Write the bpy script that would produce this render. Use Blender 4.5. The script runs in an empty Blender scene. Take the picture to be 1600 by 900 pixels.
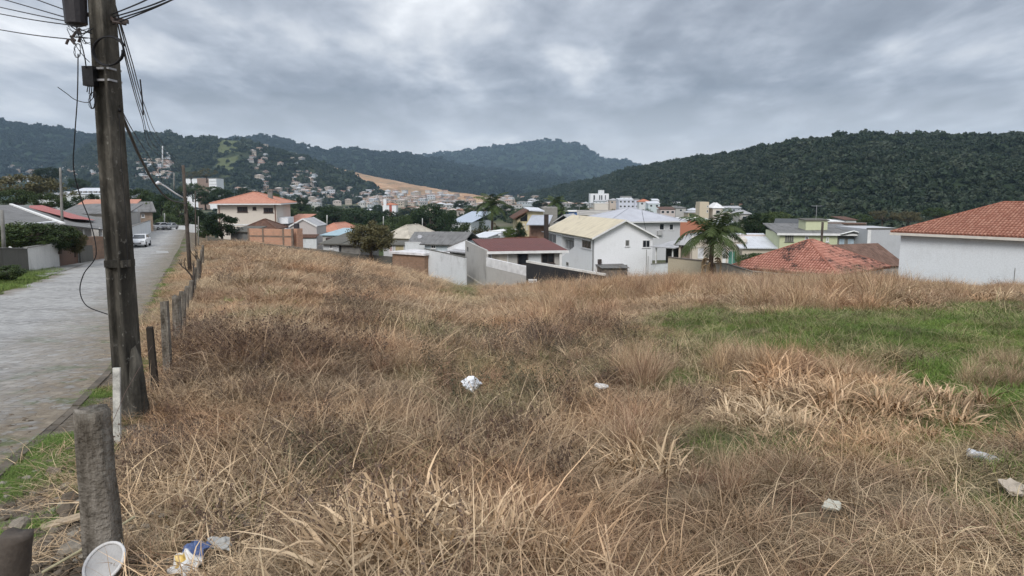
import bpy, math, random
import numpy as np
from mathutils import Vector, Matrix
R = math.radians
SC = bpy.context.scene
COL = SC.collection
# ------------------------------------------------------------------ camera
F = 1150.0                                   # focal length in pixels of the 1600 px wide photograph
PITCH = math.atan(150/F)
cam_d = bpy.data.cameras.new('camera'); cam = bpy.data.objects.new('camera', cam_d); COL.objects.link(cam)
cam_d.sensor_width = 36; cam_d.lens = F/1600*36
cam_d.clip_start = 0.05; cam_d.clip_end = 30000
cam.location = (0, 0, 0); cam.rotation_euler = (R(90)-PITCH, 0, 0)
SC.camera = cam
SC.view_settings.view_transform = 'Standard'; SC.view_settings.look = 'None'
SC.view_settings.exposure = 0.50; SC.view_settings.gamma = 1.0; SC.view_settings.use_curve_mapping = False
# ------------------------------------------------------------------ world and sun
SUN_EL, SUN_AZ = R(40), R(196)               # azimuth clockwise from +Y: high and behind the camera
w = bpy.data.worlds.new('World'); SC.world = w; w.use_nodes = True
nt = w.node_tree; nt.nodes.clear()
def wn(t, **k):
    n = nt.nodes.new(t)
    for a, b in k.items(): setattr(n, a, b)
    return n
def wl(a, b): nt.links.new(a, b)
def wmath(op, a, b=None, clamp=False):
    n = wn('ShaderNodeMath', operation=op, use_clamp=clamp)
    for i, v in enumerate((a, b)):
        if v is None: continue
        if isinstance(v, (int, float)): n.inputs[i].default_value = v
        else: wl(v, n.inputs[i])
    return n.outputs[0]
sky = wn('ShaderNodeTexSky', sky_type='NISHITA', sun_disc=False, sun_elevation=SUN_EL, sun_rotation=SUN_AZ)
sky.air_density = 1.0; sky.dust_density = 2.0
tc = wn('ShaderNodeTexCoord'); sep = wn('ShaderNodeSeparateXYZ'); wl(tc.outputs['Generated'], sep.inputs[0])
zz = wmath('ADD', wmath('MAXIMUM', sep.outputs[2], 0.0), 0.17)
px_ = wmath('DIVIDE', sep.outputs[0], zz); py_ = wmath('DIVIDE', sep.outputs[1], zz)
cv = wn('ShaderNodeCombineXYZ'); wl(px_, cv.inputs[0]); wl(py_, cv.inputs[1]); cv.inputs[2].default_value = 3.7
def cloudnoise(scale, detail, rough, dist, sx=1.0, sy=1.0, off=(0, 0, 0)):
    mp = wn('ShaderNodeMapping'); mp.inputs['Scale'].default_value = (sx, sy, 1); mp.inputs['Location'].default_value = off
    wl(cv.outputs[0], mp.inputs['Vector'])
    n = wn('ShaderNodeTexNoise'); n.inputs['Scale'].default_value = scale; n.inputs['Detail'].default_value = detail
    n.inputs['Roughness'].default_value = rough; n.inputs['Distortion'].default_value = dist
    wl(mp.outputs[0], n.inputs['Vector']); return n.outputs['Fac']
n1 = cloudnoise(0.85, 7, 0.50, 0.2, 1.0, 0.62, (4.2, 1.7, 0))
n2 = cloudnoise(2.6, 6, 0.5, 0.25, 1.0, 0.55, (1.3, 7.1, 2))
n3 = cloudnoise(7.5, 5, 0.55, 0.3, 1.0, 0.6, (0.3, 2.1, 5))
cl = wmath('ADD', wmath('MULTIPLY', n1, 0.58), wmath('ADD', wmath('MULTIPLY', n2, 0.32), wmath('MULTIPLY', n3, 0.10)))
ramp = wn('ShaderNodeValToRGB'); wl(cl, ramp.inputs[0])
el = ramp.color_ramp.elements
el[0].position = 0.40; el[0].color = (0.20, 0.222, 0.262, 1)
el[1].position = 0.60; el[1].color = (0.80, 0.815, 0.84, 1)
for p_, c_ in ((0.45, (0.27, 0.295, 0.345, 1)), (0.50, (0.39, 0.42, 0.475, 1)), (0.55, (0.58, 0.60, 0.635, 1))):
    e_ = el.new(p_); e_.color = c_
# towards the horizon the layer evens out and lightens, overhead it is brighter, as overcast skies are
hz = wn('ShaderNodeMapRange'); wl(sep.outputs[2], hz.inputs[0]); hz.inputs[1].default_value = 0.03; hz.inputs[2].default_value = 0.13
hz.inputs[3].default_value = 0.60; hz.inputs[4].default_value = 0.0
mixh = wn('ShaderNodeMix', data_type='RGBA'); wl(hz.outputs[0], mixh.inputs['Factor']); wl(ramp.outputs[0], mixh.inputs['A'])
mixh.inputs['B'].default_value = (0.80, 0.81, 0.83, 1)
zb = wn('ShaderNodeMapRange'); wl(sep.outputs[2], zb.inputs[0]); zb.inputs[1].default_value = 0.3; zb.inputs[2].default_value = 0.9
zb.inputs[3].default_value = 1.0; zb.inputs[4].default_value = 1.9
mulz = wn('ShaderNodeVectorMath', operation='SCALE'); wl(mixh.outputs['Result'], mulz.inputs[0]); wl(zb.outputs[0], mulz.inputs['Scale'])
skys = wn('ShaderNodeVectorMath', operation='SCALE'); wl(sky.outputs[0], skys.inputs[0]); skys.inputs['Scale'].default_value = 1.0
bg1 = wn('ShaderNodeBackground'); wl(skys.outputs[0], bg1.inputs[0]); bg1.inputs[1].default_value = 0.06
bg2 = wn('ShaderNodeBackground'); wl(mulz.outputs[0], bg2.inputs[0]); bg2.inputs[1].default_value = 1.0
mixs = wn('ShaderNodeMixShader'); mixs.inputs[0].default_value = 0.93
wl(bg1.outputs[0], mixs.inputs[1]); wl(bg2.outputs[0], mixs.inputs[2])
wo = wn('ShaderNodeOutputWorld'); wl(mixs.outputs[0], wo.inputs[0])
sd = bpy.data.lights.new('sun', 'SUN'); sd.energy = 1.5; sd.angle = R(25); sd.color = (1.0, 0.965, 0.92)
sun = bpy.data.objects.new('sun', sd); COL.objects.link(sun)
_d = Vector((math.sin(SUN_AZ)*math.cos(SUN_EL), math.cos(SUN_AZ)*math.cos(SUN_EL), math.sin(SUN_EL)))
sun.rotation_euler = (-_d).to_track_quat('-Z', 'Y').to_euler()
SC.cycles.max_bounces = 6; SC.cycles.diffuse_bounces = 3; SC.cycles.glossy_bounces = 2; SC.cycles.transmission_bounces = 3
SC.cycles.volume_bounces = 0; SC.cycles.use_denoising = True
# ------------------------------------------------------------------ numeric helpers
rs = np.random.RandomState(7)
random.seed(7)
def ss(a, b, x):
    t = np.clip((np.asarray(x, float)-a)/(b-a), 0, 1); return t*t*(3-2*t)
def hash2(ix, iy, s):
    h = (ix.astype(np.int64)*374761393 + iy.astype(np.int64)*668265263 + s*1442695041) & 0xffffffff
    h = ((h ^ (h >> 13))*1274126177) & 0xffffffff
    return ((h ^ (h >> 16)) & 0xffff)/65535.0
def vnoise(x, y, s=0):
    x = np.asarray(x, float); y = np.asarray(y, float)
    ix = np.floor(x); iy = np.floor(y); fx = x-ix; fy = y-iy
    fx = fx*fx*(3-2*fx); fy = fy*fy*(3-2*fy)
    a = hash2(ix, iy, s); b = hash2(ix+1, iy, s); c = hash2(ix, iy+1, s); d = hash2(ix+1, iy+1, s)
    return (a*(1-fx)+b*fx)*(1-fy)+(c*(1-fx)+d*fx)*fy
def fbm(x, y, s=0, o=4):
    r = 0; a = .5
    for k in range(o):
        r = r+a*vnoise(x, y, s+k*17); x = np.asarray(x)*2.03; y = np.asarray(y)*2.03; a *= .5
    return r/(1-.5**o)
cp, sp = math.cos(PITCH), math.sin(PITCH)
def dirn(px, py):                            # view direction of a photo pixel, scaled to y = 1
    u = (px-800)/F; v = (450-py)/F
    y = cp+v*sp
    return Vector((u/y, 1.0, (v*cp-sp)/y))
def at(px, py, D): return dirn(px, py)*D
# ------------------------------------------------------------------ terrain heights
EH = 2.2
def U(px): return (px-800)/F
_su = [U(340), U(480), U(600), U(663), U(740), U(1000), U(1200), U(1400), U(1600)]
_ss = [.047, .062, .0775, .091, .107, .088, .086, .0857, .091]
_eu = [-.9, U(215), U(320), U(350), U(480), U(540), U(600), U(663), U(740), U(830), U(1000), U(1200), U(1400), U(1600)]
_ee = [126, 126, 118, 92, 84, 80, 76, 68, 62, 58, 56, 51, 46, 42]
_rd = [-50, 4, 20, 50, 80, 122, 150, 250, 400]
_rz = [2.2, 2.2, 3.3, 5.0, 6.05, 6.1, 8.0, 13, 16]
_tY = [0, 40, 60, 75, 100, 150, 300, 600, 1200, 7000, 20000]
_tz = [8, 8, 9, 9.8, 11.8, 13, 16, 18, 20, 26, 40]
def drop_plateau(X, Y):
    Yc = np.maximum(Y, 4.0); u = np.clip(X/Yc, -.9, .9)
    fld = EH+np.interp(u, _su, _ss)*(Yc-4.0)
    road = np.interp(Y, _rd, _rz)
    k = ss(-.43, -.31, u)
    return road*(1-k)+fld*k
def G(X, Y, rough=True):
    X = np.asarray(X, float); Y = np.asarray(Y, float)
    Yc = np.maximum(Y, 4.0); u = np.clip(X/Yc, -.9, .9)
    E = np.interp(u, _eu, _ee)
    d = drop_plateau(X, Y); t = np.interp(Y, _tY, _tz)
    k = ss(0, 1, (Y-E)/(7+E*0.03))
    t = np.maximum(t, drop_plateau(X*np.minimum(1, E/Yc), np.minimum(Y, E)))
    z = -(d*(1-k)+t*k)
    if rough:
        m = ss(-.40, -.33, u)*(1-k)+ss(-3.0, -1.6, X-(-1.0))*0  # the lot only
        lot = lotmask(X, Y)*(1-k)
        z = z+lot*((fbm(X*.35, Y*.35, 3)-.5)*.55+(fbm(X*1.3, Y*1.3, 9)-.5)*.16)
        far = ss(150, 400, Y)
        z = z+far*(fbm(X*.01, Y*.01, 5)-.5)*6*(1-ss(2000, 4000, Y)*.5)
    return z
# right border line of the street (kerb) as ground X over Y, filled in below
KY = [-40, 0, 4.0, 6, 8, 12, 20, 35, 60, 90, 122, 140]
KX = [-3.6]*12
def lotmask(X, Y):
    k = np.interp(Y, KY, KX); return ss(0.9, 2.4, X-k)
_DD = 1.8*1.012**np.arange(0, 715)
def ghit(px, py, off=0.0, rough=False, H=None):
    H = H or (lambda x, y: G(x, y, rough))
    d = dirn(px, py); under = d.z*_DD-off < H(d.x*_DD, _DD)
    i = int(np.argmax(under)) if under.any() else len(_DD)-1
    lo, hi = (_DD[i-1] if i else .5), _DD[i]
    for _ in range(3):
        q = np.linspace(lo, hi, 12); u_ = d.z*q-off < H(d.x*q, q); j = int(np.argmax(u_)) if u_.any() else 11
        lo, hi = q[max(j-1, 0)], q[j]
    return d*hi
_lm = lotmask; lotmask = lambda X, Y: np.zeros_like(np.asarray(X, float))
_k = [ghit(px, py) for px, py in ((-60, 800), (0, 738), (60, 688), (115, 640), (170, 583), (212, 520), (236, 470), (256, 430), (273, 400), (284, 378), (291, 360))]
KY = [-60, 0]+[p.y for p in _k]+[170]; KX = [_k[0].x+.2, _k[0].x+.05]+[p.x for p in _k]+[_k[-1].x-20]
lotmask = _lm
# hills: ridge line given by how high it stands above the horizon at its distance
class Hill:
    def __init__(s, pts, Yr, Yb, prof=1.0, amp=6.0, seed=0, tree=0.0, back=1.2):
        s.px = [U(p[0]) for p in pts]; s.py = [p[1] for p in pts]
        s.Yr = Yr; s.Yb = Yb; s.prof = prof; s.amp = amp; s.seed = seed; s.tree = tree; s.back = back
    def yr(s, u): return np.interp(u, [U(a) for a, b in s.Yr], [b for a, b in s.Yr])
    def yb(s, u): return np.interp(u, [U(a) for a, b in s.Yb], [b for a, b in s.Yb])
    def z(s, X, Y):
        X = np.asarray(X, float); Y = np.maximum(np.asarray(Y, float), 1)
        u = X/Y; yr = s.yr(u); yb = s.yb(u)
        zr = (300-np.interp(u, s.px, s.py))/F*yr-s.tree
        zb = G(u*yb, yb, False)-4
        t = (Y-yb)/(yr-yb)
        tt = np.clip(t, 0, 1)
        p = (1-s.prof)*tt+s.prof*(tt*tt*(3-2*tt))
        z = zb+(zr-zb)*p
        z = z+s.amp*(fbm(X/60, Y/60, s.seed)-.5)*2*np.clip(np.minimum(tt, 1-tt*.85)*3, 0, 1)
        z = np.where(t > 1, zr-(t-1)*(zr-zb)*s.back, z)
        return np.where(t < 0, -60, z)
HILLS = {
 'R': Hill([(760, 322), (815, 303), (860, 293), (900, 285), (950, 272), (1000, 258), (1050, 250), (1100, 243), (1160, 235), (1200, 228), (1250, 215), (1330, 211), (1400, 210), (1500, 212), (1600, 210), (1800, 204), (2100, 215)],
           [(760, 1750), (1000, 1150), (1250, 760), (2100, 700)], [(760, 1300), (950, 820), (1100, 520), (1300, 330), (1600, 260), (2100, 260)], .45, 7, 1, 4),
 'S': Hill([(90, 275), (150, 225), (200, 208), (260, 211), (300, 217), (350, 218), (385, 220), (430, 234), (480, 247), (520, 262), (556, 277), (600, 300), (640, 318)],
           [(90, 2000), (640, 1500)], [(90, 1250), (350, 1000), (640, 1250)], .35, 12, 2, 4),
 'E': Hill([(420, 262), (500, 257), (540, 265), (570, 273), (610, 280), (650, 289), (720, 302), (800, 311), (860, 319)],
           [(420, 2300), (860, 1500)], [(420, 1500), (560, 1150), (860, 1050)], .2, 7, 3, 0),
 'L': Hill([(-500, 195), (-150, 186), (0, 192), (60, 197), (110, 204), (150, 212), (210, 222), (280, 245), (360, 290)],
           [(-500, 2600), (360, 2900)], [(-500, 1300), (360, 1900)], .3, 18, 4, 5),
 'M': Hill([(250, 225), (330, 222), (400, 215), (440, 217), (480, 229), (515, 237), (560, 233), (600, 240), (650, 244), (700, 255), (760, 265), (850, 275), (950, 292), (1050, 310)],
           [(250, 3300), (1050, 3300)], [(250, 1900), (1050, 2000)], .3, 22, 5, 5),
 'C': Hill([(450, 262), (560, 252), (650, 245), (700, 240), (760, 233), (800, 227), (840, 223), (862, 222), (885, 224), (905, 228), (922, 238), (935, 246), (955, 251), (975, 251), (988, 257), (1010, 268), (1100, 290), (1200, 300)],
           [(450, 5000), (1200, 5000)], [(450, 3300), (1200, 3300)], .3, 40, 6, 6),
}
def H(X, Y):
    z = G(X, Y)
    for h in HILLS.values(): z = np.maximum(z, h.z(X, Y))
    return z
# ------------------------------------------------------------------ object helpers
def tag(o, label=None, cat=None, group=None, kind=None):
    if label: o['label'] = label
    if cat: o['category'] = cat
    if group: o['group'] = group
    if kind: o['kind'] = kind
    return o
def link(name, me, m=None, parent=None, loc=None):
    o = bpy.data.objects.new(name, me); COL.objects.link(o)
    if m is not None:
        for x in (m if isinstance(m, (list, tuple)) else [m]): me.materials.append(x)
    if parent is not None: o.parent = parent
    if loc is not None: o.location = loc
    return o
def empty(name, label, cat, loc=(0, 0, 0), rz=0.0, group=None):
    o = bpy.data.objects.new(name, None); COL.objects.link(o); o.empty_display_size = .3
    o.location = loc; o.rotation_euler = (0, 0, rz)
    return tag(o, label, cat, group)
def dup(root, loc=None, rz=None, scale=None, label=None, group=None):
    r = root.copy(); COL.objects.link(r)
    for ch in list(root.children):
        c = ch.copy(); COL.objects.link(c); c.parent = r
        for g_ in list(ch.children):
            d = g_.copy(); COL.objects.link(d); d.parent = c
    if loc is not None: r.location = loc
    if rz is not None: r.rotation_euler = (r.rotation_euler[0], r.rotation_euler[1], rz)
    if scale is not None: r.scale = scale
    if label: r['label'] = label
    if group: r['group'] = group
    return r
class MB:
    def __init__(s): s.v = []; s.f = []; s.uv = []; s.mi = []
    def add(s, vs, fs, uvs=None, mi=0):
        b = len(s.v); s.v += [tuple(p) for p in vs]
        for i, f in enumerate(fs):
            s.f.append([b+k for k in f]); s.mi.append(mi)
            s.uv.append(uvs[i] if uvs else None)
        return s
    def box(s, x0, x1, y0, y1, z0, z1, mi=0):
        v = [(x0, y0, z0), (x1, y0, z0), (x1, y1, z0), (x0, y1, z0), (x0, y0, z1), (x1, y0, z1), (x1, y1, z1), (x0, y1, z1)]
        return s.add(v, [(0, 3, 2, 1), (4, 5, 6, 7), (0, 1, 5, 4), (1, 2, 6, 5), (2, 3, 7, 6), (3, 0, 4, 7)], None, mi)
    def obox(s, c, ax, ay, az, mi=0):        # box from centre and three half-axis vectors
        c = Vector(c); ax = Vector(ax); ay = Vector(ay); az = Vector(az)
        v = [c+a*ax+b*ay+d*az for d in (-1, 1) for a, b in ((-1, -1), (1, -1), (1, 1), (-1, 1))]
        return s.add(v, [(0, 3, 2, 1), (4, 5, 6, 7), (0, 1, 5, 4), (1, 2, 6, 5), (2, 3, 7, 6), (3, 0, 4, 7)], None, mi)
    def prism(s, poly, vec, mi=0, uvtop=True):    # polygon pushed along a vector
        n = len(poly); P = [Vector(p) for p in poly]; V = Vector(vec)
        vs = P+[p+V for p in P]
        uvs = None
        u = (P[1]-P[0]).normalized(); nn = (P[1]-P[0]).cross(P[2]-P[1])
        if nn.length < 1e-9: nn = Vector((0, 0, 1))
        nn.normalize(); w_ = nn.cross(u)
        uv = [((p-P[0]).dot(u), (p-P[0]).dot(w_)) for p in P]
        fs = [list(range(n)), list(range(2*n-1, n-1, -1))]
        uvs = [uv, [uv[k] for k in range(n-1, -1, -1)]]
        for k in range(n):
            k2 = (k+1) % n; fs.append([k2, k, n+k, n+k2]); uvs.append([uv[k2], uv[k], uv[k], uv[k2]])
        return s.add(vs, fs, uvs, mi)
    def tube(s, pts, r, n=6, cap=True, mi=0):
        P = [Vector(p) for p in pts]; m = len(P)
        rr = r if isinstance(r, (list, tuple)) else [r]*m
        vs = []; prev = None
        for i in range(m):
            t = (P[min(i+1, m-1)]-P[max(i-1, 0)]).normalized()
            if prev is None:
                a = Vector((0, 0, 1)) if abs(t.z) < .9 else Vector((1, 0, 0))
                x = t.cross(a).normalized()
            else: x = (prev-t*prev.dot(t)).normalized()
            prev = x; y = t.cross(x)
            for k in range(n):
                a = 2*math.pi*k/n; vs.append(P[i]+(x*math.cos(a)+y*math.sin(a))*rr[i])
        fs = [(i*n+k, i*n+(k+1) % n, (i+1)*n+(k+1) % n, (i+1)*n+k) for i in range(m-1) for k in range(n)]
        if cap: fs += [tuple(range(n-1, -1, -1)), tuple((m-1)*n+k for k in range(n))]
        return s.add(vs, fs, None, mi)
    def mesh(s, name, smooth=False):
        me = bpy.data.meshes.new(name); me.from_pydata(s.v, [], s.f)
        if any(u is not None for u in s.uv):
            l = me.uv_layers.new(name='UVMap'); d = np.zeros((len(me.loops), 2), 'f'); k = 0
            for f, u in zip(s.f, s.uv):
                if u is not None:
                    for j, q in enumerate(u): d[k+j] = q
                k += len(f)
            l.data.foreach_set('uv', d.ravel())
        if any(s.mi): me.polygons.foreach_set('material_index', s.mi)
        if smooth: me.polygons.foreach_set('use_smooth', [True]*len(me.polygons))
        me.update(); return me
    def build(s, name, m, parent=None, loc=None, smooth=False):
        return link(name, s.mesh(name, smooth), m, parent, loc)
def npmesh(name, V, Fq, smooth=True, attrs=None):
    me = bpy.data.meshes.new(name); V = np.asarray(V, 'f'); Fq = np.asarray(Fq, 'i'); k = Fq.shape[1]
    me.vertices.add(len(V)); me.vertices.foreach_set('co', V.ravel())
    me.loops.add(Fq.size); me.loops.foreach_set('vertex_index', Fq.ravel())
    me.polygons.add(len(Fq)); me.polygons.foreach_set('loop_start', np.arange(0, Fq.size, k, dtype='i'))
    me.polygons.foreach_set('loop_total', np.full(len(Fq), k, 'i')) if bpy.app.version < (4, 0, 0) else None
    if smooth: me.polygons.foreach_set('use_smooth', np.ones(len(Fq), bool))
    for nme, arr in (attrs or {}).items():
        arr = np.asarray(arr, 'f')
        if arr.ndim == 1: a = me.attributes.new(nme, 'FLOAT', 'POINT'); a.data.foreach_set('value', arr)
        else:
            a = me.attributes.new(nme, 'FLOAT_VECTOR', 'POINT'); a.data.foreach_set('vector', arr.ravel())
    me.update(calc_edges=True); me.validate(); return me
# ------------------------------------------------------------------ materials
class NB:
    def __init__(s, name):
        s.m = bpy.data.materials.new(name); s.m.use_nodes = True; s.t = s.m.node_tree; s.t.nodes.clear()
        s.out = s.n('ShaderNodeOutputMaterial'); s.b = s.n('ShaderNodeBsdfPrincipled'); s.l(s.b.outputs[0], s.out.inputs[0])
    def n(s, t, **k):
        x = s.t.nodes.new(t)
        for a, b in k.items(): setattr(x, a, b)
        return x
    def l(s, a, b): s.t.links.new(a, b)
    def put(s, v, inp):
        if hasattr(v, 'is_output') or isinstance(v, bpy.types.NodeSocket): s.l(v, inp)
        else:
            if isinstance(v, tuple) and len(v) == 3 and inp.type == 'RGBA': v = v+(1,)
            inp.default_value = v
    def math(s, op, a, b=0.0, clamp=False):
        x = s.n('ShaderNodeMath', operation=op, use_clamp=clamp); s.put(a, x.inputs[0]); s.put(b, x.inputs[1]); return x.outputs[0]
    def mix(s, f, a, b, mode='MIX'):
        x = s.n('ShaderNodeMix', data_type='RGBA', blend_type=mode); s.put(f, x.inputs['Factor']); s.put(a, x.inputs['A']); s.put(b, x.inputs['B']); return x.outputs['Result']
    def obj(s, scale=(1, 1, 1)):
        c = s.n('ShaderNodeTexCoord'); mp = s.n('ShaderNodeMapping'); mp.inputs['Scale'].default_value = scale
        s.l(c.outputs['Object'], mp.inputs['Vector']); return mp.outputs[0]
    def pos(s, scale=(1, 1, 1)):
        c = s.n('ShaderNodeNewGeometry'); mp = s.n('ShaderNodeMapping'); mp.inputs['Scale'].default_value = scale
        s.l(c.outputs['Position'], mp.inputs['Vector']); return mp.outputs[0]
    def uv(s):
        return s.n('ShaderNodeUVMap').outputs[0]
    def noise(s, vec, scale, detail=4, rough=.55, dist=0):
        x = s.n('ShaderNodeTexNoise'); s.l(vec, x.inputs['Vector']); x.inputs['Scale'].default_value = scale
        x.inputs['Detail'].default_value = detail; x.inputs['Roughness'].default_value = rough; x.inputs['Distortion'].default_value = dist
        return x.outputs['Fac']
    def ramp(s, f, *stops):
        x = s.n('ShaderNodeValToRGB'); s.l(f, x.inputs[0]); e = x.color_ramp.elements
        for i, (p, c) in enumerate(stops):
            c = (c,)*3 if isinstance(c, (int, float)) else c
            q = e[i] if i < 2 else e.new(p)
            q.position = p; q.color = tuple(c)+(1,)
        return x.outputs[0]
    def rng(s, f, a, b, c, d):
        x = s.n('ShaderNodeMapRange'); s.l(f, x.inputs[0])
        for i, v in enumerate((a, b, c, d)): x.inputs[i+1].default_value = v
        return x.outputs[0]
    def attr(s, name, kind='GEOMETRY'):
        return s.n('ShaderNodeAttribute', attribute_name=name, attribute_type=kind)
    def bump(s, h, st=.4, dist=.05):
        x = s.n('ShaderNodeBump'); x.inputs['Strength'].default_value = st; x.inputs['Distance'].default_value = dist
        s.l(h, x.inputs['Height']); s.l(x.outputs[0], s.b.inputs['Normal'])
    def fin(s, col, rough=.8, spec=.3, metal=0.0):
        s.put(col, s.b.inputs['Base Color']); s.put(rough, s.b.inputs['Roughness']); s.b.inputs['Specular IOR Level'].default_value = spec
        s.b.inputs['Metallic'].default_value = metal; return s.m
_mc = {}
def plain(name, c, rough=.75, var=.25, scale=2.0, spec=.3, metal=0.0):
    if name in _mc: return _mc[name]
    b = NB(name); f = b.noise(b.obj(), scale, 5); f2 = b.noise(b.obj(), scale*9, 3)
    k = b.math('ADD', b.rng(f, .3, .7, 1-var, 1+var*.6), b.rng(f2, .3, .7, -var*.25, var*.25))
    col = b.mix(1.0, c, k, 'MULTIPLY')
    b.bump(f2, .25, .02); _mc[name] = b.fin(col, rough, spec, metal); return _mc[name]
def wallmat(name, c, dirt=(.10, .095, .085), amt=.5, streak=True, foot=None):
    """painted plaster with rain streaks and damp blotches"""
    if name in _mc: return _mc[name]
    b = NB(name); o = b.obj()
    st = b.noise(b.obj((1.1, 1.1, .5)), 1.1, 7, .7, .6)
    bl = b.noise(o, .45, 5, .6)
    fine = b.noise(o, 9, 4, .6)
    d = b.math('MULTIPLY', b.rng(st, .50, .85, 0, .75), amt)
    d = b.math('ADD', d, b.math('MULTIPLY', b.rng(bl, .56, .8, 0, 1), amt*.8), True)
    col = b.mix(d, c, dirt)
    col = b.mix(1.0, col, b.rng(fine, .3, .7, .9, 1.05), 'MULTIPLY')
    b.bump(fine, .2, .02); _mc[name] = b.fin(col, .85, .2); return _mc[name]
def tilemat(name, c1, c2, moss=.3, colw=.24, rowh=.38, mossc=(.05, .045, .035), bumpy=1.0):
    if name in _mc: return _mc[name]
    b = NB(name); uv = b.uv(); s = b.n('ShaderNodeSeparateXYZ'); b.l(uv, s.inputs[0])
    cu = b.math('DIVIDE', s.outputs[0], colw); rv = b.math('DIVIDE', s.outputs[1], rowh)
    cx = b.n('ShaderNodeCombineXYZ'); b.l(b.math('FLOOR', cu), cx.inputs[0]); b.l(b.math('FLOOR', rv), cx.inputs[1])
    wn_ = b.n('ShaderNodeTexWhiteNoise'); b.l(cx.outputs[0], wn_.inputs['Vector'])
    col = b.mix(wn_.outputs['Value'], c1, c2)
    big = b.noise(b.obj(), .5, 6, .65); md = b.noise(b.obj(), 2.5, 4, .6)
    mm = b.math('MULTIPLY', b.rng(big, .50 if moss > .9 else .55, .58 if moss > .9 else .68, 0, 1), b.rng(md, .35, .6, 0, 1))
    col = b.mix(b.math('MULTIPLY', mm, moss), col, mossc)
    if bumpy:
        h = b.math('ABSOLUTE', b.math('SINE', b.math('MULTIPLY', cu, math.pi)))
        h = b.math('ADD', h, b.math('MULTIPLY', b.math('FRACT', rv), -.5)); b.bump(h, .8*bumpy, .06)
    _mc[name] = b.fin(col, .8, .25); return _mc[name]
def corrmat(name, c, dirt=(.05, .05, .045), amt=.4, pitch=.18, rough=.6):
    if name in _mc: return _mc[name]
    b = NB(name); uv = b.uv(); s = b.n('ShaderNodeSeparateXYZ'); b.l(uv, s.inputs[0])
    h = b.math('SINE', b.math('MULTIPLY', s.outputs[0], 2*math.pi/pitch)); b.bump(h, .6, .03)
    mp = b.n('ShaderNodeMapping'); b.l(uv, mp.inputs['Vector']); mp.inputs['Scale'].default_value = (2.2, .35, 1)
    f = b.noise(mp.outputs[0], 1.3, 6, .65); g_ = b.noise(b.obj(), .6, 4)
    d = b.math('MULTIPLY', b.math('ADD', b.rng(f, .45, .75, 0, 1), b.rng(g_, .5, .75, 0, .7)), amt, True)
    _mc[name] = b.fin(b.mix(d, c, dirt), rough, .3); return _mc[name]
def brickmat(name, c1, c2, mortar, bw=.3, bh=.2):
    if name in _mc: return _mc[name]
    b = NB(name); o = b.obj(); s = b.n('ShaderNodeSeparateXYZ'); b.l(o, s.inputs[0])
    cx = b.n('ShaderNodeCombineXYZ'); b.l(b.math('ADD', s.outputs[0], s.outputs[1]), cx.inputs[0]); b.l(s.outputs[2], cx.inputs[1])
    br = b.n('ShaderNodeTexBrick'); b.l(cx.outputs[0], br.inputs['Vector']); br.inputs['Scale'].default_value = 1
    br.inputs['Brick Width'].default_value = bw; br.inputs['Row Height'].default_value = bh; br.inputs['Mortar Size'].default_value = .012
    for k_, c in (('Color1', c1), ('Color2', c2), ('Mortar', mortar)): br.inputs[k_].default_value = c+(1,)
    n = b.noise(o, 1.2, 5, .6); col = b.mix(b.rng(n, .5, .8, 0, .5), br.outputs['Color'], (.13, .11, .09))
    b.bump(br.outputs['Fac'], -.3, .02); _mc[name] = b.fin(col, .9, .15); return _mc[name]
def glassmat(name='window_glass', c=(.012, .014, .017)):
    if name in _mc: return _mc[name]
    b = NB(name); n = b.noise(b.obj(), 1.2, 2)
    _mc[name] = b.fin(b.mix(b.rng(n, .4, .6, 0, 1), c, tuple(x*2.2+.006 for x in c)), .12, .5); return _mc[name]
def leafmat(name, c1, c2, c3=None, trans=.0):
    """foliage: colour differs leaf by leaf (tone), tree by tree (random) and in clumps"""
    if name in _mc: return _mc[name]
    b = NB(name); tone = b.attr('tone').outputs['Fac']; oi = b.n('ShaderNodeObjectInfo').outputs['Random']
    col = b.mix(tone, c1, c2)
    if c3: col = b.mix(b.rng(oi, .45, 1.0, 0, .8), col, c3)
    col = b.mix(1.0, col, b.rng(oi, 0, 1, .75, 1.25), 'MULTIPLY')
    _mc[name] = b.fin(col, .65, .2); return _mc[name]
# ------------------------------------------------------------------ ground, street, hills
def grid_mesh(name, X, Y, Z, attrs=None, smooth=True, wrap=False):
    n, m = X.shape; V = np.stack([X, Y, Z], -1).reshape(-1, 3)
    i = np.arange(n*m).reshape(n, m)
    a, b, c, d = i[:-1, :-1], i[1:, :-1], i[1:, 1:], i[:-1, 1:]
    Fq = np.stack([a, b, c, d], -1).reshape(-1, 4)
    return npmesh(name, V, Fq, smooth, attrs)
def blob(px, py, rx, ry):                    # an ellipse on the ground: centre and half sizes measured in the photo
    c = ghit(px, py); a = ghit(px+rx, py); f = ghit(px, py-ry)
    return (c.x, c.y, max(abs(a.x-c.x), .1), max(abs(f.y-c.y), .1), c.x/c.y)
def blobmask(bl, X, Y, soft=.5):
    r = np.zeros_like(np.asarray(X, float))
    for cx, cy, rx, ry, sk in bl:
        dy = (Y-cy); dx = X-cx-sk*dy
        q = np.sqrt((dx/rx)**2+(dy/ry)**2)+(fbm(X*.8, Y*.8, 31, 3)-.5)*.9
        r = np.maximum(r, 1-ss(1-soft, 1+soft*.3, q))
    return r
GREEN = [blob(1330, 520, 290, 36), blob(1560, 525, 170, 48), blob(1120, 510, 110, 26), blob(1500, 480, 130, 14), blob(915, 468, 55, 10), blob(1190, 700, 120, 26), blob(1530, 655, 60, 22), blob(715, 453, 45, 7), blob(1600, 690, 60, 30)]
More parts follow.
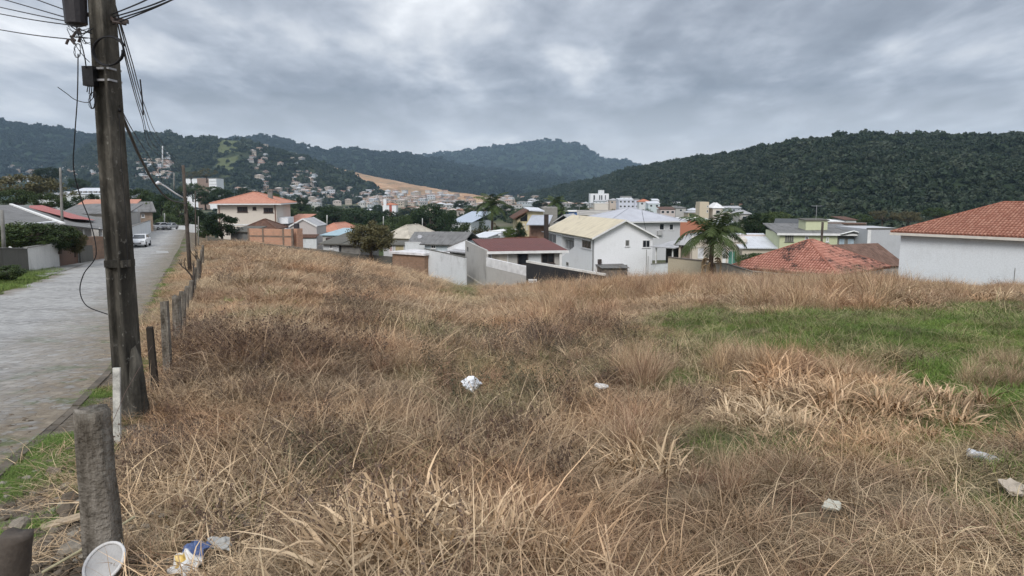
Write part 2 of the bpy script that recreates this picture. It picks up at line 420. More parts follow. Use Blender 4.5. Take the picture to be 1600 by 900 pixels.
OLIVE = [blob(680, 530, 120, 22), blob(760, 600, 120, 40), blob(900, 590, 120, 26), blob(1010, 560, 70, 25), blob(1190, 690, 170, 40), blob(560, 760, 130, 40), blob(1560, 680, 100, 60), blob(420, 500, 60, 8)]
DARK = [blob(330, 560, 110, 50), blob(450, 590, 170, 70), blob(250, 720, 90, 80), blob(560, 500, 60, 15), blob(870, 540, 160, 40), blob(540, 420, 130, 12), blob(600, 450, 100, 12), blob(480, 680, 160, 60), blob(350, 850, 120, 60)]
SOIL = [blob(340, 490, 70, 18), blob(335, 410, 60, 10), blob(300, 440, 30, 14), blob(380, 470, 60, 9), blob(1000, 610, 60, 8)]
ang = np.radians(np.concatenate([np.arange(-180, -46, 4.5), np.arange(-46, 46.01, .2), np.arange(50, 181, 4.5)]))
rad = np.concatenate([[0.0, .8], 1.6*1.022**np.arange(0, 200), 1.6*1.022**199*1.09**np.arange(1, 60)])
A_, R_ = np.meshgrid(ang, rad, indexing='ij'); GX = np.sin(A_)*R_; GY = np.cos(A_)*R_
GZ = G(GX, GY)
kx = np.interp(GY, KY, KX)
onroad = (1-ss(-.5, -.25, GX-kx))*ss(-40, -38, GX-kx)*(1-ss(150, 160, GY))
GZ = GZ-.10*onroad
uu = GX/np.maximum(GY, 4)
town = ss(2, 10, GY-np.interp(uu, _eu, _ee))
green = blobmask(GREEN, GX, GY); soil = blobmask(SOIL, GX, GY)
vergeg = (1-ss(.15, .95, GX-kx+(fbm(GX*1.2, GY*1.2, 8)-.5)*1.2))*ss(-.2, 0.05, GX-kx)*ss(2, 5, GY)
gnd = grid_mesh('ground', GX, GY, GZ, {'town': town.ravel(), 'green': np.maximum(green*.9, vergeg*(fbm(GX*1.1, GY*.8, 12) > .45)).ravel(), 'soil': soil.ravel(), 'verge': (1-ss(.6, 2.6, GX-kx)).ravel()})
b = NB('ground'); p = b.pos()
n1_ = b.noise(p, .9, 6, .65); n2_ = b.noise(p, 14, 5, .7); n3_ = b.noise(p, 60, 3, .6); nb = b.noise(p, .02, 5, .6)
straw = b.ramp(n2_, (.3, (.055, .040, .026)), (.5, (.17, .13, .085)), (.72, (.33, .265, .18)))
straw = b.mix(b.rng(n1_, .4, .7, 0, .6), straw, (.10, .075, .045))
soilc = b.ramp(n2_, (.3, (.16, .115, .08)), (.7, (.33, .25, .175)))
vergec = b.ramp(n2_, (.3, (.085, .07, .052)), (.55, (.17, .145, .115)), (.75, (.30, .265, .22)))
grn = b.ramp(n2_, (.3, (.05, .055, .02)), (.7, (.115, .14, .05)))
col = b.mix(b.attr('soil').outputs['Fac'], straw, soilc)
col = b.mix(b.attr('verge').outputs['Fac'], col, vergec)
col = b.mix(b.attr('green').outputs['Fac'], col, grn)
twn = b.ramp(nb, (.35, (.035, .05, .018)), (.5, (.06, .075, .03)), (.62, (.13, .12, .085)))
col = b.mix(b.attr('town').outputs['Fac'], col, twn)
b.bump(b.math('ADD', n2_, b.math('MULTIPLY', n3_, .4)), .7, .06)
gnd.materials.append(b.fin(col, .95, .1))
o = link('ground', gnd); tag(o, 'dry straw covered soil of the sloping vacant lot and the valley floor beyond', kind='structure')

# street: block paving between two measured borders
LP = [(-700, 800), (-560, 640), (-330, 545), (-120, 490), (0, 458), (55, 441), (105, 421), (138, 407), (165, 399), (190, 385), (203, 372), (214, 361), (220, 357.6)]
Lw = [ghit(*q) for q in LP]
LYs = [-60]+[q.y for q in Lw]+[170]; LXs = [Lw[0].x]+[q.x for q in Lw]+[Lw[-1].x-22]
ys = np.concatenate([np.arange(-30, 30, .5), np.arange(30, 160, 1.0)])
rows = []
for y in ys:
    xl = np.interp(y, LYs, LXs); xr = np.interp(y, KY, KX)-.045
    rows.append([(xl+(xr-xl)*t, y) for t in np.linspace(0, 1, 25)])
P = np.array(rows); RX, RY = P[..., 0], P[..., 1]
RZ = G(RX, RY, False)+.012+.0*RX
edgeR = np.linspace(0, 1, 25)[None, :]*np.ones_like(RX)
me = grid_mesh('road', RX, RY, RZ, {'across': edgeR.ravel(), 'dxr': (np.interp(RY, KY, KX)-RX).ravel(), 'dxl': (RX-np.interp(RY, LYs, LXs)).ravel()})
b = NB('block_paving'); p = b.pos()
vo = b.n('ShaderNodeTexVoronoi', feature='DISTANCE_TO_EDGE'); b.l(b.pos((1, 1, 1)), vo.inputs['Vector']); vo.inputs['Scale'].default_value = 4.6; vo.inputs['Randomness'].default_value = .35
vc = b.n('ShaderNodeTexVoronoi', feature='F1'); b.l(b.pos((1, 1, 1)), vc.inputs['Vector']); vc.inputs['Scale'].default_value = 4.6; vc.inputs['Randomness'].default_value = .35
gap = b.rng(vo.outputs['Distance'], .02, .09, 1, 0)
n1_ = b.noise(p, .35, 6, .6); n2_ = b.noise(p, 5, 5, .65); n3_ = b.noise(p, 30, 3)
sepc = b.n('ShaderNodeSeparateColor'); b.l(vc.outputs['Color'], sepc.inputs[0])
base = b.mix(b.rng(n1_, .35, .7, 0, 1), (.29, .287, .28), (.38, .375, .36))
base = b.mix(1.0, base, b.rng(sepc.outputs[0], 0, 1, .82, 1.15), 'MULTIPLY')
base = b.mix(b.math('MULTIPLY', gap, .38), base, (.055, .052, .045))
# soil and weeds washed over the kerb side, dust along the far side
dr = b.attr('dxr').outputs['Fac']; dl = b.attr('dxl').outputs['Fac']
wob = b.math('ADD', b.math('MULTIPLY', b.noise(b.pos((1, .5, 1)), .55, 6, .7), 3.4), -1.55)
sh = b.rng(b.math('ADD', dr, wob), .5, 2.6, 1, 0)
sh2 = b.rng(b.math('ADD', dl, wob), .1, .9, 1, 0)
dirt = b.ramp(n2_, (.3, (.085, .066, .045)), (.5, (.17, .138, .10)), (.72, (.29, .25, .195)))
gr_ = b.mix(b.rng(b.noise(p, 1.3, 5, .7), .54, .62, 0, .75), dirt, (.06, .085, .025))
col = b.mix(b.math('MULTIPLY', sh, b.rng(n2_, .35, .5, .35, 1)), base, gr_)
col = b.mix(b.math('MULTIPLY', sh2, .8), col, dirt)
b.bump(b.math('ADD', b.math('MULTIPLY', gap, -1.0), b.math('MULTIPLY', n3_, .5)), .5, .02)
me.materials.append(b.fin(col, .8, .25))
tag(link('road', me), 'grey block paved street running down the hill', kind='structure')
# kerb: thin worn concrete edging
mb = MB(); yk = np.arange(-6, 40, .9)
for i in range(len(yk)-1):
    y0, y1 = yk[i]+.015, yk[i+1]-.015
    x0, x1 = np.interp(y0, KY, KX), np.interp(y1, KY, KX)
    z0, z1 = float(G(x0, y0, False)), float(G(x1, y1, False)); j = random.uniform(-.02, .012)
    top = .018+j*.7
    v = [(x0-.06, y0, z0-.2), (x0+.05, y0, z0-.2), (x1+.05, y1, z1-.2), (x1-.06, y1, z1-.2), (x0-.055, y0, z0+top), (x0+.045, y0, z0+top), (x1+.045, y1, z1+top), (x1-.055, y1, z1+top)]
    mb.add(v, [(0, 3, 2, 1), (4, 5, 6, 7), (0, 1, 5, 4), (1, 2, 6, 5), (2, 3, 7, 6), (3, 0, 4, 7)])
tag(mb.build('kerb', plain('kerb_concrete', (.125, .105, .082), .9, .5, 3)), 'low dirty concrete kerb between the street and the verge', kind='structure')
# speed of the eye: a worn pale patch and driveway apron at the brown gate
def apron(pts, name, m, lab):
    P_ = [ghit(*q) for q in pts]
    mb = MB(); mb.add([(q.x, q.y, float(G(q.x, q.y, False))+.022) for q in P_], [tuple(range(len(P_)))])
    return tag(mb.build(name, m), lab, kind='structure')
apron([(40, 426), (92, 414), (122, 402), (166, 398), (164, 402), (132, 412), (100, 424), (66, 434)], 'pavement', plain('apron_concrete', (.24, .235, .22), .9, .3, 1), 'cracked concrete apron before the brown gate')
apron([(243, 392.6), (262, 392.6), (264, 395.6), (245, 395.6)], 'road_patch', plain('patch_cement', (.36, .36, .35), .9, .2, 1), 'pale cement patch on the street')

# hills
def hillmat(name, c1, c2, c3=None, sc=.02):
    b = NB(name); p = b.pos(); n = b.noise(p, sc, 8, .68); m_ = b.noise(p, sc*12, 4, .6)
    col = b.mix(b.rng(n, .38, .62, 0, 1), c1, c2)
    col = b.mix(1.0, col, b.rng(m_, .3, .7, .7, 1.25), 'MULTIPLY')
    if c3:
        s = b.attr('bare').outputs['Fac']; col = b.mix(s, col, c3)
    b.bump(m_, 1.0, 2.5); return b.fin(col, .95, .1)
M_wood = hillmat('woodland_floor', (.016, .027, .013), (.035, .05, .022))
M_far = hillmat('far_woodland', (.020, .034, .020), (.034, .052, .028), None, .006)
def bare_mask(X, Y):
    u = X/np.maximum(Y, 1)*F+800
    m = ss(338, 348, u)*(1-ss(372, 388, u))*ss(1050, 1180, Y)*(fbm(X/25, Y/25, 77) > .40)
    return m
HN = {}
for k, h in HILLS.items():
    a0, a1 = h.px[0], h.px[-1]
    us = np.linspace(a0, a1, 420 if k in 'RS' else 300); ts = np.concatenate([np.linspace(-.02, 1, 150), np.linspace(1.02, 1.5, 20)])
    UU, TT = np.meshgrid(us, ts, indexing='ij'); yr, yb = h.yr(UU), h.yb(UU); Y = yb+TT*(yr-yb); X = UU*Y
    Z = h.z(X, Y); Z = np.where(TT < 0, G(X, Y, False)-12, Z)
    at_ = {}
    if k == 'E':
        b = NB('excavated_earth'); p = b.pos((1, 1, 3)); n = b.noise(p, .012, 7, .65); n2_ = b.noise(p, .08, 5, .6)
        n3_ = b.noise(b.pos((.004, .004, .16)), 1.0, 3)
        col = b.ramp(n, (.34, (.14, .125, .07)), (.44, (.30, .21, .13)), (.54, (.42, .25, .145)), (.68, (.50, .38, .26)))
        col = b.mix(b.rng(n3_, .45, .6, 0, .5), col, (.20, .15, .09)); col = b.mix(1.0, col, b.rng(n2_, .3, .7, .75, 1.2), 'MULTIPLY')
        m_ = b.fin(col, .95, .1)
    elif k == 'S':
        at_ = {'bare': bare_mask(X, Y).ravel()}
        m_ = hillmat('spur_floor', (.02, .032, .016), (.05, .06, .03), (.10, .115, .05))
    else: m_ = M_wood if k == 'R' else M_far
    me = grid_mesh('hill', X, Y, Z, at_); me.materials.append(m_)
    nm, lab = {'R': ('hill', 'forested hill rising behind the roofs'), 'S': ('hill', 'wooded spur with houses on its slope'), 'E': ('hill', 'excavated ochre earth slope below the woods'),
               'L': ('hill', 'long blue green ridge beyond the power pole'), 'M': ('hill', 'hazy wooded ridge in the distance'), 'C': ('mountain', 'blue hazy mountain with a blunt summit')}[k]
    tag(link(nm, me), lab, kind='structure')

# ------------------------------------------------------------------ scattering
def scatter(name, P, rot, scl, idx, variants, label, attrs=None, kind='stuff'):
    coll = bpy.data.collections.new(name+'_kinds')
    for v in variants:
        o = bpy.data.objects.new(v.name, v); coll.objects.link(o)
    n = len(P); me = bpy.data.meshes.new(name); me.vertices.add(n); me.vertices.foreach_set('co', np.asarray(P, 'f').ravel())
    a = me.attributes.new('idx', 'INT', 'POINT'); a.data.foreach_set('value', np.asarray(idx, 'i'))
    a = me.attributes.new('rot', 'FLOAT_VECTOR', 'POINT'); a.data.foreach_set('vector', np.asarray(rot, 'f').ravel())
    a = me.attributes.new('scl', 'FLOAT_VECTOR', 'POINT'); a.data.foreach_set('vector', np.asarray(scl, 'f').ravel())
    for k, v in (attrs or {}).items():
        a = me.attributes.new(k, 'FLOAT', 'POINT'); a.data.foreach_set('value', np.asarray(v, 'f'))
    o = link(name, me); tag(o, label, kind=kind)
    ng = bpy.data.node_groups.new(name, 'GeometryNodeTree')
    ng.interface.new_socket('Geometry', in_out='INPUT', socket_type='NodeSocketGeometry')
    ng.interface.new_socket('Geometry', in_out='OUTPUT', socket_type='NodeSocketGeometry')
    N = ng.nodes; gi = N.new('NodeGroupInput'); go = N.new('NodeGroupOutput'); ip = N.new('GeometryNodeInstanceOnPoints'); ci = N.new('GeometryNodeCollectionInfo')
    ci.inputs['Collection'].default_value = coll; ci.inputs['Separate Children'].default_value = True; ci.inputs['Reset Children'].default_value = True
    def na(nm, ty):
        x = N.new('GeometryNodeInputNamedAttribute'); x.data_type = ty; x.inputs['Name'].default_value = nm; return x.outputs[0]
    L = ng.links; L.new(gi.outputs[0], ip.inputs['Points']); L.new(ci.outputs[0], ip.inputs['Instance'])
    ip.inputs['Pick Instance'].default_value = True; L.new(na('idx', 'INT'), ip.inputs['Instance Index'])
    L.new(na('rot', 'FLOAT_VECTOR'), ip.inputs['Rotation']); L.new(na('scl', 'FLOAT_VECTOR'), ip.inputs['Scale'])
    L.new(ip.outputs[0], go.inputs[0])
    md = o.modifiers.new('scatter', 'NODES'); md.node_group = ng
    return o
def rnd(n, a=0, b=1): return rs.uniform(a, b, n)

# crowns for the far woods: lumpy leaf masses
def crown_blob(seed, leaves=150, lumpy=.3):
    r = np.random.RandomState(seed); nC = 9
    C = r.normal(size=(nC, 3)); C /= np.linalg.norm(C, axis=1)[:, None]; C *= r.uniform(.3, .72, (nC, 1)); C[:, 2] = np.abs(C[:, 2])*.9+.05
    V = []; Fq = []; T = []
    for c in C:
        n = leaves//nC; d = r.normal(size=(n, 3)); d /= np.linalg.norm(d, axis=1)[:, None]
        p = c+d*r.uniform(.25, .42)*r.uniform(.75, 1.05, (n, 1)); p[:, 2] = np.maximum(p[:, 2], -.1)
        for q, nn in zip(p, d):
            nn = nn+r.normal(size=3)*.55; nn /= np.linalg.norm(nn); a = np.cross(nn, r.normal(size=3)); a /= np.linalg.norm(a); bb = np.cross(nn, a)
            s = r.uniform(.10, .2); k = len(V)
            V += [q-a*s-bb*s*.7, q+a*s-bb*s*.6, q+a*s*.8+bb*s*.7, q-a*s*.7+bb*s*.8]; Fq.append((k, k+1, k+2, k+3)); T += [r.uniform(0, 1)]*4
    return npmesh('crown_kind', V, Fq, False, {'tone': T})
M_fleaf = leafmat('wood_leaves', (.014, .026, .014), (.033, .054, .024), (.052, .062, .040))
M_fleaf_far = leafmat('wood_leaves_far', (.009, .019, .014), (.022, .036, .024))
crowns = [crown_blob(40+k) for k in range(7)]
for c in crowns: c.materials.append(M_fleaf)
crowns2 = [c.copy() for c in crowns[:4]]
for c in crowns2: c.materials.clear(); c.materials.append(M_fleaf_far)
def wood(name, key, spacing, size, lab, kinds, bare=False, tmax=1.06, tmin=.0):
    h = HILLS[key]; a0 = max(h.px[0], U(-420)); a1 = min(h.px[-1], U(1900))
    n0 = 400000; u = rnd(n0, a0, a1); t = rnd(n0, tmin, tmax); yr, yb = h.yr(u), h.yb(u); Y = yb+t*(yr-yb); X = u*Y
    dens = Y*(yr-yb); area = (a1-a0)*(tmax-tmin)*dens.mean(); n = int(area/spacing**2*1.0)
    keep = rnd(n0) < (dens/dens.mean())*n/n0; X, Y, t = X[keep], Y[keep], t[keep]
    Z = h.z(X, Y); oth = G(X, Y)
    for k2, h2 in HILLS.items():
        if k2 != key: oth = np.maximum(oth, h2.z(X, Y))
    m = Z > oth-2
    if bare: m &= (bare_mask(X, Y) < .5) | (rnd(len(X)) < .12)
    m &= fbm(X/18, Y/18, 91) > .27
    X, Y, Z = X[m], Y[m], Z[m]; n = len(X)
    s = size*rnd(n, .5, 1.05)*(1+.7*(rnd(n) < .12))*(1+.35*(fbm(X/30, Y/30, 4)-.5)*2)
    sc = np.stack([s, s, s*rnd(n, .75, 1.25)], -1); rot = np.stack([rnd(n, -.15, .15), rnd(n, -.15, .15), rnd(n, 0, 6.28)], -1)
    print('WOOD', name, key, n)
    scatter(name, np.stack([X, Y, Z+s*.35], -1), rot, sc, rs.randint(0, len(kinds), n), kinds, lab)
wood('woodland', 'R', 4.5, 3.6, 'dense dark subtropical forest covering the near hill', crowns)
wood('woodland', 'S', 10, 7.5, 'forest over the spur behind the valley houses', crowns, True)
wood('woodland', 'L', 15, 10, 'forest blanket over the long ridge', crowns2)
wood('woodland', 'M', 17, 11, 'forest blanket over the hazy middle ridge', crowns2)
wood('woodland', 'C', 25, 14, 'forest blanket over the blue mountain', crowns2)
# air
def haze():
    mb = MB(); mb.box(-7000, 7000, -60, 6000, -75, 480)
    m = bpy.data.materials.new('haze'); m.use_nodes = True; t = m.node_tree; t.nodes.clear()
    v = t.nodes.new('ShaderNodeVolumePrincipled'); v.inputs['Density'].default_value = HAZE_D; v.inputs['Color'].default_value = (.55, .77, 1.0, 1)
    v.inputs['Anisotropy'].default_value = 0.0
    o_ = t.nodes.new('ShaderNodeOutputMaterial'); t.links.new(v.outputs[0], o_.inputs['Volume'])
    tag(mb.build('haze', m), 'thin blue haze over the valley', kind='stuff')
HAZE_D = 0.85e-4
haze()
# ------------------------------------------------------------------ grasses and weeds of the vacant lot
def ribbons(n, r, rad, length, width, elev, droop, seg=4, kink=.0, out=.5, seed=0, fold=False):
    """n blades rooted in a disc, each a tapering ribbon that leaves at an elevation and droops"""
    q = np.random.RandomState(seed)
    a = q.uniform(0, 6.28, n); rr = rad*np.sqrt(q.uniform(0, 1, n)); x = rr*np.cos(a); y = rr*np.sin(a); z = np.zeros(n)-.01
    az = np.where(q.uniform(0, 1, n) < out, a+q.normal(0, .5, n), q.uniform(0, 6.28, n))
    L_ = q.uniform(length[0], length[1], n); W_ = q.uniform(width[0], width[1], n)
    e = np.radians(q.uniform(elev[0], elev[1], n)); dr = np.radians(q.uniform(droop[0], droop[1], n))/seg
    P = np.stack([x, y, z], -1); V = []; tone = q.uniform(0, 1, n); T = []; TW = q.uniform(-1, 1, n)
    kk = q.randint(1, seg+1, n); kd = q.uniform(0, 1, n) < kink
    for s in range(seg+1):
        side = np.stack([-np.sin(az+TW*.4), np.cos(az+TW*.4), TW*.5], -1); side /= np.linalg.norm(side, axis=1)[:, None]
        w_ = W_*(1-(s/seg)**1.6*.93)*.5
        V.append(P-side*w_[:, None]); V.append(P+side*w_[:, None]); T += [tone, tone]
        P = P+np.stack([np.cos(az)*np.cos(e), np.sin(az)*np.cos(e), np.sin(e)], -1)*(L_/seg)[:, None]
        P[:, 2] = np.maximum(P[:, 2], .004)
        e = e-dr-np.where(kd & (kk == s), q.uniform(.7, 1.5, n), 0); az = az+q.normal(0, .12, n)
    V = np.stack(V, 1); m = 2*(seg+1)
    base = (np.arange(n)*m)[:, None]
    Fq = np.concatenate([np.stack([base[:, 0]+2*s, base[:, 0]+2*s+1, base[:, 0]+2*s+3, base[:, 0]+2*s+2], -1) for s in range(seg)])
    return V.reshape(-1, 3), Fq, np.stack(T, 1).reshape(-1)
def joinm(name, parts, m):
    V = []; Fq = []; T = []; k = 0; mi = []
    for i, (v, f, t) in enumerate(parts): V.append(v); Fq.append(f+k); T.append(t); k += len(v)
    me = npmesh(name, np.concatenate(V), np.concatenate(Fq), True, {'tone': np.concatenate(T)}); me.materials.append(m); return me
def weed(seed, m, name='weed_kind', n=11, hgt=.6, leaf=.5):
    """dead brittle weed: thin forking stems with dry seed heads and leaf bits"""
    q = np.random.RandomState(seed); V = []; Fq = []; T = []
    def seg(p, d, r0, r1, tn):
        s1 = np.cross(d, [0.2, .1, 1.0]); s1 /= np.linalg.norm(s1)+1e-6; s2 = np.cross(d, s1); s2 /= np.linalg.norm(s2)+1e-6
        k = len(V); e = p+d
        for c, r in ((p, r0), (e, r1)):
            for j in range(3):
                an = j*2.094; V.append(c+(s1*np.cos(an)+s2*np.sin(an))*r); T.append(tn)
        for j in range(3): Fq.append((k+j, k+(j+1) % 3, k+3+(j+1) % 3, k+3+j))
        return e
    def bit(p, s, tn):
        a = q.normal(size=3); a /= np.linalg.norm(a); b_ = np.cross(a, q.normal(size=3)); b_ /= np.linalg.norm(b_); k = len(V)
        V.extend([p-a*s, p-b_*s*.45, p+a*s, p+b_*s*.45]); T.extend([tn]*4); Fq.append((k, k+1, k+2, k+3))
    for i in range(n):
        an = q.uniform(0, 6.28); p = np.array([np.cos(an), np.sin(an), 0])*q.uniform(0, .16)
        d = np.array([np.cos(an)*q.uniform(.1, .9), np.sin(an)*q.uniform(.1, .9), 1.0]); d /= np.linalg.norm(d)
        h = hgt*q.uniform(.5, 1.1); ns = 6; tn = q.uniform(.0, 1)
        for s in range(ns):
            r = .0035*(1-s/ns*.7); d = d+q.normal(0, .16, 3); d /= np.linalg.norm(d)
            p2 = seg(p, d*h/ns, r, r*.85, tn)
            if s > 0:
                for _ in range(2):
                    dd = d+q.normal(0, .75, 3); dd /= np.linalg.norm(dd); pp = p2; l = h*q.uniform(.12, .3)
                    for u_ in range(2):
                        pp = seg(pp, dd*l/2, r*.55, r*.35, tn*.8); dd = dd+q.normal(0, .3, 3); dd /= np.linalg.norm(dd)
                        if q.uniform() < leaf: bit(pp, q.uniform(.008, .024), q.uniform(0, .45))
                    for _b in range(3):
                        if q.uniform() < leaf: bit(pp+q.normal(0, .018, 3), q.uniform(.006, .016), q.uniform(0, .35))
            p = p2
    me = npmesh(name, V, Fq, False, {'tone': T}); me.materials.append(m); return me
def grassmat(name, c1, c2, c3, dark, greenc=((.045, .075, .015), (.11, .16, .04))):
    b = NB(name); tone = b.attr('tone').outputs['Fac']; oi = b.n('ShaderNodeObjectInfo').outputs['Random']
    col = b.ramp(tone, (0, c1), (.5, c2), (1, c3))
    dk = b.attr('dark', 'INSTANCER').outputs['Fac']; gr = b.attr('green', 'INSTANCER').outputs['Fac']
    col = b.mix(b.math('MULTIPLY', dk, .50), col, dark)
    col = b.mix(gr, col, b.mix(tone, *greenc))
    p = b.pos(); n = b.noise(p, .8, 4, .6); z = b.noise(b.pos((1, 1, .2)), .33, 4, .6)
    col = b.mix(b.math('MULTIPLY', b.rng(z, .44, .60, 0, 1), b.math('SUBTRACT', 1.0, gr)), col, b.mix(1.0, col, (1.0, .86, .78), 'MULTIPLY'))
    col = b.mix(1.0, col, b.rng(n, .3, .7, .72, 1.28), 'MULTIPLY')
    col = b.mix(1.0, col, b.rng(oi, 0, 1, .8, 1.2), 'MULTIPLY')
    return b.fin(col, .7, .25)
M_straw = grassmat('straw', (.17, .116, .068), (.42, .305, .185), (.66, .51, .335), (.115, .075, .05))
M_rust = grassmat('rusty_grass', (.155, .085, .053), (.345, .215, .14), (.54, .39, .265), (.10, .06, .04))
M_pale = grassmat('pale_blades', (.22, .15, .088), (.42, .305, .19), (.66, .51, .34), (.2, .14, .08))
M_weed = grassmat('dead_weed', (.075, .050, .038), (.19, .138, .105), (.42, .335, .25), (.05, .03, .025), ((.03, .05, .014), (.09, .12, .04)))
M_green = grassmat('green_grass', (.06, .11, .018), (.125, .20, .036), (.26, .29, .10), (.06, .07, .03), ((.055, .11, .014), (.15, .235, .045)))
litter = [joinm('litter_kind', [ribbons(210, None, .42, (.10, .40), (.0028, .0085), (0, 34), (-10, 60), 4, .25, .0, 100+k), ribbons(60, None, .40, (.2, .6), (.003, .009), (15, 62), (20, 120), 4, .3, .2, 130+k)], M_straw) for k in range(5)]
thatch = [joinm('thatch_kind', [ribbons(70, None, .34, (.18, .55), (.006, .017), (0, 30), (-10, 50), 4, .5, .25, 700+k), ribbons(80, None, .36, (.15, .5), (.003, .008), (5, 45), (10, 90), 4, .35, .3, 730+k)], M_pale if k < 2 else M_rust) for k in range(4)]
tuft = [joinm('tuft_kind', [ribbons(120, None, .13, (.25, .62), (.003, .0075), (48, 88), (20, 150), 5, .3, .75, 200+k), ribbons(70, None, .25, (.2, .45), (.003, .008), (5, 40), (0, 60), 4, .2, .7, 230+k)], M_rust if k % 2 else M_straw) for k in range(6)]
broad = [joinm('broad_kind', [ribbons(70, None, .22, (.30, .62), (.016, .036), (28, 82), (25, 135), 6, .6, .5, 300+k), ribbons(50, None, .34, (.2, .5), (.010, .024), (2, 35), (0, 40), 5, .2, .6, 330+k), ribbons(45, None, .3, (.2, .5), (.004, .009), (20, 80), (20, 120), 4, .2, .5, 360+k)], M_pale) for k in range(4)]
plume = [joinm('plume_kind', [ribbons(95, None, .2, (.5, 1.05), (.004, .009), (62, 88), (10, 110), 6, .25, .7, 400+k), ribbons(60, None, .3, (.3, .6), (.004, .010), (20, 60), (20, 100), 4, .3, .7, 430+k)], M_rust if k in (1, 3) else M_straw) for k in range(5)]
lawn = [joinm('lawn_kind', [ribbons(240, None, .36, (.05, .17), (.0035, .007), (30, 86), (10, 90), 3, .1, .2, 500+k), ribbons(16, None, .36, (.1, .24), (.003, .006), (20, 80), (10, 90), 3, .1, .2, 530+k)], M_green) for k in range(4)]
weeds = [weed(600+k, M_weed, 'weed_kind', 12, .55, .55) for k in range(5)]
# where things stand: the lot begins at the row of posts
_pp = [ghit(*q) for q in ((150, 960), (172, 885), (215, 690), (243, 613), (263, 588), (285, 520), (303, 462), (316, 415), (322, 385))]
PLY = [-40]+[p.y for p in _pp]+[170]; PLX = [_pp[0].x]+[p.x for p in _pp]+[_pp[-1].x-20]
def lotpts(n, y0, y1, wide=.86, dens=None):
    Y = np.sqrt(rnd(n*3, y0**2, y1**2)) if y1 < 30 else rnd(n*3, y0, y1)
    u = rnd(n*3, -.62, wide); 
    if y1 >= 30: # keep even per area
        k = rnd(n*3) < Y/y1; Y, u = Y[k], u[k]
    X = u*Y; E = np.interp(np.clip(X/np.maximum(Y, 4), -.9, .9), _eu, _ee)
    k = (X-np.interp(Y, PLY, PLX) > -.12+.35*rnd(len(X))) & (Y < E+1.5)
    X, Y = X[k][:n], Y[k][:n]
    return X, Y
TRASH = [(737, 628, 26, 12), (940, 618, 14, 8), (1537, 725, 36, 16), (1305, 808, 34, 14), (1575, 785, 32, 16), (165, 888, 40, 20), (294, 880, 36, 24), (345, 858, 30, 22)]
TR = [(ghit(a, b_), c) for a, b_, c, d_ in TRASH]
def clear(X, Y, r=.16):
    m = np.ones(len(X), bool)
    for q, _ in TR: m &= ((X-q.x)**2+((Y-q.y+.12)*.8)**2) > r*r
    return m
def put(name, n, bands, kinds, label, size=1.0, cond=None, zs=(.8, 1.25), tilt=.12, sink=.0, clr=.16):
    PX = []; PY = []; S = []
    for y0, y1, cnt, sc in bands:
        x, y = lotpts(cnt, y0, y1); PX.append(x); PY.append(y); S.append(np.full(len(x), sc))
    X = np.concatenate(PX); Y = np.concatenate(PY); S = np.concatenate(S)
    gr = blobmask(GREEN, X, Y, .35); ol = blobmask(OLIVE, X, Y); dk = blobmask(DARK, X, Y, .8); so = blobmask(SOIL, X, Y, .4)
    keep = cond(X, Y, gr, ol, dk, so) & clear(X, Y, clr)
    X, Y, S, gr, ol, dk = [q[keep] for q in (X, Y, S, gr, ol, dk)]; n = len(X)
    s = size*S*rnd(n, .7, 1.25)*(1+.5*(ss(.45, .65, fbm(X*.5+5, Y*.35, 68, 3))-.35)); Z = G(X, Y)-sink
    sc = np.stack([s, s, s*rnd(n, zs[0], zs[1])/np.sqrt(S)], -1)
    rot = np.stack([rnd(n, -tilt, tilt), rnd(n, -tilt, tilt), rnd(n, 0, 6.28)], -1)
    grn = np.clip(ol*.45*(fbm(X*2, Y*2, 55) > .47)+rnd(n, 0, .12)*(rnd(n) < .3)+gr*.55, 0, .85)
    patch = ss(.42, .62, fbm(X*.22+3, Y*.22, 66)); cl_ = ss(.50, .60, fbm(X*.55, Y*.4, 67, 3))
    dark = np.clip(dk*.6+patch*.3+cl_*.6-.12+rnd(n, -.1, .15), 0, 1)
    print(name, kinds[0].name, n)
    return scatter(name, np.stack([X, Y, Z], -1), rot, sc, rs.randint(0, len(kinds), n), kinds, label, {'dark': dark, 'green': grn})
B_ = [(2.4, 8, 620, 1.0), (8, 20, 2300, 1.1), (20, 45, 5200, 1.5), (45, 95, 8500, 2.2)]
put('dry_grass', 0, B_, litter, 'matted dead straw lying over the lot', 1.0, lambda X, Y, g, o, d, s: (rnd(len(X)) > g*.80) & (rnd(len(X)) > s*.75), clr=.30)
put('dry_grass', 0, [(2.5, 8, 230, .9), (8, 20, 900, 1.0), (20, 45, 1700, 1.3)], thatch, 'broad flattened stalks lying in mats', 1.0, lambda X, Y, g, o, d, s: (g < .3) & (s < .5) & (fbm(X*.45+9, Y*.45, 83) > np.where(X/Y > .02, .42, .54)), tilt=.08)
put('dry_grass', 0, [(2.6, 8, 420, .85), (8, 20, 3400, 1.0), (20, 45, 8000, 1.25), (45, 95, 9500, 1.6)], tuft, 'drooping tufts of dry grass all over the lot', .62,
    lambda X, Y, g, o, d, s: (rnd(len(X)) > g*.97) & (rnd(len(X)) > s*.8) & (rnd(len(X)) > d*.65) & (fbm(X*.6, Y*.6, 71) > .36+.1*(Y < 9)))
put('green_grass', 0, [(2.6, 8, 500, .8), (8, 20, 2600, 1.0), (20, 60, 7500, 1.5)], lawn, 'short green grass in patches among the straw', 1.0,
    lambda X, Y, g, o, d, s: (g > .25) | ((o > .4) & (rnd(len(X)) < .12)) | (rnd(len(X)) < .012))
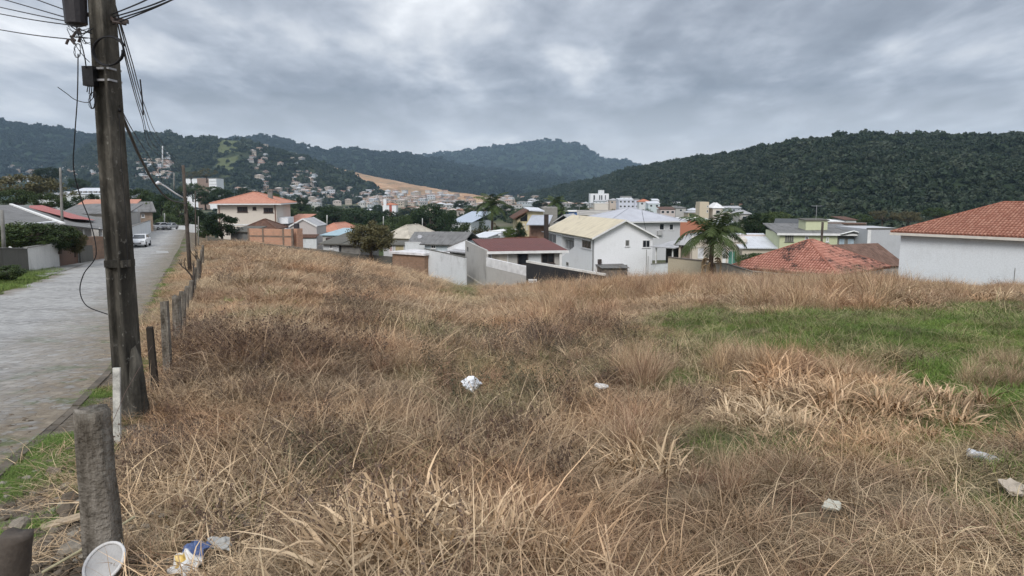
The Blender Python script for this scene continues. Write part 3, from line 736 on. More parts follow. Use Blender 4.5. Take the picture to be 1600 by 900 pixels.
put('weeds', 0, [(3.2, 8, 330, .75), (8, 20, 1500, .95), (20, 45, 2300, 1.2), (45, 90, 2600, 1.7)], weeds, 'brittle dead weeds with seed heads', .8,
    lambda X, Y, g, o, d, s: (g < .3) & (rnd(len(X)) < .06+.85*d+.25*o) & (rnd(len(X)) > s))
# tall plume grass along the lower border and the mounds of cane grass
def clumps(name, lst, kinds, label, size, dark=0.0):
    X = []; Y = []; S = []
    for px, py, rx, ry, n, sc in lst:
        c = blob(px, py, rx, ry); a = rnd(n, 0, 6.28); r = np.sqrt(rnd(n)); y = c[1]+np.sin(a)*r*c[3]; x = c[0]+np.cos(a)*r*c[2]+c[4]*(y-c[1])
        X.append(x); Y.append(y); S.append(np.full(n, sc))
    X, Y, S = map(np.concatenate, (X, Y, S)); k = clear(X, Y, .34) & (X-np.interp(Y, KY, KX) > 1.0); X, Y, S = X[k], Y[k], S[k]; n = len(X); s = size*S*rnd(n, .7, 1.2)*(1+1.1*(fbm(X*.45, Y*.3, 19, 3)-.5))
    sc = np.stack([s, s, s*rnd(n, .85, 1.2)], -1); rot = np.stack([rnd(n, -.2, .2), rnd(n, -.2, .2), rnd(n, 0, 6.28)], -1)
    scatter(name, np.stack([X, Y, G(X, Y)], -1), rot, sc, rs.randint(0, len(kinds), n), kinds, label, {'dark': np.clip(rnd(n, -.2, .3)+dark, 0, 1), 'green': rnd(n, 0, .05)})
clumps('cane_grass', [(640, 868, 90, 36, 14, 1.1), (710, 895, 140, 34, 18, 1.0), (790, 850, 70, 30, 7, .85), (1240, 655, 110, 26, 30, .72), (1330, 690, 130, 25, 26, .62), (1180, 640, 90, 20, 12, .6), (1330, 620, 100, 22, 12, .6), (900, 800, 80, 40, 8, .7), (1010, 720, 50, 20, 9, .8), (1450, 650, 80, 20, 12, .8)], broad, 'broad bleached cane grass blades in thick clumps', 1.0)
clumps('plume_grass', [(900, 455, 60, 9, 150, 1.5), (1010, 455, 70, 10, 260, 1.3), (1100, 455, 80, 12, 260, 1.35), (1180, 462, 70, 14, 220, 1.4), (1260, 462, 80, 16, 260, 1.55), (1340, 462, 80, 16, 300, 1.6), (1420, 466, 70, 12, 220, 1.3), (1510, 462, 80, 6, 160, 1.0), (1590, 462, 40, 6, 90, 1.1), (835, 462, 30, 5, 60, 1.2), (700, 458, 60, 3, 50, .9),
    (1240, 575, 100, 14, 34, .8), (1300, 595, 120, 14, 44, .8), (1180, 580, 90, 16, 40, .8), (830, 500, 60, 12, 70, .9), (850, 530, 50, 12, 40, .9), (1000, 590, 40, 20, 26, .8), (1550, 590, 50, 14, 24, .8), (1000, 700, 40, 20, 10, .8), (1180, 760, 60, 25, 10, .7)], plume, 'tall arching dry grass along the lower edge of the lot', .74)
clumps('straw_bank', [(1260, 474, 60, 8, 60, 1.5), (1330, 478, 70, 10, 80, 1.7), (1400, 476, 60, 8, 70, 1.6), (1180, 478, 50, 8, 50, 1.4), (1470, 470, 60, 6, 50, 1.4), (1080, 470, 60, 7, 50, 1.3), (960, 462, 50, 6, 40, 1.2), (1560, 468, 50, 5, 40, 1.3), (1290, 600, 120, 20, 40, .9), (820, 520, 60, 20, 40, .9)], thatch+broad, 'pale bent straw heaped in mounds along the lower edge', 1.0)
# verge: patchy low green between kerb and lot
n = 3200; Y = np.concatenate([rnd(2100, 3.5, 14), rnd(1100, 14, 45)]); kx_ = np.interp(Y, KY, KX); X = kx_+rnd(n, .06, .75)
k = fbm(X*1.1, Y*.8, 12) > np.where(Y < 9.5, .42, .48); k &= (rnd(n) < .9); X, Y = X[k], Y[k]; n = len(X); s = rnd(n, .3, .6)*(1+.5*(Y > 14))
scatter('verge_grass', np.stack([X, Y, G(X, Y)], -1), np.stack([rnd(n, -.1, .1), rnd(n, -.1, .1), rnd(n, 0, 6.28)], -1), np.stack([s, s, s*.5], -1), rs.randint(0, 4, n), lawn, 'low bright green grass between kerb and fence posts', {'dark': rnd(n, 0, .2), 'green': rnd(n, .3, .8)})
n = 1035; Y = np.concatenate([rnd(35, 3., 12), rnd(1000, 12, 70)]); kx_ = np.interp(Y, KY, KX); X = kx_+rnd(n, .4, 1.6)*(np.interp(Y, PLY, PLX)-kx_)/1.0*.8; k = clear(X, Y, .3); X, Y = X[k], Y[k]; n = len(X); s = rnd(n, .5, .9)*(1+.4*(Y > 12))
scatter('dry_grass', np.stack([X, Y, G(X, Y)], -1), np.stack([rnd(n, -.1, .1), rnd(n, -.1, .1), rnd(n, 0, 6.28)], -1), np.stack([s, s, s*.8], -1), rs.randint(0, 5, n), litter, 'sparse straw on the verge by the fence posts', {'dark': rnd(n, 0, .5), 'green': rnd(n, 0, .3)*(rnd(n) < .3)})
# ------------------------------------------------------------------ buildings
WHITE = (.66, .67, .69)
M_white = wallmat('white_plaster', (.82, .83, .85), (.36, .35, .33), .22)
M_white2 = wallmat('stained_white_plaster', (.66, .68, .69), (.17, .165, .15), .75)
M_greywall = wallmat('grey_render', (.45, .435, .41), (.16, .15, .135), .6)
M_trim = plain('white_trim', (.72, .72, .71), .6, .12)
M_darktrim = plain('dark_trim', (.06, .045, .04), .6, .2)
M_glass = glassmat()
M_frame_w = plain('white_frame', (.66, .66, .66), .5, .08)
M_frame_d = plain('dark_wood_frame', (.05, .028, .022), .5, .2)
M_conc = plain('old_concrete', (.22, .215, .20), .9, .35, 1.5)
M_darkconc = wallmat('mossy_concrete', (.12, .115, .10), (.04, .04, .034), .8)
M_tile = tilemat('clay_tiles', (.42, .15, .085), (.56, .24, .145), .30)
M_tile_new = tilemat('salmon_clay_tiles', (.46, .21, .145), (.54, .27, .19), .15)
M_tile_dark = tilemat('dark_brown_tiles', (.085, .045, .032), (.15, .08, .055), .5)
M_fibro = corrmat('fibre_cement_sheet', (.175, .172, .168), (.05, .048, .045), .8)
M_fibro_l = corrmat('pale_fibre_cement', (.42, .42, .43), (.14, .14, .14), .6)
M_metal_w = corrmat('white_sheet_roof', (.62, .64, .68), (.25, .25, .26), .35, .25, .45)
M_cream_roof = corrmat('cream_tile_roof', (.60, .53, .39), (.25, .22, .17), .45, .24, .75)
M_brick = brickmat('hollow_brick', (.52, .29, .19), (.46, .245, .16), (.34, .29, .24))

class Bld:
    """an Empty at the base of the building; x runs along the facade, y away from the street side, z up"""
    def __init__(s, name, label, cat, pa, Da, pb, Db, depth, top, base=None, group=None, below=.6):
        A = at(pa, top, Da); B_ = at(pb, top, Db); s.top = A.z
        s.L = math.hypot(B_.x-A.x, B_.y-A.y); s.W = depth
        rz = math.atan2(B_.y-A.y, B_.x-A.x)
        cs, sn = math.cos(rz), math.sin(rz)
        cor = [(A.x+cs*a-sn*b_, A.y+sn*a+cs*b_) for a, b_ in ((0, 0), (s.L, 0), (0, depth), (s.L, depth))]
        zb = base if base is not None else min(float(G(*q)) for q in cor)-below
        s.zb = zb; s.h = A.z-zb
        s.o = empty(name, label, cat, (A.x, A.y, zb), rz, group)
        s.inv = Matrix.Translation(Vector((A.x, A.y, zb))) @ Matrix.Rotation(rz, 4, 'Z'); s.inv.invert()
    def hit(s, px, py, plane='front', c=None):
        o = s.inv @ Vector((0, 0, 0)); d = s.inv.to_3x3() @ dirn(px, py)
        ax = {'front': 1, 'left': 0, 'right': 0, 'back': 1}[plane]
        cc = c if c is not None else {'front': 0, 'left': 0, 'right': s.L, 'back': s.W}[plane]
        t = (cc-o[ax])/d[ax]; q = o+d*t
        return (q.x if ax == 1 else q.y, q.z)
    def part(s, name, mb, m, parent=None, label=None, smooth=False):
        o = mb.build(name, m, parent or s.o, smooth=smooth)
        if label: o['label'] = label
        return o
    def walls(s, m, gable=None, rise=0, name='wall', x0=0, x1=None, y0=0, y1=None, h=None):
        x1 = s.L if x1 is None else x1; y1 = s.W if y1 is None else y1; h = h or s.h
        mb = MB()
        if gable == 'front': mb.prism([(x0, y0, 0), (x1, y0, 0), (x1, y0, h), ((x0+x1)/2, y0, h+rise), (x0, y0, h)], (0, y1-y0, 0))
        elif gable == 'side': mb.prism([(x0, y0, 0), (x0, y0, h), (x0, (y0+y1)/2, h+rise), (x0, y1, h), (x0, y1, 0)], (x1-x0, 0, 0))
        else: mb.box(x0, x1, y0, y1, 0, h)
        return s.part(name, mb, m)
    def slab(s, mb, poly, th=.14):
        P = [Vector(p) for p in poly]; n = (P[1]-P[0]).cross(P[2]-P[1]).normalized()
        if n.z < 0: n = -n
        mb.prism([p for p in P], -n*th)
    def hip(s, m, rise, ov=.5, x0=0, x1=None, y0=0, y1=None, h=None, name='roof', fascia=None, th=.14, ridge=None):
        x1 = s.L if x1 is None else x1; y1 = s.W if y1 is None else y1; h = h or s.h
        X0, X1, Y0, Y1 = x0-ov, x1+ov, y0-ov, y1+ov; ww, ll = Y1-Y0, X1-X0
        z0 = h-.02; z1 = h+rise
        if ll >= ww:
            r0 = (X0+ww/2, (Y0+Y1)/2, z1); r1 = (X1-ww/2, (Y0+Y1)/2, z1)
        else:
            r0 = ((X0+X1)/2, Y0+ll/2, z1); r1 = ((X0+X1)/2, Y1-ll/2, z1)
        if abs(r0[0]-r1[0])+abs(r0[1]-r1[1]) < .3: r1 = (r0[0]+.15, r0[1]+.01, r0[2])
        a, b_, c, d = (X0, Y0, z0), (X1, Y0, z0), (X1, Y1, z0), (X0, Y1, z0)
        mb = MB()
        if ll >= ww: fs = [[a, b_, r1, r0], [b_, c, r1], [c, d, r0, r1], [d, a, r0]]
        else: fs = [[a, b_, r0], [b_, c, r1, r0], [c, d, r1], [d, a, r0, r1]]
        for f in fs: s.slab(mb, f, th)
        r = s.part(name, mb, m)
        if fascia:
            fb = MB(); g_ = .03
            fb.box(X0-g_, X1+g_, Y0-g_-.03, Y0-g_, z0-.24, z0-.04); fb.box(X0-g_-.03, X0-g_, Y0-g_, Y1+g_, z0-.24, z0-.04)
            fb.box(X1+g_, X1+g_+.03, Y0-g_, Y1+g_, z0-.24, z0-.04)
            s.part('fascia', fb, fascia, r)
        # ridge capping
        cb = MB()
        for p, q in ((a, r0), (b_, r1 if ll >= ww else r0), (r0, r1), (c, r1), (d, r0 if ll >= ww else r1)):
            P, Q = Vector(p)+Vector((0, 0, .03)), Vector(q)+Vector((0, 0, .03)); cb.tube([P, Q], .09, 6)
        s.part('ridge_cap', cb, m, r)
        s.faces = fs
        return r
    def gab(s, m, rise, ov=.5, axis='x', x0=0, x1=None, y0=0, y1=None, h=None, name='roof', th=.14, ove=None, verge=None):
        x1 = s.L if x1 is None else x1; y1 = s.W if y1 is None else y1; h = h or s.h; ove = ov if ove is None else ove
        mb = MB()
        if axis == 'x':
            w_ = (y1-y0)/2; k = rise/w_; zo = h-k*ov+.05; zr = h+rise+.05; ym = (y0+y1)/2; X0, X1 = x0-ove, x1+ove
            s.slab(mb, [(X0, y0-ov, zo), (X1, y0-ov, zo), (X1, ym, zr), (X0, ym, zr)], th); s.slab(mb, [(X1, y1+ov, zo), (X0, y1+ov, zo), (X0, ym, zr), (X1, ym, zr)], th)
            ends = [[(X, y0-ov, zo), (X, ym, zr), (X, y1+ov, zo)] for X in (X0-.03, X1+.03)]
        else:
            w_ = (x1-x0)/2; k = rise/w_; zo = h-k*ov+.05; zr = h+rise+.05; xm = (x0+x1)/2; Y0, Y1 = y0-ove, y1+ove
            s.slab(mb, [(x0-ov, Y1, zo), (x0-ov, Y0, zo), (xm, Y0, zr), (xm, Y1, zr)], th); s.slab(mb, [(x1+ov, Y0, zo), (x1+ov, Y1, zo), (xm, Y1, zr), (xm, Y0, zr)], th)
            ends = [[(x0-ov, Y, zo), (xm, Y, zr), (x1+ov, Y, zo)] for Y in (Y0-.03, Y1+.03)]
        r = s.part(name, mb, m)
        if verge:
            for e in ends:
                for p, q in ((e[0], e[1]), (e[1], e[2])):
                    P, Q = Vector(p), Vector(q); c = (P+Q)/2-Vector((0, 0, .09)); d = (Q-P)/2
                    oth = Vector((1, 0, 0)) if axis == 'x' else Vector((0, 1, 0))
                    vb = MB(); vb.obox(c, d, oth*.025, Vector((0, 0, .12))); s.part('verge_board', vb, verge, r)
        return r
    def mono(s, m, z_front, z_back, ov=.4, x0=0, x1=None, y0=0, y1=None, name='roof', th=.12, fascia=None, ovs=None):
        x1 = s.L if x1 is None else x1; y1 = s.W if y1 is None else y1; ovs = ov if ovs is None else ovs
        k = (z_back-z_front)/(y1-y0); mb = MB()
        s.slab(mb, [(x0-ovs, y0-ov, z_front-k*ov), (x1+ovs, y0-ov, z_front-k*ov), (x1+ovs, y1+ov, z_back+k*ov), (x0-ovs, y1+ov, z_back+k*ov)], th)
        r = s.part(name, mb, m)
        if fascia: fb = MB(); fb.box(x0-ovs, x1+ovs, y0-ov-.06, y0-ov-.02, z_front-k*ov-.22, z_front-k*ov+.02); s.part('fascia', fb, fascia, r)
        return r
    def win(s, p0, q0, p1, q1, plane='front', frame=None, glass=None, bars=1, name='window', t=.09, c=None, sill=True, proud=.05):
        frame = frame or M_frame_w; glass = glass or M_glass
        (a0, z0), (a1, _) = s.hit(p0, q1, plane, c), s.hit(p1, q1, plane, c); _, z1 = s.hit((p0+p1)/2, q0, plane, c); _, z0 = s.hit((p0+p1)/2, q1, plane, c)
        a0, a1 = min(a0, a1), max(a0, a1); return s.winl(a0, a1, z0, z1, plane, frame, glass, bars, name, t, c, sill, proud)
    def winl(s, a0, a1, z0, z1, plane='front', frame=None, glass=None, bars=1, name='window', t=.09, c=None, sill=True, proud=.05):
        cc = c if c is not None else {'front': 0, 'left': 0, 'right': s.L, 'back': s.W}[plane]; sg = {'front': -1, 'left': -1, 'right': 1, 'back': 1}[plane]
        def bx(mb, p, q, r_, s_, d0, d1):
            lo, hi = sorted((cc+sg*d0, cc+sg*d1))
            if plane in ('front', 'back'): mb.box(p, q, lo, hi, r_, s_)
            else: mb.box(lo, hi, p, q, r_, s_)
        f = MB(); bx(f, a0, a1, z1-t, z1, -.02, proud); bx(f, a0, a1, z0, z0+t, -.02, proud)
        bx(f, a0, a0+t, z0+t, z1-t, -.02, proud); bx(f, a1-t, a1, z0+t, z1-t, -.02, proud)
        for k in range(bars):
            x = a0+(a1-a0)*(k+1)/(bars+1); bx(f, x-t*.3, x+t*.3, z0+t, z1-t, -.02, proud*.7)
        fo = s.part(name, f, frame or M_frame_w)
        g_ = MB(); bx(g_, a0+t*.8, a1-t*.8, z0+t*.8, z1-t*.8, -.02, .012); s.part('pane' if name != 'door' else 'door_leaf', g_, glass or M_glass, fo)
        if sill: q = MB(); bx(q, a0-.08, a1+.08, z0-.07, z0-.003, -.02, proud+.06); s.part('sill', q, frame or M_frame_w, fo)
        return fo

# --- the tall white house with the cream roof
h1 = Bld('white_house', 'big white two storey house with cream gabled roof and dark windows', 'house', 929, 100, 1020, 102, 21.8, 369)
yA = h1.hit(897, 380, 'left')[0]; yB = h1.hit(877.5, 375, 'left')[0]; hh = h1.h; Wd = h1.L
mb = MB()
mb.prism([(0, 0, 0), (Wd, 0, 0), (Wd, 0, hh), (Wd/2, 0, hh+2.15), (0, 0, hh)], (0, yA, 0))
mb.box(0, Wd, yB, h1.W, 0, hh); mb.box(2.3, Wd, yA, yB, 0, hh)
_, zl = h1.hit(877.5, 402, 'left'); _, zr = h1.hit(897, 385.5, 'left')
mb.prism([(0, yA, 0), (0, yA, zr), (0, yB, zl), (0, yB, 0)], (.16, 0, 0))
mb.prism([(0, yB, hh), (0, yB, hh-.001), (Wd, yB, hh-.001), (Wd, yB, hh), (Wd/2, yB, hh+2.15)], (0, h1.W-yB, 0))
h1.part('wall', mb, M_white)
st = MB()
for k in range(9):
    t = k/9; y = yB+(yA-yB)*t; st.box(.17, 2.2, y, y+(yA-yB)/9-.01, 0, zl-.5+(zr-zl)*t)
h1.part('stairs', st, M_conc); rl = MB()
for k in range(6):
    y = yA+(yB-yA)*(.12+k*.12); rl.tube([(.2, y, zr-.5), (.2, y, zr+.75)], .035, 4)
rl.box(.17, .23, yB-(yB-yA)*.28, yA, zr+.7, zr+.76)
h1.part('railing', rl, M_darktrim)
h1.gab(M_cream_roof, 2.15, .6, 'y', ove=.7, verge=M_trim)
g_ = MB(); g_.tube([(-.12, .25, hh-.1), (-.12, .25, .3)], .07, 6); g_.box(-1.05, -.92, -.9, h1.W+.9, hh-.62, hh-.46)
h1.part('gutter', g_, plain('gutter_grey', (.22, .22, .22), .5, .2))
h1.win(909.5, 372.5, 924, 388.5, 'left', glass=glassmat('brown_shutter', (.045, .032, .03)), bars=0)
h1.win(858, 364.5, 869.5, 379.5, 'left', bars=1)
h1.win(976.5, 374.5, 983.5, 385, 'front', bars=0, glass=plain('grey_vent', (.13, .13, .12)))
h1.win(1003.5, 375, 1015.5, 387, 'front', bars=1)
h1.win(973.5, 413, 980.5, 421.5, 'front', bars=0, glass=plain('grey_vent', (.13, .13, .12)))
h1.win(884.5, 409, 889, 416, 'left', bars=0, glass=plain('grey_vent', (.13, .13, .12)), sill=False)
lt = MB(); x0, z0 = h1.hit(933, 424); x1, z1 = h1.hit(971, 413)
lt.box(x0, x1, -2.2, -.01, 0, z1-.25); h1.part('lean_to', lt, plain('rust_shed', (.20, .17, .15), .9, .5, 2))
lr = MB(); lr.prism([(x0-.3, -2.5, z1-.22), (x1+.2, -2.5, z1-.3), (x1+.2, .0, z1+.05), (x0-.3, .0, z1+.05)], (0, 0, .05)); h1.part('lean_to_roof', lr, M_fibro)
pp = MB(); x, z = h1.hit(1010, 390); pp.tube([(x, -.06, z), (x, -.06, .3)], .04, 5); x, z = h1.hit(1012.5, 400); pp.tube([(x, -.06, z), (x, -.06, .3)], .03, 5); h1.part('pipe', pp, M_conc)
ac = MB(); x, z = h1.hit(936, 405); ac.box(x-.2, x+.25, -.35, -.02, z-.6, z); h1.part('meter_box', ac, M_darktrim)
fl = MB(); fx = -1.35; fy = h1.hit(853.5, 360, 'left', fx)[0]; zt = h1.hit(853.5, 335, 'left', fx)[1]; zq = h1.hit(853.5, 381, 'left', fx)[1]
fl.box(fx-.3, fx+.3, fy-.3, fy+.3, 0, zt); h1.part('chimney', fl, plain('chimney_brown', (.045, .033, .03), .7, .3))

# --- low grey house with the dark red roof
h2 = Bld('grey_house', 'low grey rendered house with dark red single pitch roof', 'house', 761, 68, 878, 69.4, 8.5, 393)
zb = h2.h+.52
h2.part('wall', MB().prism([(0, 0, 0), (0, 8.5, 0), (0, 8.5, zb), (0, 0, h2.h)], (h2.L, 0, 0)), M_greywall)
h2.mono(corrmat('dark_red_sheet', (.135, .048, .042), (.06, .03, .028), .35, .3, .8), h2.h+.06, zb+.06, .55, fascia=M_trim, ovs=.0, x0=-.1, x1=h2.L+.5)
h2.win(767, 395.5, 794, 411, 'front', glass=plain('cream_shutter', (.55, .50, .43)), bars=0, name='shutter_window', proud=.09)
h2.win(808.5, 396, 824.5, 414, 'front', frame=M_darktrim, bars=0, name='doorway', sill=False)
h2.win(846, 395.5, 866, 411.5, 'front', frame=M_darktrim, bars=1, name='window')
h2.part('light_wall_panel', MB().box(h2.hit(826, 400)[0], h2.hit(845, 400)[0], -.03, 0.02, 0, h2.h-.15), M_white2)
col_ = MB(); col_.box(h2.hit(874, 400)[0]-.1, h2.hit(874, 400)[0]+.12, -.5, -.3, 0, h2.h-.1); h2.part('post', col_, M_trim)
# its tall grey flank wall toward the lot
def wallrun(name, label, pts, m, th=.18, capm=None, caph=.07, extra=None, cat='wall', bottoms=None, group=None, base=None, capw=.05):
    """free standing wall through measured top points (px, py, D)"""
    P = [at(a, b_, D) for a, b_, D in pts]; o = empty(name, label, cat, (P[0].x, P[0].y, P[0].z), 0, group); O = P[0]
    def strip(mb, z0f, z1f, hw):
        for i in range(len(P)-1):
            A, B_ = P[i], P[i+1]; d = (B_-A); d.z = 0; d.normalize(); n = Vector((-d.y, d.x, 0))*hw
            vs = []
            for q in (A, B_):
                for sg in (-1, 1):
                    vs.append(q+n*sg+Vector((0, 0, z0f(q)-q.z))-O); vs.append(q+n*sg+Vector((0, 0, z1f(q)-q.z))-O)
            mb.add(vs, [(0, 1, 3, 2), (4, 6, 7, 5), (0, 4, 5, 1), (2, 3, 7, 6), (1, 5, 7, 3), (0, 2, 6, 4)])
    mb = MB(); strip(mb, (lambda q: base if base is not None else min(float(G(q.x, q.y)), q.z-.5)-.6), (lambda q: q.z), th/2); mb.build('panel', m, o)
    if capm: cb = MB(); strip(cb, lambda q: q.z+.002, lambda q: q.z+caph, th/2+capw); cb.build('capping', capm, o)
    if extra: extra(o, O, P)
    return o
def band(o, O, P, zoff, hgt, m, th, name):
    mb = MB(); A, B_ = P[0], P[-1]; d = B_-A; dz = d.z; d2 = Vector((d.x, d.y, 0)); L_ = d2.length; d2.normalize(); n = Vector((-d2.y, d2.x, 0))*th
    v = []
    for q in (A, B_):
        for sg in (-1, 1):
            for z in (zoff, zoff+hgt): v.append(q+n*sg+Vector((0, 0, z))-O)
    mb.add(v, [(0, 1, 3, 2), (4, 6, 7, 5), (0, 4, 5, 1), (2, 3, 7, 6), (1, 5, 7, 3), (0, 2, 6, 4)]); mb.build(name, m, o)
wallrun('flank_wall', 'tall bare grey render wall rising to a slanted top beside the dark red roof', [(728, 375.5, 75.2), (761.5, 391, 67.4)], M_greywall, .16, None,
        extra=lambda o, O, P: (band(o, O, P, -3.55, .16, plain('pale_ledge', (.50, .47, .42), .8, .2), .14, 'ledge'), band(o, O, [P[0]*.9+P[1]*.1, P[0]*.84+P[1]*.16], -1.0, .45, M_glass, .10, 'vent_hole')))
wallrun('boundary_wall', 'weathered whitish boundary wall with a stained face, in front of the grey roofed cottage', [(664, 389, 75), (690, 394, 73), (728, 402.5, 69.5)], M_white2, .16, M_darkconc, .04,
        extra=lambda o, O, P: band(o, O, P, -3.9, 1.1, wallmat('damp_render', (.40, .36, .30), (.2, .15, .1), .6), .1, 'footing'))
wallrun('boundary_wall', 'grey boundary wall with a white upper band below the dark red roof', [(761, 409, 67), (824, 423.5, 61.5)], M_greywall, .16, None,
        extra=lambda o, O, P: band(o, O, P, -.42, .80, plain('white_band', (.70, .70, .70), .8, .2), .1, 'white_band'))
def blackx(o, O, P):
    band(o, O, [P[0], P[1]], -.05, .17, wallmat('flaking_white', (.62, .61, .58), (.12, .11, .10), .9), .11, 'capping')
    q = at(832, 439, 61.0)-O; bb = MB(); bb.box(q.x-.35, q.x+.40, q.y-.14, q.y-.11, q.z-.17, q.z+.17); s_ = bb.build('notice', M_trim, o)
    lb = MB()
    for k in range(7): lb.box(q.x-.28+k*.085, q.x-.28+k*.085+.05, q.y-.146, q.y-.142, q.z-.05, q.z+.05)
    lb.build('faded_lettering', plain('faded_ink', (.10, .10, .11)), s_)
wallrun('boundary_wall', 'blackened boundary wall with flaking white top edge and a small white notice', [(823, 409, 61.5), (946, 430, 57.5)], wallmat('black_mould', (.030, .030, .032), (.10, .10, .10), .5), .16, None, extra=blackx)
# brick annex with white slab
b1 = Bld('brick_annex', 'low rough brick annex with a flat white slab roof at the border of the lot', 'shed', 613, 76.5, 663, 74, 3.2, 396)
b1.walls(brickmat('old_brick', (.24, .15, .10), (.30, .19, .13), (.22, .17, .13))); mb = MB(); mb.box(-.25, b1.L+.2, -.25, 3.4, b1.h, b1.h+.22); b1.part('roof', mb, plain('white_slab', (.66, .64, .64), .8, .3))

# --- cottages behind
c1 = Bld('grey_roof_cottage', 'pale blue white cottage under a long grey corrugated roof', 'house', 664, 96, 716, 95, 9, 380)
c1.walls(wallmat('pale_blue_plaster', (.50, .56, .60), (.2, .2, .2), .4)); c1.gab(M_fibro, 1.25, .5, 'x', ove=.6); c1.win(673.5, 382.5, 681, 388.5)
c1b = Bld('grey_roof_annex', 'grey corrugated roofed annex joined behind the pale cottage wall', 'house', 640, 100, 668, 100, 8, 380)
c1b.walls(M_white2); c1b.mono(M_fibro, c1b.h+.03, c1b.h+1.05, .4)
c2 = Bld('cream_hip_house', 'small beige house with pale hipped roof beside the dark tree', 'house', 604, 118, 641, 116, 8, 371)
c2.walls(wallmat('beige_plaster', (.55, .47, .40), (.3, .25, .2), .3)); c2.hip(plain('pale_tile', (.47, .43, .36), .9, .25, 1), 1.9, .7)
c3 = Bld('white_shed', 'white flat roofed shed with a beige door below the hipped roof', 'shed', 599, 102, 664, 101, 4, 382)
c3.walls(wallmat('dull_white', (.50, .50, .50), (.2, .2, .18), .6)); c3.mono(M_darkconc, c3.h+.05, c3.h+.3, .3)
c3.win(617, 382, 632, 394, name='door', glass=plain('beige_door', (.42, .36, .22)), bars=0, sill=False); c3.win(608, 384, 614, 394, name='door', glass=plain('pink_door', (.5, .36, .36)), bars=0, sill=False)
wallrun('garden_wall', 'short white garden wall between the shed and the pale cottage', [(633, 379, 99), (664, 379, 98)], M_white2, .15, M_trim)
# white sloping parapet left of the red roof
wallrun('parapet_wall', 'pale render wall climbing behind the stained boundary wall', [(700, 387, 80), (729, 375, 77.5)], M_white, .16, M_conc)
s1 = Bld('tool_shed', 'open grey sheet lean-to behind the stained wall', 'shed', 703, 78, 727, 76, 3, 392); s1.walls(M_darkconc); s1.mono(M_fibro_l, s1.h+.05, s1.h+.35, .25)

# --- left middle
ha = Bld('two_storey_house', 'cream two storey house with salmon hipped tile roof and dark barred windows', 'house', 339, 120, 431.5, 121, 12, 317.5)
ha.walls(wallmat('cream_paint', (.66, .60, .53), (.42, .37, .31), .3)); ha.hip(M_tile_new, 1.75, .95, fascia=M_trim)
for a in ((371, 323, 387, 331.5), (412, 324.5, 427, 332.5)): ha.win(*a, frame=M_frame_d, bars=3, t=.13)
ha.win(395, 323.3, 400.5, 328, frame=M_frame_d, bars=1, t=.1)
mb = MB(); mb.box(-.02, ha.L+.02, -.06, 0, ha.h-3.6, ha.h-3.4); ha.part('string_course', mb, M_trim)
mb = MB(); mb.box(ha.L+.01, ha.L+1.6, 1, 6, ha.h-3.4, ha.h-2.4); mb.box(ha.L+.01, ha.L+1.2, 1, 6, 0, ha.h-4.2); ha.part('balcony', mb, M_white)
for x in (.3, ha.L-.2): mb = MB(); mb.tube([(x, -.1, ha.h-.1), (x, -.1, ha.h-5.5)], .07, 5); ha.part('downpipe', mb, plain('brown_pipe', (.22, .11, .08)))
mb = MB(); cx, cz = ha.L*.83, ha.h+1.1; mb.box(cx-.35, cx+.35, 3, 3.7, cz-.4, cz+.9); mb.box(cx-.45, cx+.45, 2.9, 3.8, cz+.9, cz+1.0); ha.part('chimney', mb, M_conc)
hb = Bld('brown_roof_house', 'low house showing only its dark brown hipped tile roof behind the brick wall', 'house', 384, 102, 428, 102, 4.5, 357)
hb.walls(M_greywall); hb.hip(M_tile_dark, 1.2, .5)
hc = Bld('grey_outbuilding', 'low grey outbuilding beside the big green bush', 'shed', 360, 96, 388, 95, 3, 361)
hc.walls(plain('dim_grey', (.17, .17, .165), .9, .3)); hc.mono(M_darkconc, hc.h+.04, hc.h+.5, .3)
bw = Bld('brick_wall_frame', 'unfinished orange hollow brick wall divided by concrete posts', 'wall', 388, 91.5, 456, 90, .16, 357)
bw.walls(M_brick, name='brick_panel')
for x in (0, bw.L*.335, bw.L*.80, bw.L):
    bw.part('post', MB().box(x-.11, x+.11, -.05, .2, 0, bw.h+.05), plain('post_concrete', (.20, .15, .115), .9, .3))
bw.part('beam', MB().box(.12, bw.L-.12, -.04, .19, bw.h-1.0, bw.h-.82), plain('post_concrete', (.20, .15, .115)))
tw = Bld('water_tank_stand', 'dark water tank on a brick pier at the end of the brick wall', 'tank', 457, 91, 464, 90.6, .9, 357)
tw.walls(M_brick, name='pier'); q = MB(); q.tube([(.3, .4, tw.h), (.3, .4, tw.h+.62)], [.36, .33], 12); tw.part('tank', q, plain('tank_dark', (.045, .04, .045), .5, .2))
wallrun('boundary_wall', 'long dark mossy wall stepping down behind the dry lot from the street', [(322, 369, 93), (345, 373, 92), (388, 378, 90), (456, 385, 86.5), (520, 392, 82.5), (560, 397, 80.5), (613, 401, 78)], M_darkconc, .18, None)
wg = Bld('white_gable_house', 'small house with a tall pale gable wall edged in bright white', 'house', 453, 117, 494.5, 117, 6, 353)
wg.walls(wallmat('pale_pink_grey', (.50, .46, .44), (.25, .23, .22), .5), gable='front', rise=1.15); wg.gab(M_fibro_l, 1.15, .15, 'y', ove=.2, verge=M_trim)
mb = MB(); mb.box(-.2, wg.L+.5, -2.2, -1.9, 0, wg.h-1.9); wg.part('front_wall', mb, M_white2); mb = MB(); mb.prism([(-.3, -2.4, wg.h-1.75), (wg.L+.4, -2.4, wg.h-1.75), (wg.L+.4, -.02, wg.h-1.4), (-.3, -.02, wg.h-1.4)], (0, 0, .08)); wg.part('porch_roof', mb, M_tile_dark)
wo_ = Bld('tile_roof_cottage', 'cottage with bright orange tile roof beyond the white gable', 'house', 497, 137, 530, 136, 9, 362)
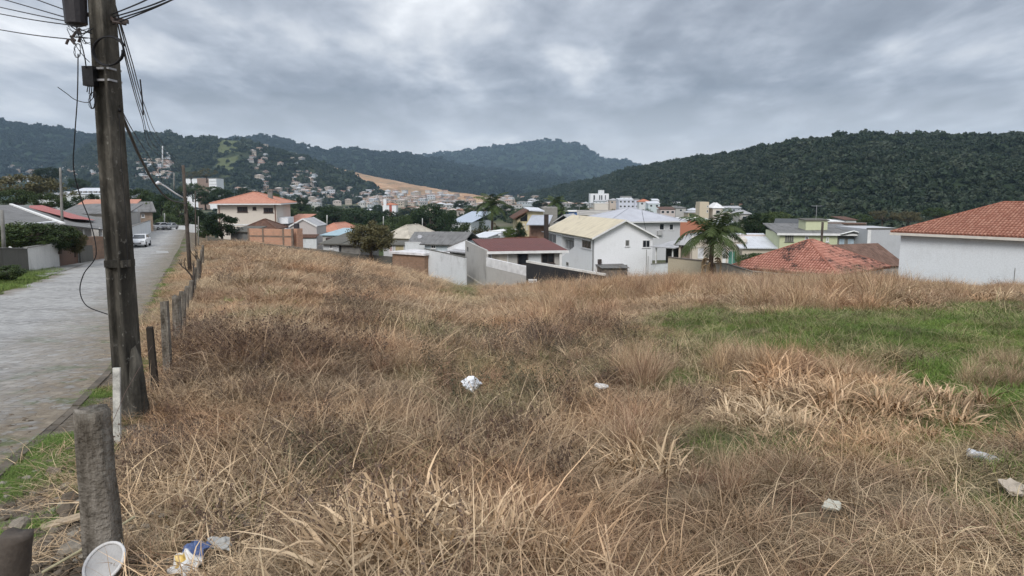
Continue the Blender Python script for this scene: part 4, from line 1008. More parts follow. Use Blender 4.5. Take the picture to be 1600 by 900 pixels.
wo_.walls(M_white2); wo_.hip(M_tile_new, 1.5, .5)
wq = Bld('tile_porch_house', 'narrow cream house with a small tiled porch beside the two storey house', 'house', 443, 127.5, 462, 127.2, 7, 348)
wq.walls(M_white); wq.mono(M_tile_new, wq.h+.1, wq.h+1.2, .6)
bl1 = Bld('blue_roof_shed', 'low shed with pale blue sheet roof near the olive tree', 'shed', 504, 112, 530, 111, 6, 367)
bl1.walls(M_greywall); bl1.mono(corrmat('pale_blue_sheet', (.33, .46, .52), (.2, .22, .22), .4), bl1.h+.05, bl1.h+.75, .3)
bl2 = Bld('blue_roof_shed', 'long shed with pale turquoise roof half behind the olive tree', 'shed', 534, 122, 566, 121, 6, 366)
bl2.walls(M_greywall); bl2.mono(corrmat('turquoise_sheet', (.36, .53, .57), (.2, .22, .22), .3), bl2.h+.05, bl2.h+.9, .3)
sk = Bld('weathered_shack', 'weathered white board shack under a dark sagging roof', 'shed', 505, 86, 529, 85.4, 6, 380)
sk.walls(wallmat('worn_white_boards', (.55, .56, .57), (.15, .14, .13), .6)); sk.mono(M_darkconc, sk.h+.05, sk.h+.9, .45)
sk.win(515, 382, 520.5, 389)
sk2 = Bld('grey_block_shed', 'unpainted grey block shed with a flat dark roof left of the olive tree', 'shed', 533, 85.4, 563, 84.8, 5, 381)
sk2.walls(plain('grey_block', (.20, .19, .175), .95, .35)); sk2.mono(M_darkconc, sk2.h+.05, sk2.h+.6, .5)
tk = Bld('water_tank', 'brown round water tank on the roof of the dark shack', 'tank', 508, 93, 519, 93, 1.2, 372)
q = MB(); q.tube([(.45, .5, 0), (.45, .5, tk.h), (.45, .5, tk.h+.12)], [.42, .5, .12], 14); tk.part('barrel', q, plain('tank_brown', (.06, .045, .04)))

# --- middle distance
lw = Bld('warehouse', 'long blue grey roofed warehouse among the trees', 'warehouse', 705, 250, 736, 248, 22, 347)
lw.walls(M_white2); lw.mono(corrmat('blue_grey_sheet', (.36, .42, .50), (.25, .27, .3), .3, .6, .5), lw.h+.1, lw.h+3.0, .6)
sw1 = Bld('white_cottage', 'tiny white flat roofed cottage under the tall palm', 'house', 765, 128, 782, 127, 6, 361); sw1.walls(M_white); sw1.mono(M_trim, sw1.h+.02, sw1.h+.15, .15); sw1.win(771, 364, 779, 371)
sw2 = Bld('white_cottage', 'low white cottage with a pitched roof just behind the dark red roof', 'house', 737, 112, 760, 111, 5, 370); sw2.walls(M_white2); sw2.mono(M_metal_w, sw2.h+.03, sw2.h+.5, .3)
fe = wallrun('board_fence', 'rust coloured board fence behind the dark red roof', [(770, 372, 104), (840, 369, 110)], plain('rusty_boards', (.19, .085, .06), .9, .4, 2), .08, None, cat='fence')
yh = Bld('yellow_house', 'pale yellow two storey house with a slanted gable and balcony', 'house', 822, 139, 849, 139.2, 12, 336)
yh.walls(wallmat('yellow_paint', (.60, .52, .33), (.35, .3, .2), .3)); mb = MB()
A = yh.hit(801, 341.5); B_ = yh.hit(824, 327.5); C_ = yh.hit(848, 329)
mb.prism([(A[0]+.8, -.02, 0), (yh.L*.12, -.02, 0), (yh.L*.12, -.02, B_[1]-.6), (A[0]+.8, -.02, A[1]-.3)], (0, 11.5, 0)); yh.part('side_wing', mb, wallmat('yellow_paint', (.6, .52, .33)))
mb = MB(); yh.slab(mb, [(A[0], -.8, A[1]), (A[0], 12, A[1]), (yh.L*.12, 12, B_[1]), (yh.L*.12, -.8, B_[1])], .22); yh.part('roof', mb, M_tile_dark)
mb = MB(); yh.slab(mb, [(yh.L*.12, -.8, B_[1]), (C_[0]+.3, -.8, C_[1]), (C_[0]+.3, 12, C_[1]+.3), (yh.L*.12, 12, B_[1]+.3)], .22); yh.part('roof', mb, M_metal_w)
mb = MB(); mb.box(0, yh.L, .02, 11.9, yh.h-.02, C_[1]-.2); yh.part('upper_wall', mb, wallmat('yellow_paint', (.6, .52, .33)))
p0 = yh.hit(813, 345); p1 = yh.hit(824, 334); mb = MB(); mb.prism([(p0[0], -.06, p0[1]-.1), (p1[0], -.06, p0[1]-.1), (p1[0], -.06, p1[1]), (p0[0], -.06, p0[1]+.45)], (0, .05, 0)); yh.part('gable_window', mb, M_glass)
yh.win(817, 349.5, 820, 359, bars=0); yh.win(822, 350, 824.5, 359, bars=0)
pc = Bld('pergola_house', 'house with a silver panelled porch roof and wooden rail beside the yellow house', 'house', 827, 129, 853, 128.6, 8, 351)
pc.walls(plain('brownish_wall', (.24, .15, .11), .9, .3), y0=1.8); pc.mono(plain('panel_silver', (.36, .38, .43), .35, .2, 2), pc.h+.1, pc.h+1.35, .5)
mb = MB(); mb.box(0, pc.L, .0, .1, pc.h-3.0, pc.h-2.8); mb.box(0, pc.L, .0, .1, pc.h-2.35, pc.h-2.25)
for k in range(12): mb.box(pc.L*k/11-.04, pc.L*k/11+.04, 0, .08, pc.h-3.0, pc.h-2.3)
pc.part('railing', mb, plain('rail_wood', (.25, .14, .08)))
mb = MB(); mb.box(-.2, pc.L+.2, -.1, 1.8, 0, pc.h-3.02); pc.part('terrace', mb, plain('terrace_tan', (.40, .33, .26)))
for x in (0.1, pc.L-.1): pc.part('post', MB().box(x-.1, x+.1, .02, .2, pc.h-3, pc.h+.05), plain('brownish_wall', (.24, .15, .11)))
gr1 = Bld('grey_block_house', 'plain grey block building behind the yellow house', 'house', 848, 160, 871, 160, 8, 324); gr1.walls(plain('grey_block_wall', (.26, .25, .23), .95, .2))
gr2 = Bld('grey_gable_house', 'small grey gabled roof beside the chimney of the white house', 'house', 866, 132, 896, 131, 8, 346); gr2.walls(M_greywall); gr2.gab(M_fibro_l, 1.2, .4, 'y')
bb1 = Bld('blue_shop', 'bright blue painted low building behind the cream roof', 'building', 888, 250, 905, 250, 10, 331)
bb1.walls(plain('blue_paint', (.06, .15, .38), .7, .15)); mb = MB(); mb.box(-1, bb1.L+4, -.5, 10, bb1.h, bb1.h+.35); bb1.part('roof', mb, M_trim)
wt = Bld('ribbed_white_tank', 'square ribbed cream water tank block above the cream roof', 'tank', 929, 200, 950.5, 200, 4, 318)
wt.walls(corrmat('cream_cladding', (.62, .58, .52), (.4, .36, .3), .3, .9, .7)); mb = MB(); mb.box(-.1, wt.L+.1, -.1, 4.1, wt.h, wt.h+.2); wt.part('lid', mb, M_trim)
lr_ = Bld('pale_long_building', 'long low pale building with flat roofs behind the cream gable', 'building', 905, 183, 990, 182, 12, 336)
lr_.walls(wallmat('pale_beige', (.52, .50, .46), (.3, .28, .25), .4)); lr_.mono(plain('dirty_flat_roof', (.36, .34, .31), .9, .4, .3), lr_.h+.1, lr_.h+.9, .5)
h5 = Bld('white_hip_house', 'large pale two storey house with a wide silver hipped roof', 'house', 954, 135, 1063, 139, 14, 346)
h5.walls(wallmat('off_white', (.55, .555, .57), (.3, .3, .3), .3)); h5.hip(plain('silver_roof', (.43, .44, .48), .6, .12, .5), 2.35, .9, fascia=M_trim)
h5.win(1030, 349.5, 1037.5, 359.5, bars=0); h5.win(1045.5, 350, 1052, 359.5, bars=0)
mb = MB(); x, z = h5.hit(1030, 364); mb.box(x-.5, x+.4, -.5, -.02, z-.4, z+.4); h5.part('air_conditioner', mb, plain('ac_grey', (.4, .4, .4)))
cp1 = Bld('carport', 'open carport with a grey sheet roof and dark interior beside the white house', 'carport', 1024, 98, 1052, 96, 7, 385)
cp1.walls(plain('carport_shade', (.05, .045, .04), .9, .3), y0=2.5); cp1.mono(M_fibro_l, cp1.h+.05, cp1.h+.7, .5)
for x in (.1, cp1.L-.1): cp1.part('post', MB().box(x-.08, x+.08, 0, .16, 0, cp1.h+.05), M_trim)
cp2 = Bld('grey_hood_building', 'small building under a faceted light grey roof by the carport', 'building', 1061, 93, 1081, 92, 8, 382)
cp2.walls(plain('tan_recess', (.25, .19, .15), .9, .2), y0=.8); cp2.hip(M_fibro_l, 1.25, .5)
for x in (.1, cp2.L-.1): cp2.part('post', MB().box(x-.12, x+.12, 0, .24, 0, cp2.h), wallmat('beige_plaster', (.55, .47, .40)))
h6 = Bld('beige_house', 'beige flat fronted house with a green gate behind the palm', 'house', 1082, 89, 1166, 87.5, 9, 377)
M_beige = wallmat('beige_house_plaster', (.56, .50, .42), (.33, .28, .22), .35)
h6.walls(M_beige); mb = MB(); mb.box(-.12, h6.L+.12, -.14, 9.1, h6.h, h6.h+.35); mb.box(-.06, h6.L*.75, -.10, -.0, h6.h-.75, h6.h-.55); h6.part('cornice', mb, plain('cornice_cream', (.62, .57, .50)))
h6.win(1090, 388, 1099, 404, name='garage_door', glass=plain('white_door', (.6, .6, .62)), bars=0, sill=False)
h6.win(1136.5, 391.5, 1151, 415, name='gate', glass=corrmat('green_glass_gate', (.10, .26, .21), (.05, .14, .12), .4, .4, .3), bars=1, sill=False)
mb = MB(); x = h6.hit(1132, 400)[0]; mb.box(x-.25, x+.15, -.25, -.01, 0, h6.h-.8); h6.part('pillar', mb, M_trim)
h6b = Bld('curved_roof_hall', 'low hall with a pale sheet roof and a pinkish parapet beside the palm', 'building', 1160, 85.5, 1217, 85, 10, 387)
h6b.walls(M_beige); h6b.mono(M_metal_w, h6b.h+.06, h6b.h+1.1, .35); mb = MB(); x0 = h6b.hit(1150, 380, 'front', 8)[0]; x1 = h6b.hit(1205, 380, 'front', 8)[0]
mb.box(x0, x1, 8, 8.2, h6b.h, h6b.hit(1180, 366.5, 'front', 8)[1]); h6b.part('parapet', mb, wallmat('pinkish', (.55, .48, .45), (.4, .35, .3), .3))
wallrun('garden_wall', 'beige garden wall with brown coping in front of the beige house', [(1045, 402.5, 70), (1102, 408.5, 66)], wallmat('tan_paint', (.50, .43, .32), (.35, .3, .22), .3), .18, plain('brown_coping', (.17, .14, .12)), .1,
        extra=lambda o, O, P: band(o, O, P, -2.0, .12, plain('pale_ledge', (.50, .47, .42)), .12, 'ledge'))
wallrun('garden_wall', 'low white garden wall by the corner of the white house', [(1018, 413, 82), (1045, 411, 80)], M_white2, .15, M_conc)
wallrun('garden_wall', 'grey wall sloping down from the green gate past the palm', [(1102, 411, 66), (1136, 412.5, 64), (1176, 425, 60)], wallmat('grey_pink_render', (.40, .37, .33), (.25, .22, .2), .4), .18, M_darkconc, .07)
wallrun('garden_wall', 'thin dark coped wall running below the eave of the mossy tile roof', [(1176, 424.5, 59), (1240, 432, 56.5), (1290, 438, 54)], M_darkconc, .16, plain('grey_coping', (.25, .22, .20)), .08)
# --- buildings at the foot of the forest
tb = Bld('apartment_tower', 'white apartment tower with vertical window strips below the forest', 'building', 922.5, 900, 951.5, 900, 18, 302.5)
tb.walls(M_white); mb = MB(); xa, xb = tb.hit(936, 300)[0], tb.hit(944.5, 300)[0]; mb.box(xa, xb, 3, 11, tb.h, tb.hit(940, 297, 'front', 3)[1]); tb.part('lift_tower', mb, M_white2)
for a, b_ in ((927, 929.5), (936, 937.8), (939, 941), (945, 946.5)): tb.win(a, 305, b_, 320, bars=0, t=.2, frame=plain('strip_grey', (.3, .3, .32)), sill=False)
def blk(name, label, pa, pb, D, top, depth, m, roof=None, rise=1.5, wins=0, kind='hip', cat='building', dD=0, wrow=1):
    b_ = Bld(name, label, cat, pa, D, pb, D+dD, depth, top)
    b_.walls(m)
    if roof: b_.hip(roof, rise, .4) if kind == 'hip' else (b_.gab(roof, rise, .4, 'x') if kind == 'gab' else b_.mono(roof, b_.h+.05, b_.h+rise, .3))
    for r in range(wrow):
        for k in range(wins):
            x = b_.L*(k+.5)/wins; b_.winl(x-.7, x+.7, b_.h-1.9-r*3, b_.h-.7-r*3, bars=0, t=.1, sill=False)
    return b_
M_lav = wallmat('lavender_white', (.62, .64, .72), (.3, .3, .32), .4)
blk('apartment_block', 'lavender white three storey block on the slope under the forest', 967, 992, 480, 312, 12, M_lav, M_metal_w, .8, 4, 'mono', wrow=3)
blk('hillside_house', 'small house with an orange roof next to the lavender block', 999, 1016, 470, 315, 9, M_white2, M_tile, 1.6, 2)
blk('hillside_house', 'square pale penthouse box atop the lavender block', 971, 987, 500, 307.5, 7, M_white2, M_conc, .4, 2, 'mono')
blk('hillside_house', 'white building between the lavender block and the orange roof', 992, 1000, 478, 312, 9, M_lav, M_conc, .5, 1, 'mono', wrow=2)
blk('hillside_house', 'pale aqua white house on the slope, below the forest edge', 1013, 1031, 440, 318, 9, wallmat('aqua_white', (.55, .62, .64), (.3, .3, .3), .3), M_metal_w, 1.2, 2, 'mono')
blk('hillside_house', 'small white house tucked highest against the forest', 1020, 1030, 520, 313, 7, M_white, M_metal_w, 1, 2, 'mono')
blk('hillside_house', 'beige house left of the lavender block with a light roof', 953, 967, 500, 313, 10, wallmat('beige_plaster', (.55, .47, .40)), M_fibro_l, 1.2, 2)
blk('hillside_house', 'pinkish low house between the silver roof and the slope', 1032, 1055, 350, 327, 9, wallmat('pinkish', (.55, .48, .45)), M_tile_dark, 1, 3, 'mono')
blk('hillside_house', 'tan house beside the beige tower', 1075, 1094, 330, 332, 8, wallmat('tan_paint', (.50, .43, .32)), M_fibro_l, 1, 2)
blk('hillside_house', 'white cottage on the street below the forest', 1079, 1092, 400, 328, 7, M_white, M_metal_w, .9, 2)
blk('hillside_house', 'grey roofed cottage by the forest edge', 1056, 1072, 420, 325, 7, M_greywall, M_fibro, 1, 1)
bt = blk('beige_tower', 'narrow beige tower block with a few small windows behind the palm', 1093.5, 1108, 235, 315.5, 5, wallmat('tower_beige', (.58, .50, .38), (.4, .35, .25), .3))
bt.win(1104.5, 321, 1106.5, 324, bars=0); bt.win(1104, 328, 1106.5, 332, bars=0)
blk('domed_house', 'cream house with a white pointed roof behind the palm crown', 1114, 1130, 235, 325, 7, wallmat('cream_paint', (.66, .60, .53)), plain('white_tile', (.7, .7, .7)), 1.6, 1)
blk('orange_wall_building', 'orange painted wall under a thin white flat roof', 1063, 1110, 160, 343.5, 8, wallmat('orange_paint', (.45, .19, .12), (.35, .2, .15), .4), M_trim, .25, 0, 'mono')
blk('grey_cottage', 'grey cottage half hidden by trees beyond the palm', 1156, 1172, 220, 334, 7, M_greywall, M_fibro_l, 1.0, 1)
blk('white_awning_house', 'small white roofed house glimpsed right of the palm crown', 1128, 1150, 150, 352, 8, M_white2, M_metal_w, 1.3, 0, 'hip')
# --- green house
h7 = Bld('green_house', 'pale green house with a grey roof, row of windows and a gabled porch', 'house', 1218.5, 84, 1309, 83, 9, 364.5)
M_green = wallmat('pale_green_paint', (.54, .57, .38), (.35, .35, .25), .3)
h7.walls(M_green); h7.mono(M_fibro, h7.h+.05, h7.h+.75, .35, x1=h7.L+2.4, fascia=M_trim)
for k in range(4): h7.win(1226.5+k*3.4, 367, 1229.4+k*3.4, 377.5, bars=0, t=.08, frame=M_conc)
h7.win(1257.5, 369, 1263.5, 375, bars=1); h7.win(1290.5, 371, 1295, 378, bars=0, glass=plain('green_shutter', (.40, .44, .30)))
p0 = h7.hit(1308, 371)[0]; p1 = h7.hit(1337, 371)[0]; zz_ = h7.hit(1320, 371)[1]
mb = MB(); mb.box(h7.L+.02, p1, .3, 3, 0, zz_+.1); h7.part('porch_wall', mb, M_conc)
for a, b_ in ((1308.5, 1320), (1322, 1335)): h7.win(a, 371.5, b_, 394, name='garage_door', glass=plain('pale_blue_gate', (.42, .52, .60)), c=.28, bars=0, t=.12, frame=M_conc, sill=False)
q0 = h7.hit(1314, 366, 'front', -.6); q1 = h7.hit(1334, 361, 'front', -.6); q2 = h7.hit(1354, 367, 'front', -.6); mb = MB()
h7.slab(mb, [(q0[0], -.6, q0[1]), (q1[0], -.6, q1[1]), (q1[0], 6, q1[1]), (q0[0], 6, q0[1])], .12); h7.slab(mb, [(q1[0], -.6, q1[1]), (q2[0], -.6, q2[1]), (q2[0], 6, q2[1]), (q1[0], 6, q1[1])], .12); pr = h7.part('porch_roof', mb, M_fibro)
for p, q in ((q0, q1), (q1, q2)): mb = MB(); mb.tube([(p[0], -.64, p[1]), (q[0], -.64, q[1])], .07, 4); h7.part('verge_board', mb, M_trim, pr)
wt2 = Bld('green_tank_house', 'pale green square tank house on top of the grey roof', 'tank', 1259.5, 86, 1293.5, 86, 2.2, 344, base=h7.zb+h7.h-.2)
wt2.walls(M_green); wt2.mono(M_darkconc, wt2.h+.05, wt2.h+.15, .15)
dk1 = Bld('dark_roof_building', 'dark grey steep roofed building behind the green house', 'building', 1205, 105, 1258, 103, 6, 370)
dk1.walls(wallmat('pinkish', (.55, .48, .45))); dk1.mono(plain('charcoal_roof', (.075, .08, .085), .7, .2), dk1.h+.05, dk1.h+2.3, .3)
gw = Bld('grey_hall', 'plain light grey walled hall behind the green house and the orange roof', 'building', 1356, 80, 1420, 80, 8, 358)
gw.walls(wallmat('cool_grey_plaster', (.46, .47, .49), (.25, .25, .25), .4)); mb = MB(); mb.box(-.1, gw.L+.1, -.08, .1, gw.h, gw.h+.12); gw.part('coping', mb, M_darkconc)
mb = MB(); mb.box(-.01, .35, -.08, -.01, 0, gw.h-.1); gw.part('pilaster', mb, M_trim)
br2 = Bld('brown_block_building', 'rough brown topped building between the green house and the hall', 'building', 1294, 96, 1353, 94, 6, 349.5)
br2.walls(plain('brown_grey_render', (.17, .145, .13), .95, .4, .8)); mb = MB(); mb.box(-.1, br2.L, -.1, .3, br2.h, br2.h+.12); br2.part('coping', mb, plain('coping_brown', (.16, .09, .06)))
blk('white_roof_house', 'white house with a small flat tank on top against the forest', 1294, 1316, 140, 346, 6, M_white, M_trim, .2, 3, 'mono'); blk('white_roof_house', 'small white gabled house against the forest, above the brown building', 1321, 1338, 150, 343.5, 6, M_white2, M_tile_dark, .5, 2, 'mono')
br3 = Bld('brown_tile_roof', 'low building covered by a brown weathered tile roof before the grey hall', 'building', 1340, 66, 1412, 68, 6.5, 417)
br3.walls(M_greywall); br3.gab(tilemat('weathered_brown_tiles', (.12, .07, .05), (.2, .12, .09), .4), 1.75, .2, 'x')

# --- tiled roofs made of real tiles
def tiled(b_, faces, m, parent, colw=.25, rowh=.40, r=.085):
    mb = MB()
    for f in faces:
        P = [Vector(p) for p in f]; u = (P[1]-P[0]).normalized(); n = (P[1]-P[0]).cross(P[2]-P[1]).normalized()
        if n.z < 0: n = -n
        v = n.cross(u)
        if v.z < 0: v = -v
        Q = [((p-P[0]).dot(u), (p-P[0]).dot(v)) for p in P]; umax = max(q[0] for q in Q)
        c = colw/2
        while c < umax:
            ts = []
            for i in range(len(Q)):
                a, b2 = Q[i], Q[(i+1) % len(Q)]
                if (a[0]-c)*(b2[0]-c) < 0: ts.append(a[1]+(b2[1]-a[1])*(c-a[0])/(b2[0]-a[0]))
            if len(ts) == 2:
                lo, hi = sorted(ts); k = 0; y = lo
                while y < hi-.05:
                    y1 = min(y+rowh*1.12, hi); vs = []
                    jx = random.uniform(-.008, .008); jz = random.uniform(-.006, .01)
                    for yy, rr, lift in ((y, r*1.08, .045), (y1, r*.85, .012)):
                        for s_ in range(5):
                            a = math.pi*s_/4; vs.append(P[0]+u*(c+jx+math.cos(a)*rr)+v*yy+n*(math.sin(a)*rr+lift+jz))
                    uvq = (c, y+rowh*.5); fs = [(s_, s_+1, s_+6, s_+5) for s_ in range(4)]+[(0, 4, 3, 2, 1)]
                    mb.add(vs, fs, [[uvq]*4]*4+[[uvq]*5]); y += rowh
            c += colw
    return b_.part('tiles', mb, m, parent)
t1m = tilemat('mossy_roof_tiles', (.34, .15, .11), (.48, .24, .18), 1.0, .25, .40, (.045, .035, .032), 0)
def squarehouse(name, label, C, a, l, r_, zt, zb):
    """corner C, facade turned by a; x along the right hand side, y back"""
    b_ = Bld.__new__(Bld); b_.L = r_; b_.W = l; b_.top = zt; b_.zb = zb; b_.h = zt-zb
    b_.o = empty(name, label, 'house', (C[0], C[1], zb), a); b_.inv = Matrix.Translation(Vector((C[0], C[1], zb))) @ Matrix.Rotation(a, 4, 'Z'); b_.inv.invert(); return b_
r1 = squarehouse('mossy_tile_roof_house', 'house sunk below the lot, showing its salmon hipped tile roof with black mossy patches', (25.7, 58.2), R(43), 8.9, 9.9, -6.55, -11.5)
r1.walls(M_white2); rr = r1.hip(plain('tile_bed', (.30, .12, .08), .9, .3), 2.35, .45); tiled(r1, r1.faces, t1m, rr)
r2 = Bld('white_tile_roof_house', 'white rendered house with a large orange hipped tile roof at the border of the lot', 'house', 1408, 58, 1755, 47, 10.4, 362)
r2.walls(wallmat('house_white_blue', (.70, .73, .76), (.40, .40, .40), .40)); r2m = tilemat('orange_roof_tiles', (.29, .13, .09), (.40, .21, .15), .35, .25, .40, (.12, .06, .045), 0)
rr = r2.hip(plain('tile_bed', (.30, .12, .08)), 2.3, .55, fascia=plain('fascia_cream', (.62, .58, .52), .7, .15)); tiled(r2, r2.faces, r2m, rr)
mb = MB(); x, _ = r2.hit(1588, 400); mb.tube([(x, -.03, r2.h-2.2), (x, -.03, .5)], .02, 4); r2.part('cable', mb, M_conc)

# --- houses left of the street
lf = Bld('fibre_roof_bungalow', 'bungalow with a broad grey corrugated roof and a white painted verge', 'house', -60, 50, 94, 64, 8, 358)
lf.walls(M_white2); mb = MB()
def P_(px, py, D): return at(px, py, D)-Vector(lf.o.location)
def worldpart(b_, name, mbf, m, parent=None):
    o = mbf.build(name, m, b_.o if parent is None else parent)
    return o
def wslab(b_, name, pts, m, th=.1, parent=None):
    """a sheet spanned between measured points, stored in the building's own axes"""
    P = [b_.inv @ at(*q) for q in pts]; mb = MB(); n = (P[1]-P[0]).cross(P[2]-P[1]).normalized()
    if n.z < 0: n = -n
    mb.prism(P, -n*th); return b_.part(name, mb, m, parent)
rf = wslab(lf, 'roof', [(-110, 378, 41), (99, 351, 62), (17, 320, 78), (-60, 322, 70)], M_fibro, .12)
P0, P1 = lf.inv @ at(99, 350, 62), lf.inv @ at(17, 320, 78); mb = MB(); d_ = (P1-P0)/2; mb.obox((P0+P1)/2+Vector((0, 0, .06)), d_, d_.cross(Vector((0, 0, 1))).normalized()*.14, Vector((0, 0, .07))); lf.part('verge_board', mb, M_trim, rf)
lf2 = Bld('red_roof_bungalow', 'bungalow with a grey corrugated roof painted red on one side', 'house', 100, 67, 166, 74, 9, 358)
lf2.walls(wallmat('porch_white', (.5, .5, .5), (.2, .2, .2), .5), y0=1.5)
rf = wslab(lf2, 'roof', [(99, 351, 66), (168, 359, 74), (186, 346, 84), (60, 321, 92), (18, 320, 84)], M_fibro, .12)
wslab(lf2, 'red_painted_sheets', [(112, 341.5, 74.5), (149, 344, 80), (66, 320.5, 91.5), (35, 321.5, 87)], corrmat('red_painted_sheet', (.38, .12, .11), (.30, .10, .09), .5), .02, rf)
bpy.context.view_layer.update()
for k, x in enumerate((.5, 3.6, 6.6, lf2.L-.3)): lf2.part('post', MB().box(x-.1, x+.1, .3, .5, 0, lf2.h-.2), M_trim)
lf3 = Bld('salmon_roof_house', 'house with a faded salmon tile roof behind the bungalows', 'house', 118, 100, 200, 102, 8, 326)
lf3.walls(M_white2); lf3.mono(M_tile_new, lf3.h+.05, lf3.h+1.1, .5)
lf4 = Bld('dark_fibre_roof_house', 'low house with a long dark fibre roof beyond the salmon roof', 'house', 96, 95, 196, 97, 9, 334)
lf4.walls(M_greywall); lf4.mono(M_fibro, lf4.h+.05, lf4.h+1.1, .4)
lf5 = Bld('grey_gable_cottage', 'brownish cottage with a grey sheet roof where the street bends out of sight', 'house', 194, 113, 238, 115, 9, 330)
lf5.walls(plain('brown_cream_wall', (.33, .25, .19), .9, .25)); lf5.gab(M_fibro, 1.35, .5, 'x'); lf5.win(205, 335, 211, 341); lf5.win(221, 334, 226, 340)
wallrun('street_wall', 'white painted street wall beyond the parked car', [(196, 357, 78), (214, 351, 92), (234, 344.5, 112)], M_white2, .18, M_conc, .05)
wallrun('street_wall', 'worn white plaster street wall under the overhanging shrub', [(40, 387, 42.5), (62, 384, 45), (88, 378.5, 48.5)], wallmat('worn_street_wall', (.62, .61, .58), (.2, .19, .165), .6), .18, M_conc, .04, base=-6.5)
wallrun('street_wall', 'dark grey block wall in front of the bungalow, west of the white plaster wall', [(-90, 389, 36), (0, 388, 39.5), (40, 389, 42.5)], M_darkconc, .18, M_conc, .05, base=-6.5)
gt = Bld('sheet_gate', 'brown corrugated sheet gate between two posts', 'gate', 89, 48.6, 120, 53, .08, 375)
gt.walls(corrmat('brown_gate_sheet', (.12, .062, .038), (.05, .03, .02), .5), name='gate_leaf')
for x in (-.05, gt.L+.05): gt.part('post', MB().box(x-.1, x+.1, -.06, .14, 0, gt.h+.15), M_conc)
wallrun('street_wall', 'low crumbling brick wall next to the brown gate', [(121, 371.5, 53.5), (150, 369, 58), (166, 370, 60)], brickmat('old_brick', (.24, .15, .10), (.30, .19, .13), (.22, .17, .13)), .18, None)
wallrun('street_wall', 'patched grey concrete panel leaning on the crumbling brick wall', [(123, 383, 53), (143, 383, 56)], M_darkconc, .14, None)
wh = Bld('factory_shed', 'long white sheet roofed factory beyond the trees', 'warehouse', 100, 390, 172, 392, 45, 303)
wh.walls(M_white2); wh.gab(M_metal_w, 3.2, .5, 'x'); mb = MB()
for k in range(9): mb.box(3+k*2.6, 4.4+k*2.6, 3, 5, wh.h+.4, wh.h+1.5)
wh.part('roof_vents', mb, M_conc)
wh2 = Bld('grey_factory', 'grey flat industrial hall further left of the white factory', 'warehouse', 55, 420, 100, 420, 30, 306); wh2.walls(M_white2); wh2.mono(M_fibro_l, wh2.h+.1, wh2.h+2.5, .5)
wf = Bld('long_white_building', 'long low pale building below the excavated slope of the western hill', 'building', 290, 800, 338, 800, 20, 279)
wf.walls(M_white); wf.mono(M_conc, wf.h+.1, wf.h+1, .4); mb = MB(); x0 = wf.hit(308, 281)[0]; x1 = wf.hit(326, 281)[0]; mb.box(x0, x1, -.3, 0, 0, wf.h+.5); wf.part('brown_bay', mb, plain('bay_brown', (.28, .2, .16)))
for k in range(3): mb = MB(); mb.box(x1+.5, wf.L, -.6, -.2, wf.h-3*(k+1), wf.h-3*(k+1)+.8); wf.part('balcony', mb, M_trim)
ch = blk('white_church', 'white building with a red door bay and a square tower in the valley town', 598, 619, 520, 320, 8, M_white, M_tile, 1.3, 0)
mb = MB(); xa = ch.hit(599, 315)[0]; xb = ch.hit(603.5, 315)[0]; mb.box(xa, xb, -.4, 2.5, 0, ch.hit(600, 311)[1]); ch.part('tower', mb, M_white)
mb = MB(); xa = ch.hit(608, 315)[0]; xb = ch.hit(612, 315)[0]; mb.box(xa, xb, -.2, 0, 0, ch.h); ch.part('red_bay', mb, plain('red_bay', (.40, .12, .10)))

# --- the valley town: small houses, each one its own object, sharing a few meshes
def tiny(seed):
    q = random.Random(seed); L_ = q.uniform(8, 13); W_ = q.uniform(7, 10); h = q.choice([3.2, 3.4, 6.0]); mb = MB()
    mb.box(0, L_, 0, W_, -6, h); r = q.choice(['hip', 'gab', 'flat']); z = h; e = .5
    if r == 'flat': mb.box(-.2, L_+.2, -.2, W_+.2, h, h+.35, 1)
    else:
        k = q.uniform(1.0, 1.7); a, b_, c, d = (-e, -e, z), (L_+e, -e, z), (L_+e, W_+e, z), (-e, W_+e, z); off = W_/2 if r == 'hip' else 0
        m0, m1 = (off-e, W_/2, z+k), (L_-off+e, W_/2, z+k); mb.add([a, b_, c, d, m0, m1], [(0, 1, 5, 4), (1, 2, 5), (2, 3, 4, 5), (3, 0, 4), (0, 3, 2, 1)], None, 1)
    for f in range(int(h//2.8)):
        for k in range(3):
            x = L_*(k+.5)/3; mb.box(x-.6, x+.6, -.05, 0, f*3+.9, f*3+2.2, 2)
        mb.box(-.05, 0, W_*.4, W_*.6, f*3+.9, f*3+2.2, 2)
    return mb
wallc = [wallmat('town_white', (.52, .51, .49), (.3, .28, .25), .5), wallmat('town_beige', (.48, .42, .35), (.25, .2, .17), .5), wallmat('town_pink', (.50, .44, .40), (.25, .2, .17), .5), wallmat('town_grey', (.36, .36, .35), (.2, .2, .2), .5), wallmat('town_brick', (.36, .27, .21), (.2, .14, .1), .5), wallmat('town_blue', (.50, .54, .57), (.3, .3, .3), .4)]
roofc = [tilemat('town_tiles', (.33, .20, .15), (.42, .28, .22), .3), M_fibro_l, plain('town_roof_white', (.55, .56, .58), .8, .2), plain('town_roof_grey', (.24, .235, .23), .9, .3), tilemat('town_tiles_brown', (.27, .13, .09), (.36, .19, .13), .3), plain('town_roof_pink', (.50, .43, .39), .9, .2)]
tm = []
for k in range(18):
    me = tiny(900+k).mesh('small_house'); 
    for m in (wallc[k % 6], roofc[(k*5+k//6) % 6], M_glass): me.materials.append(m)
    tm.append(me)
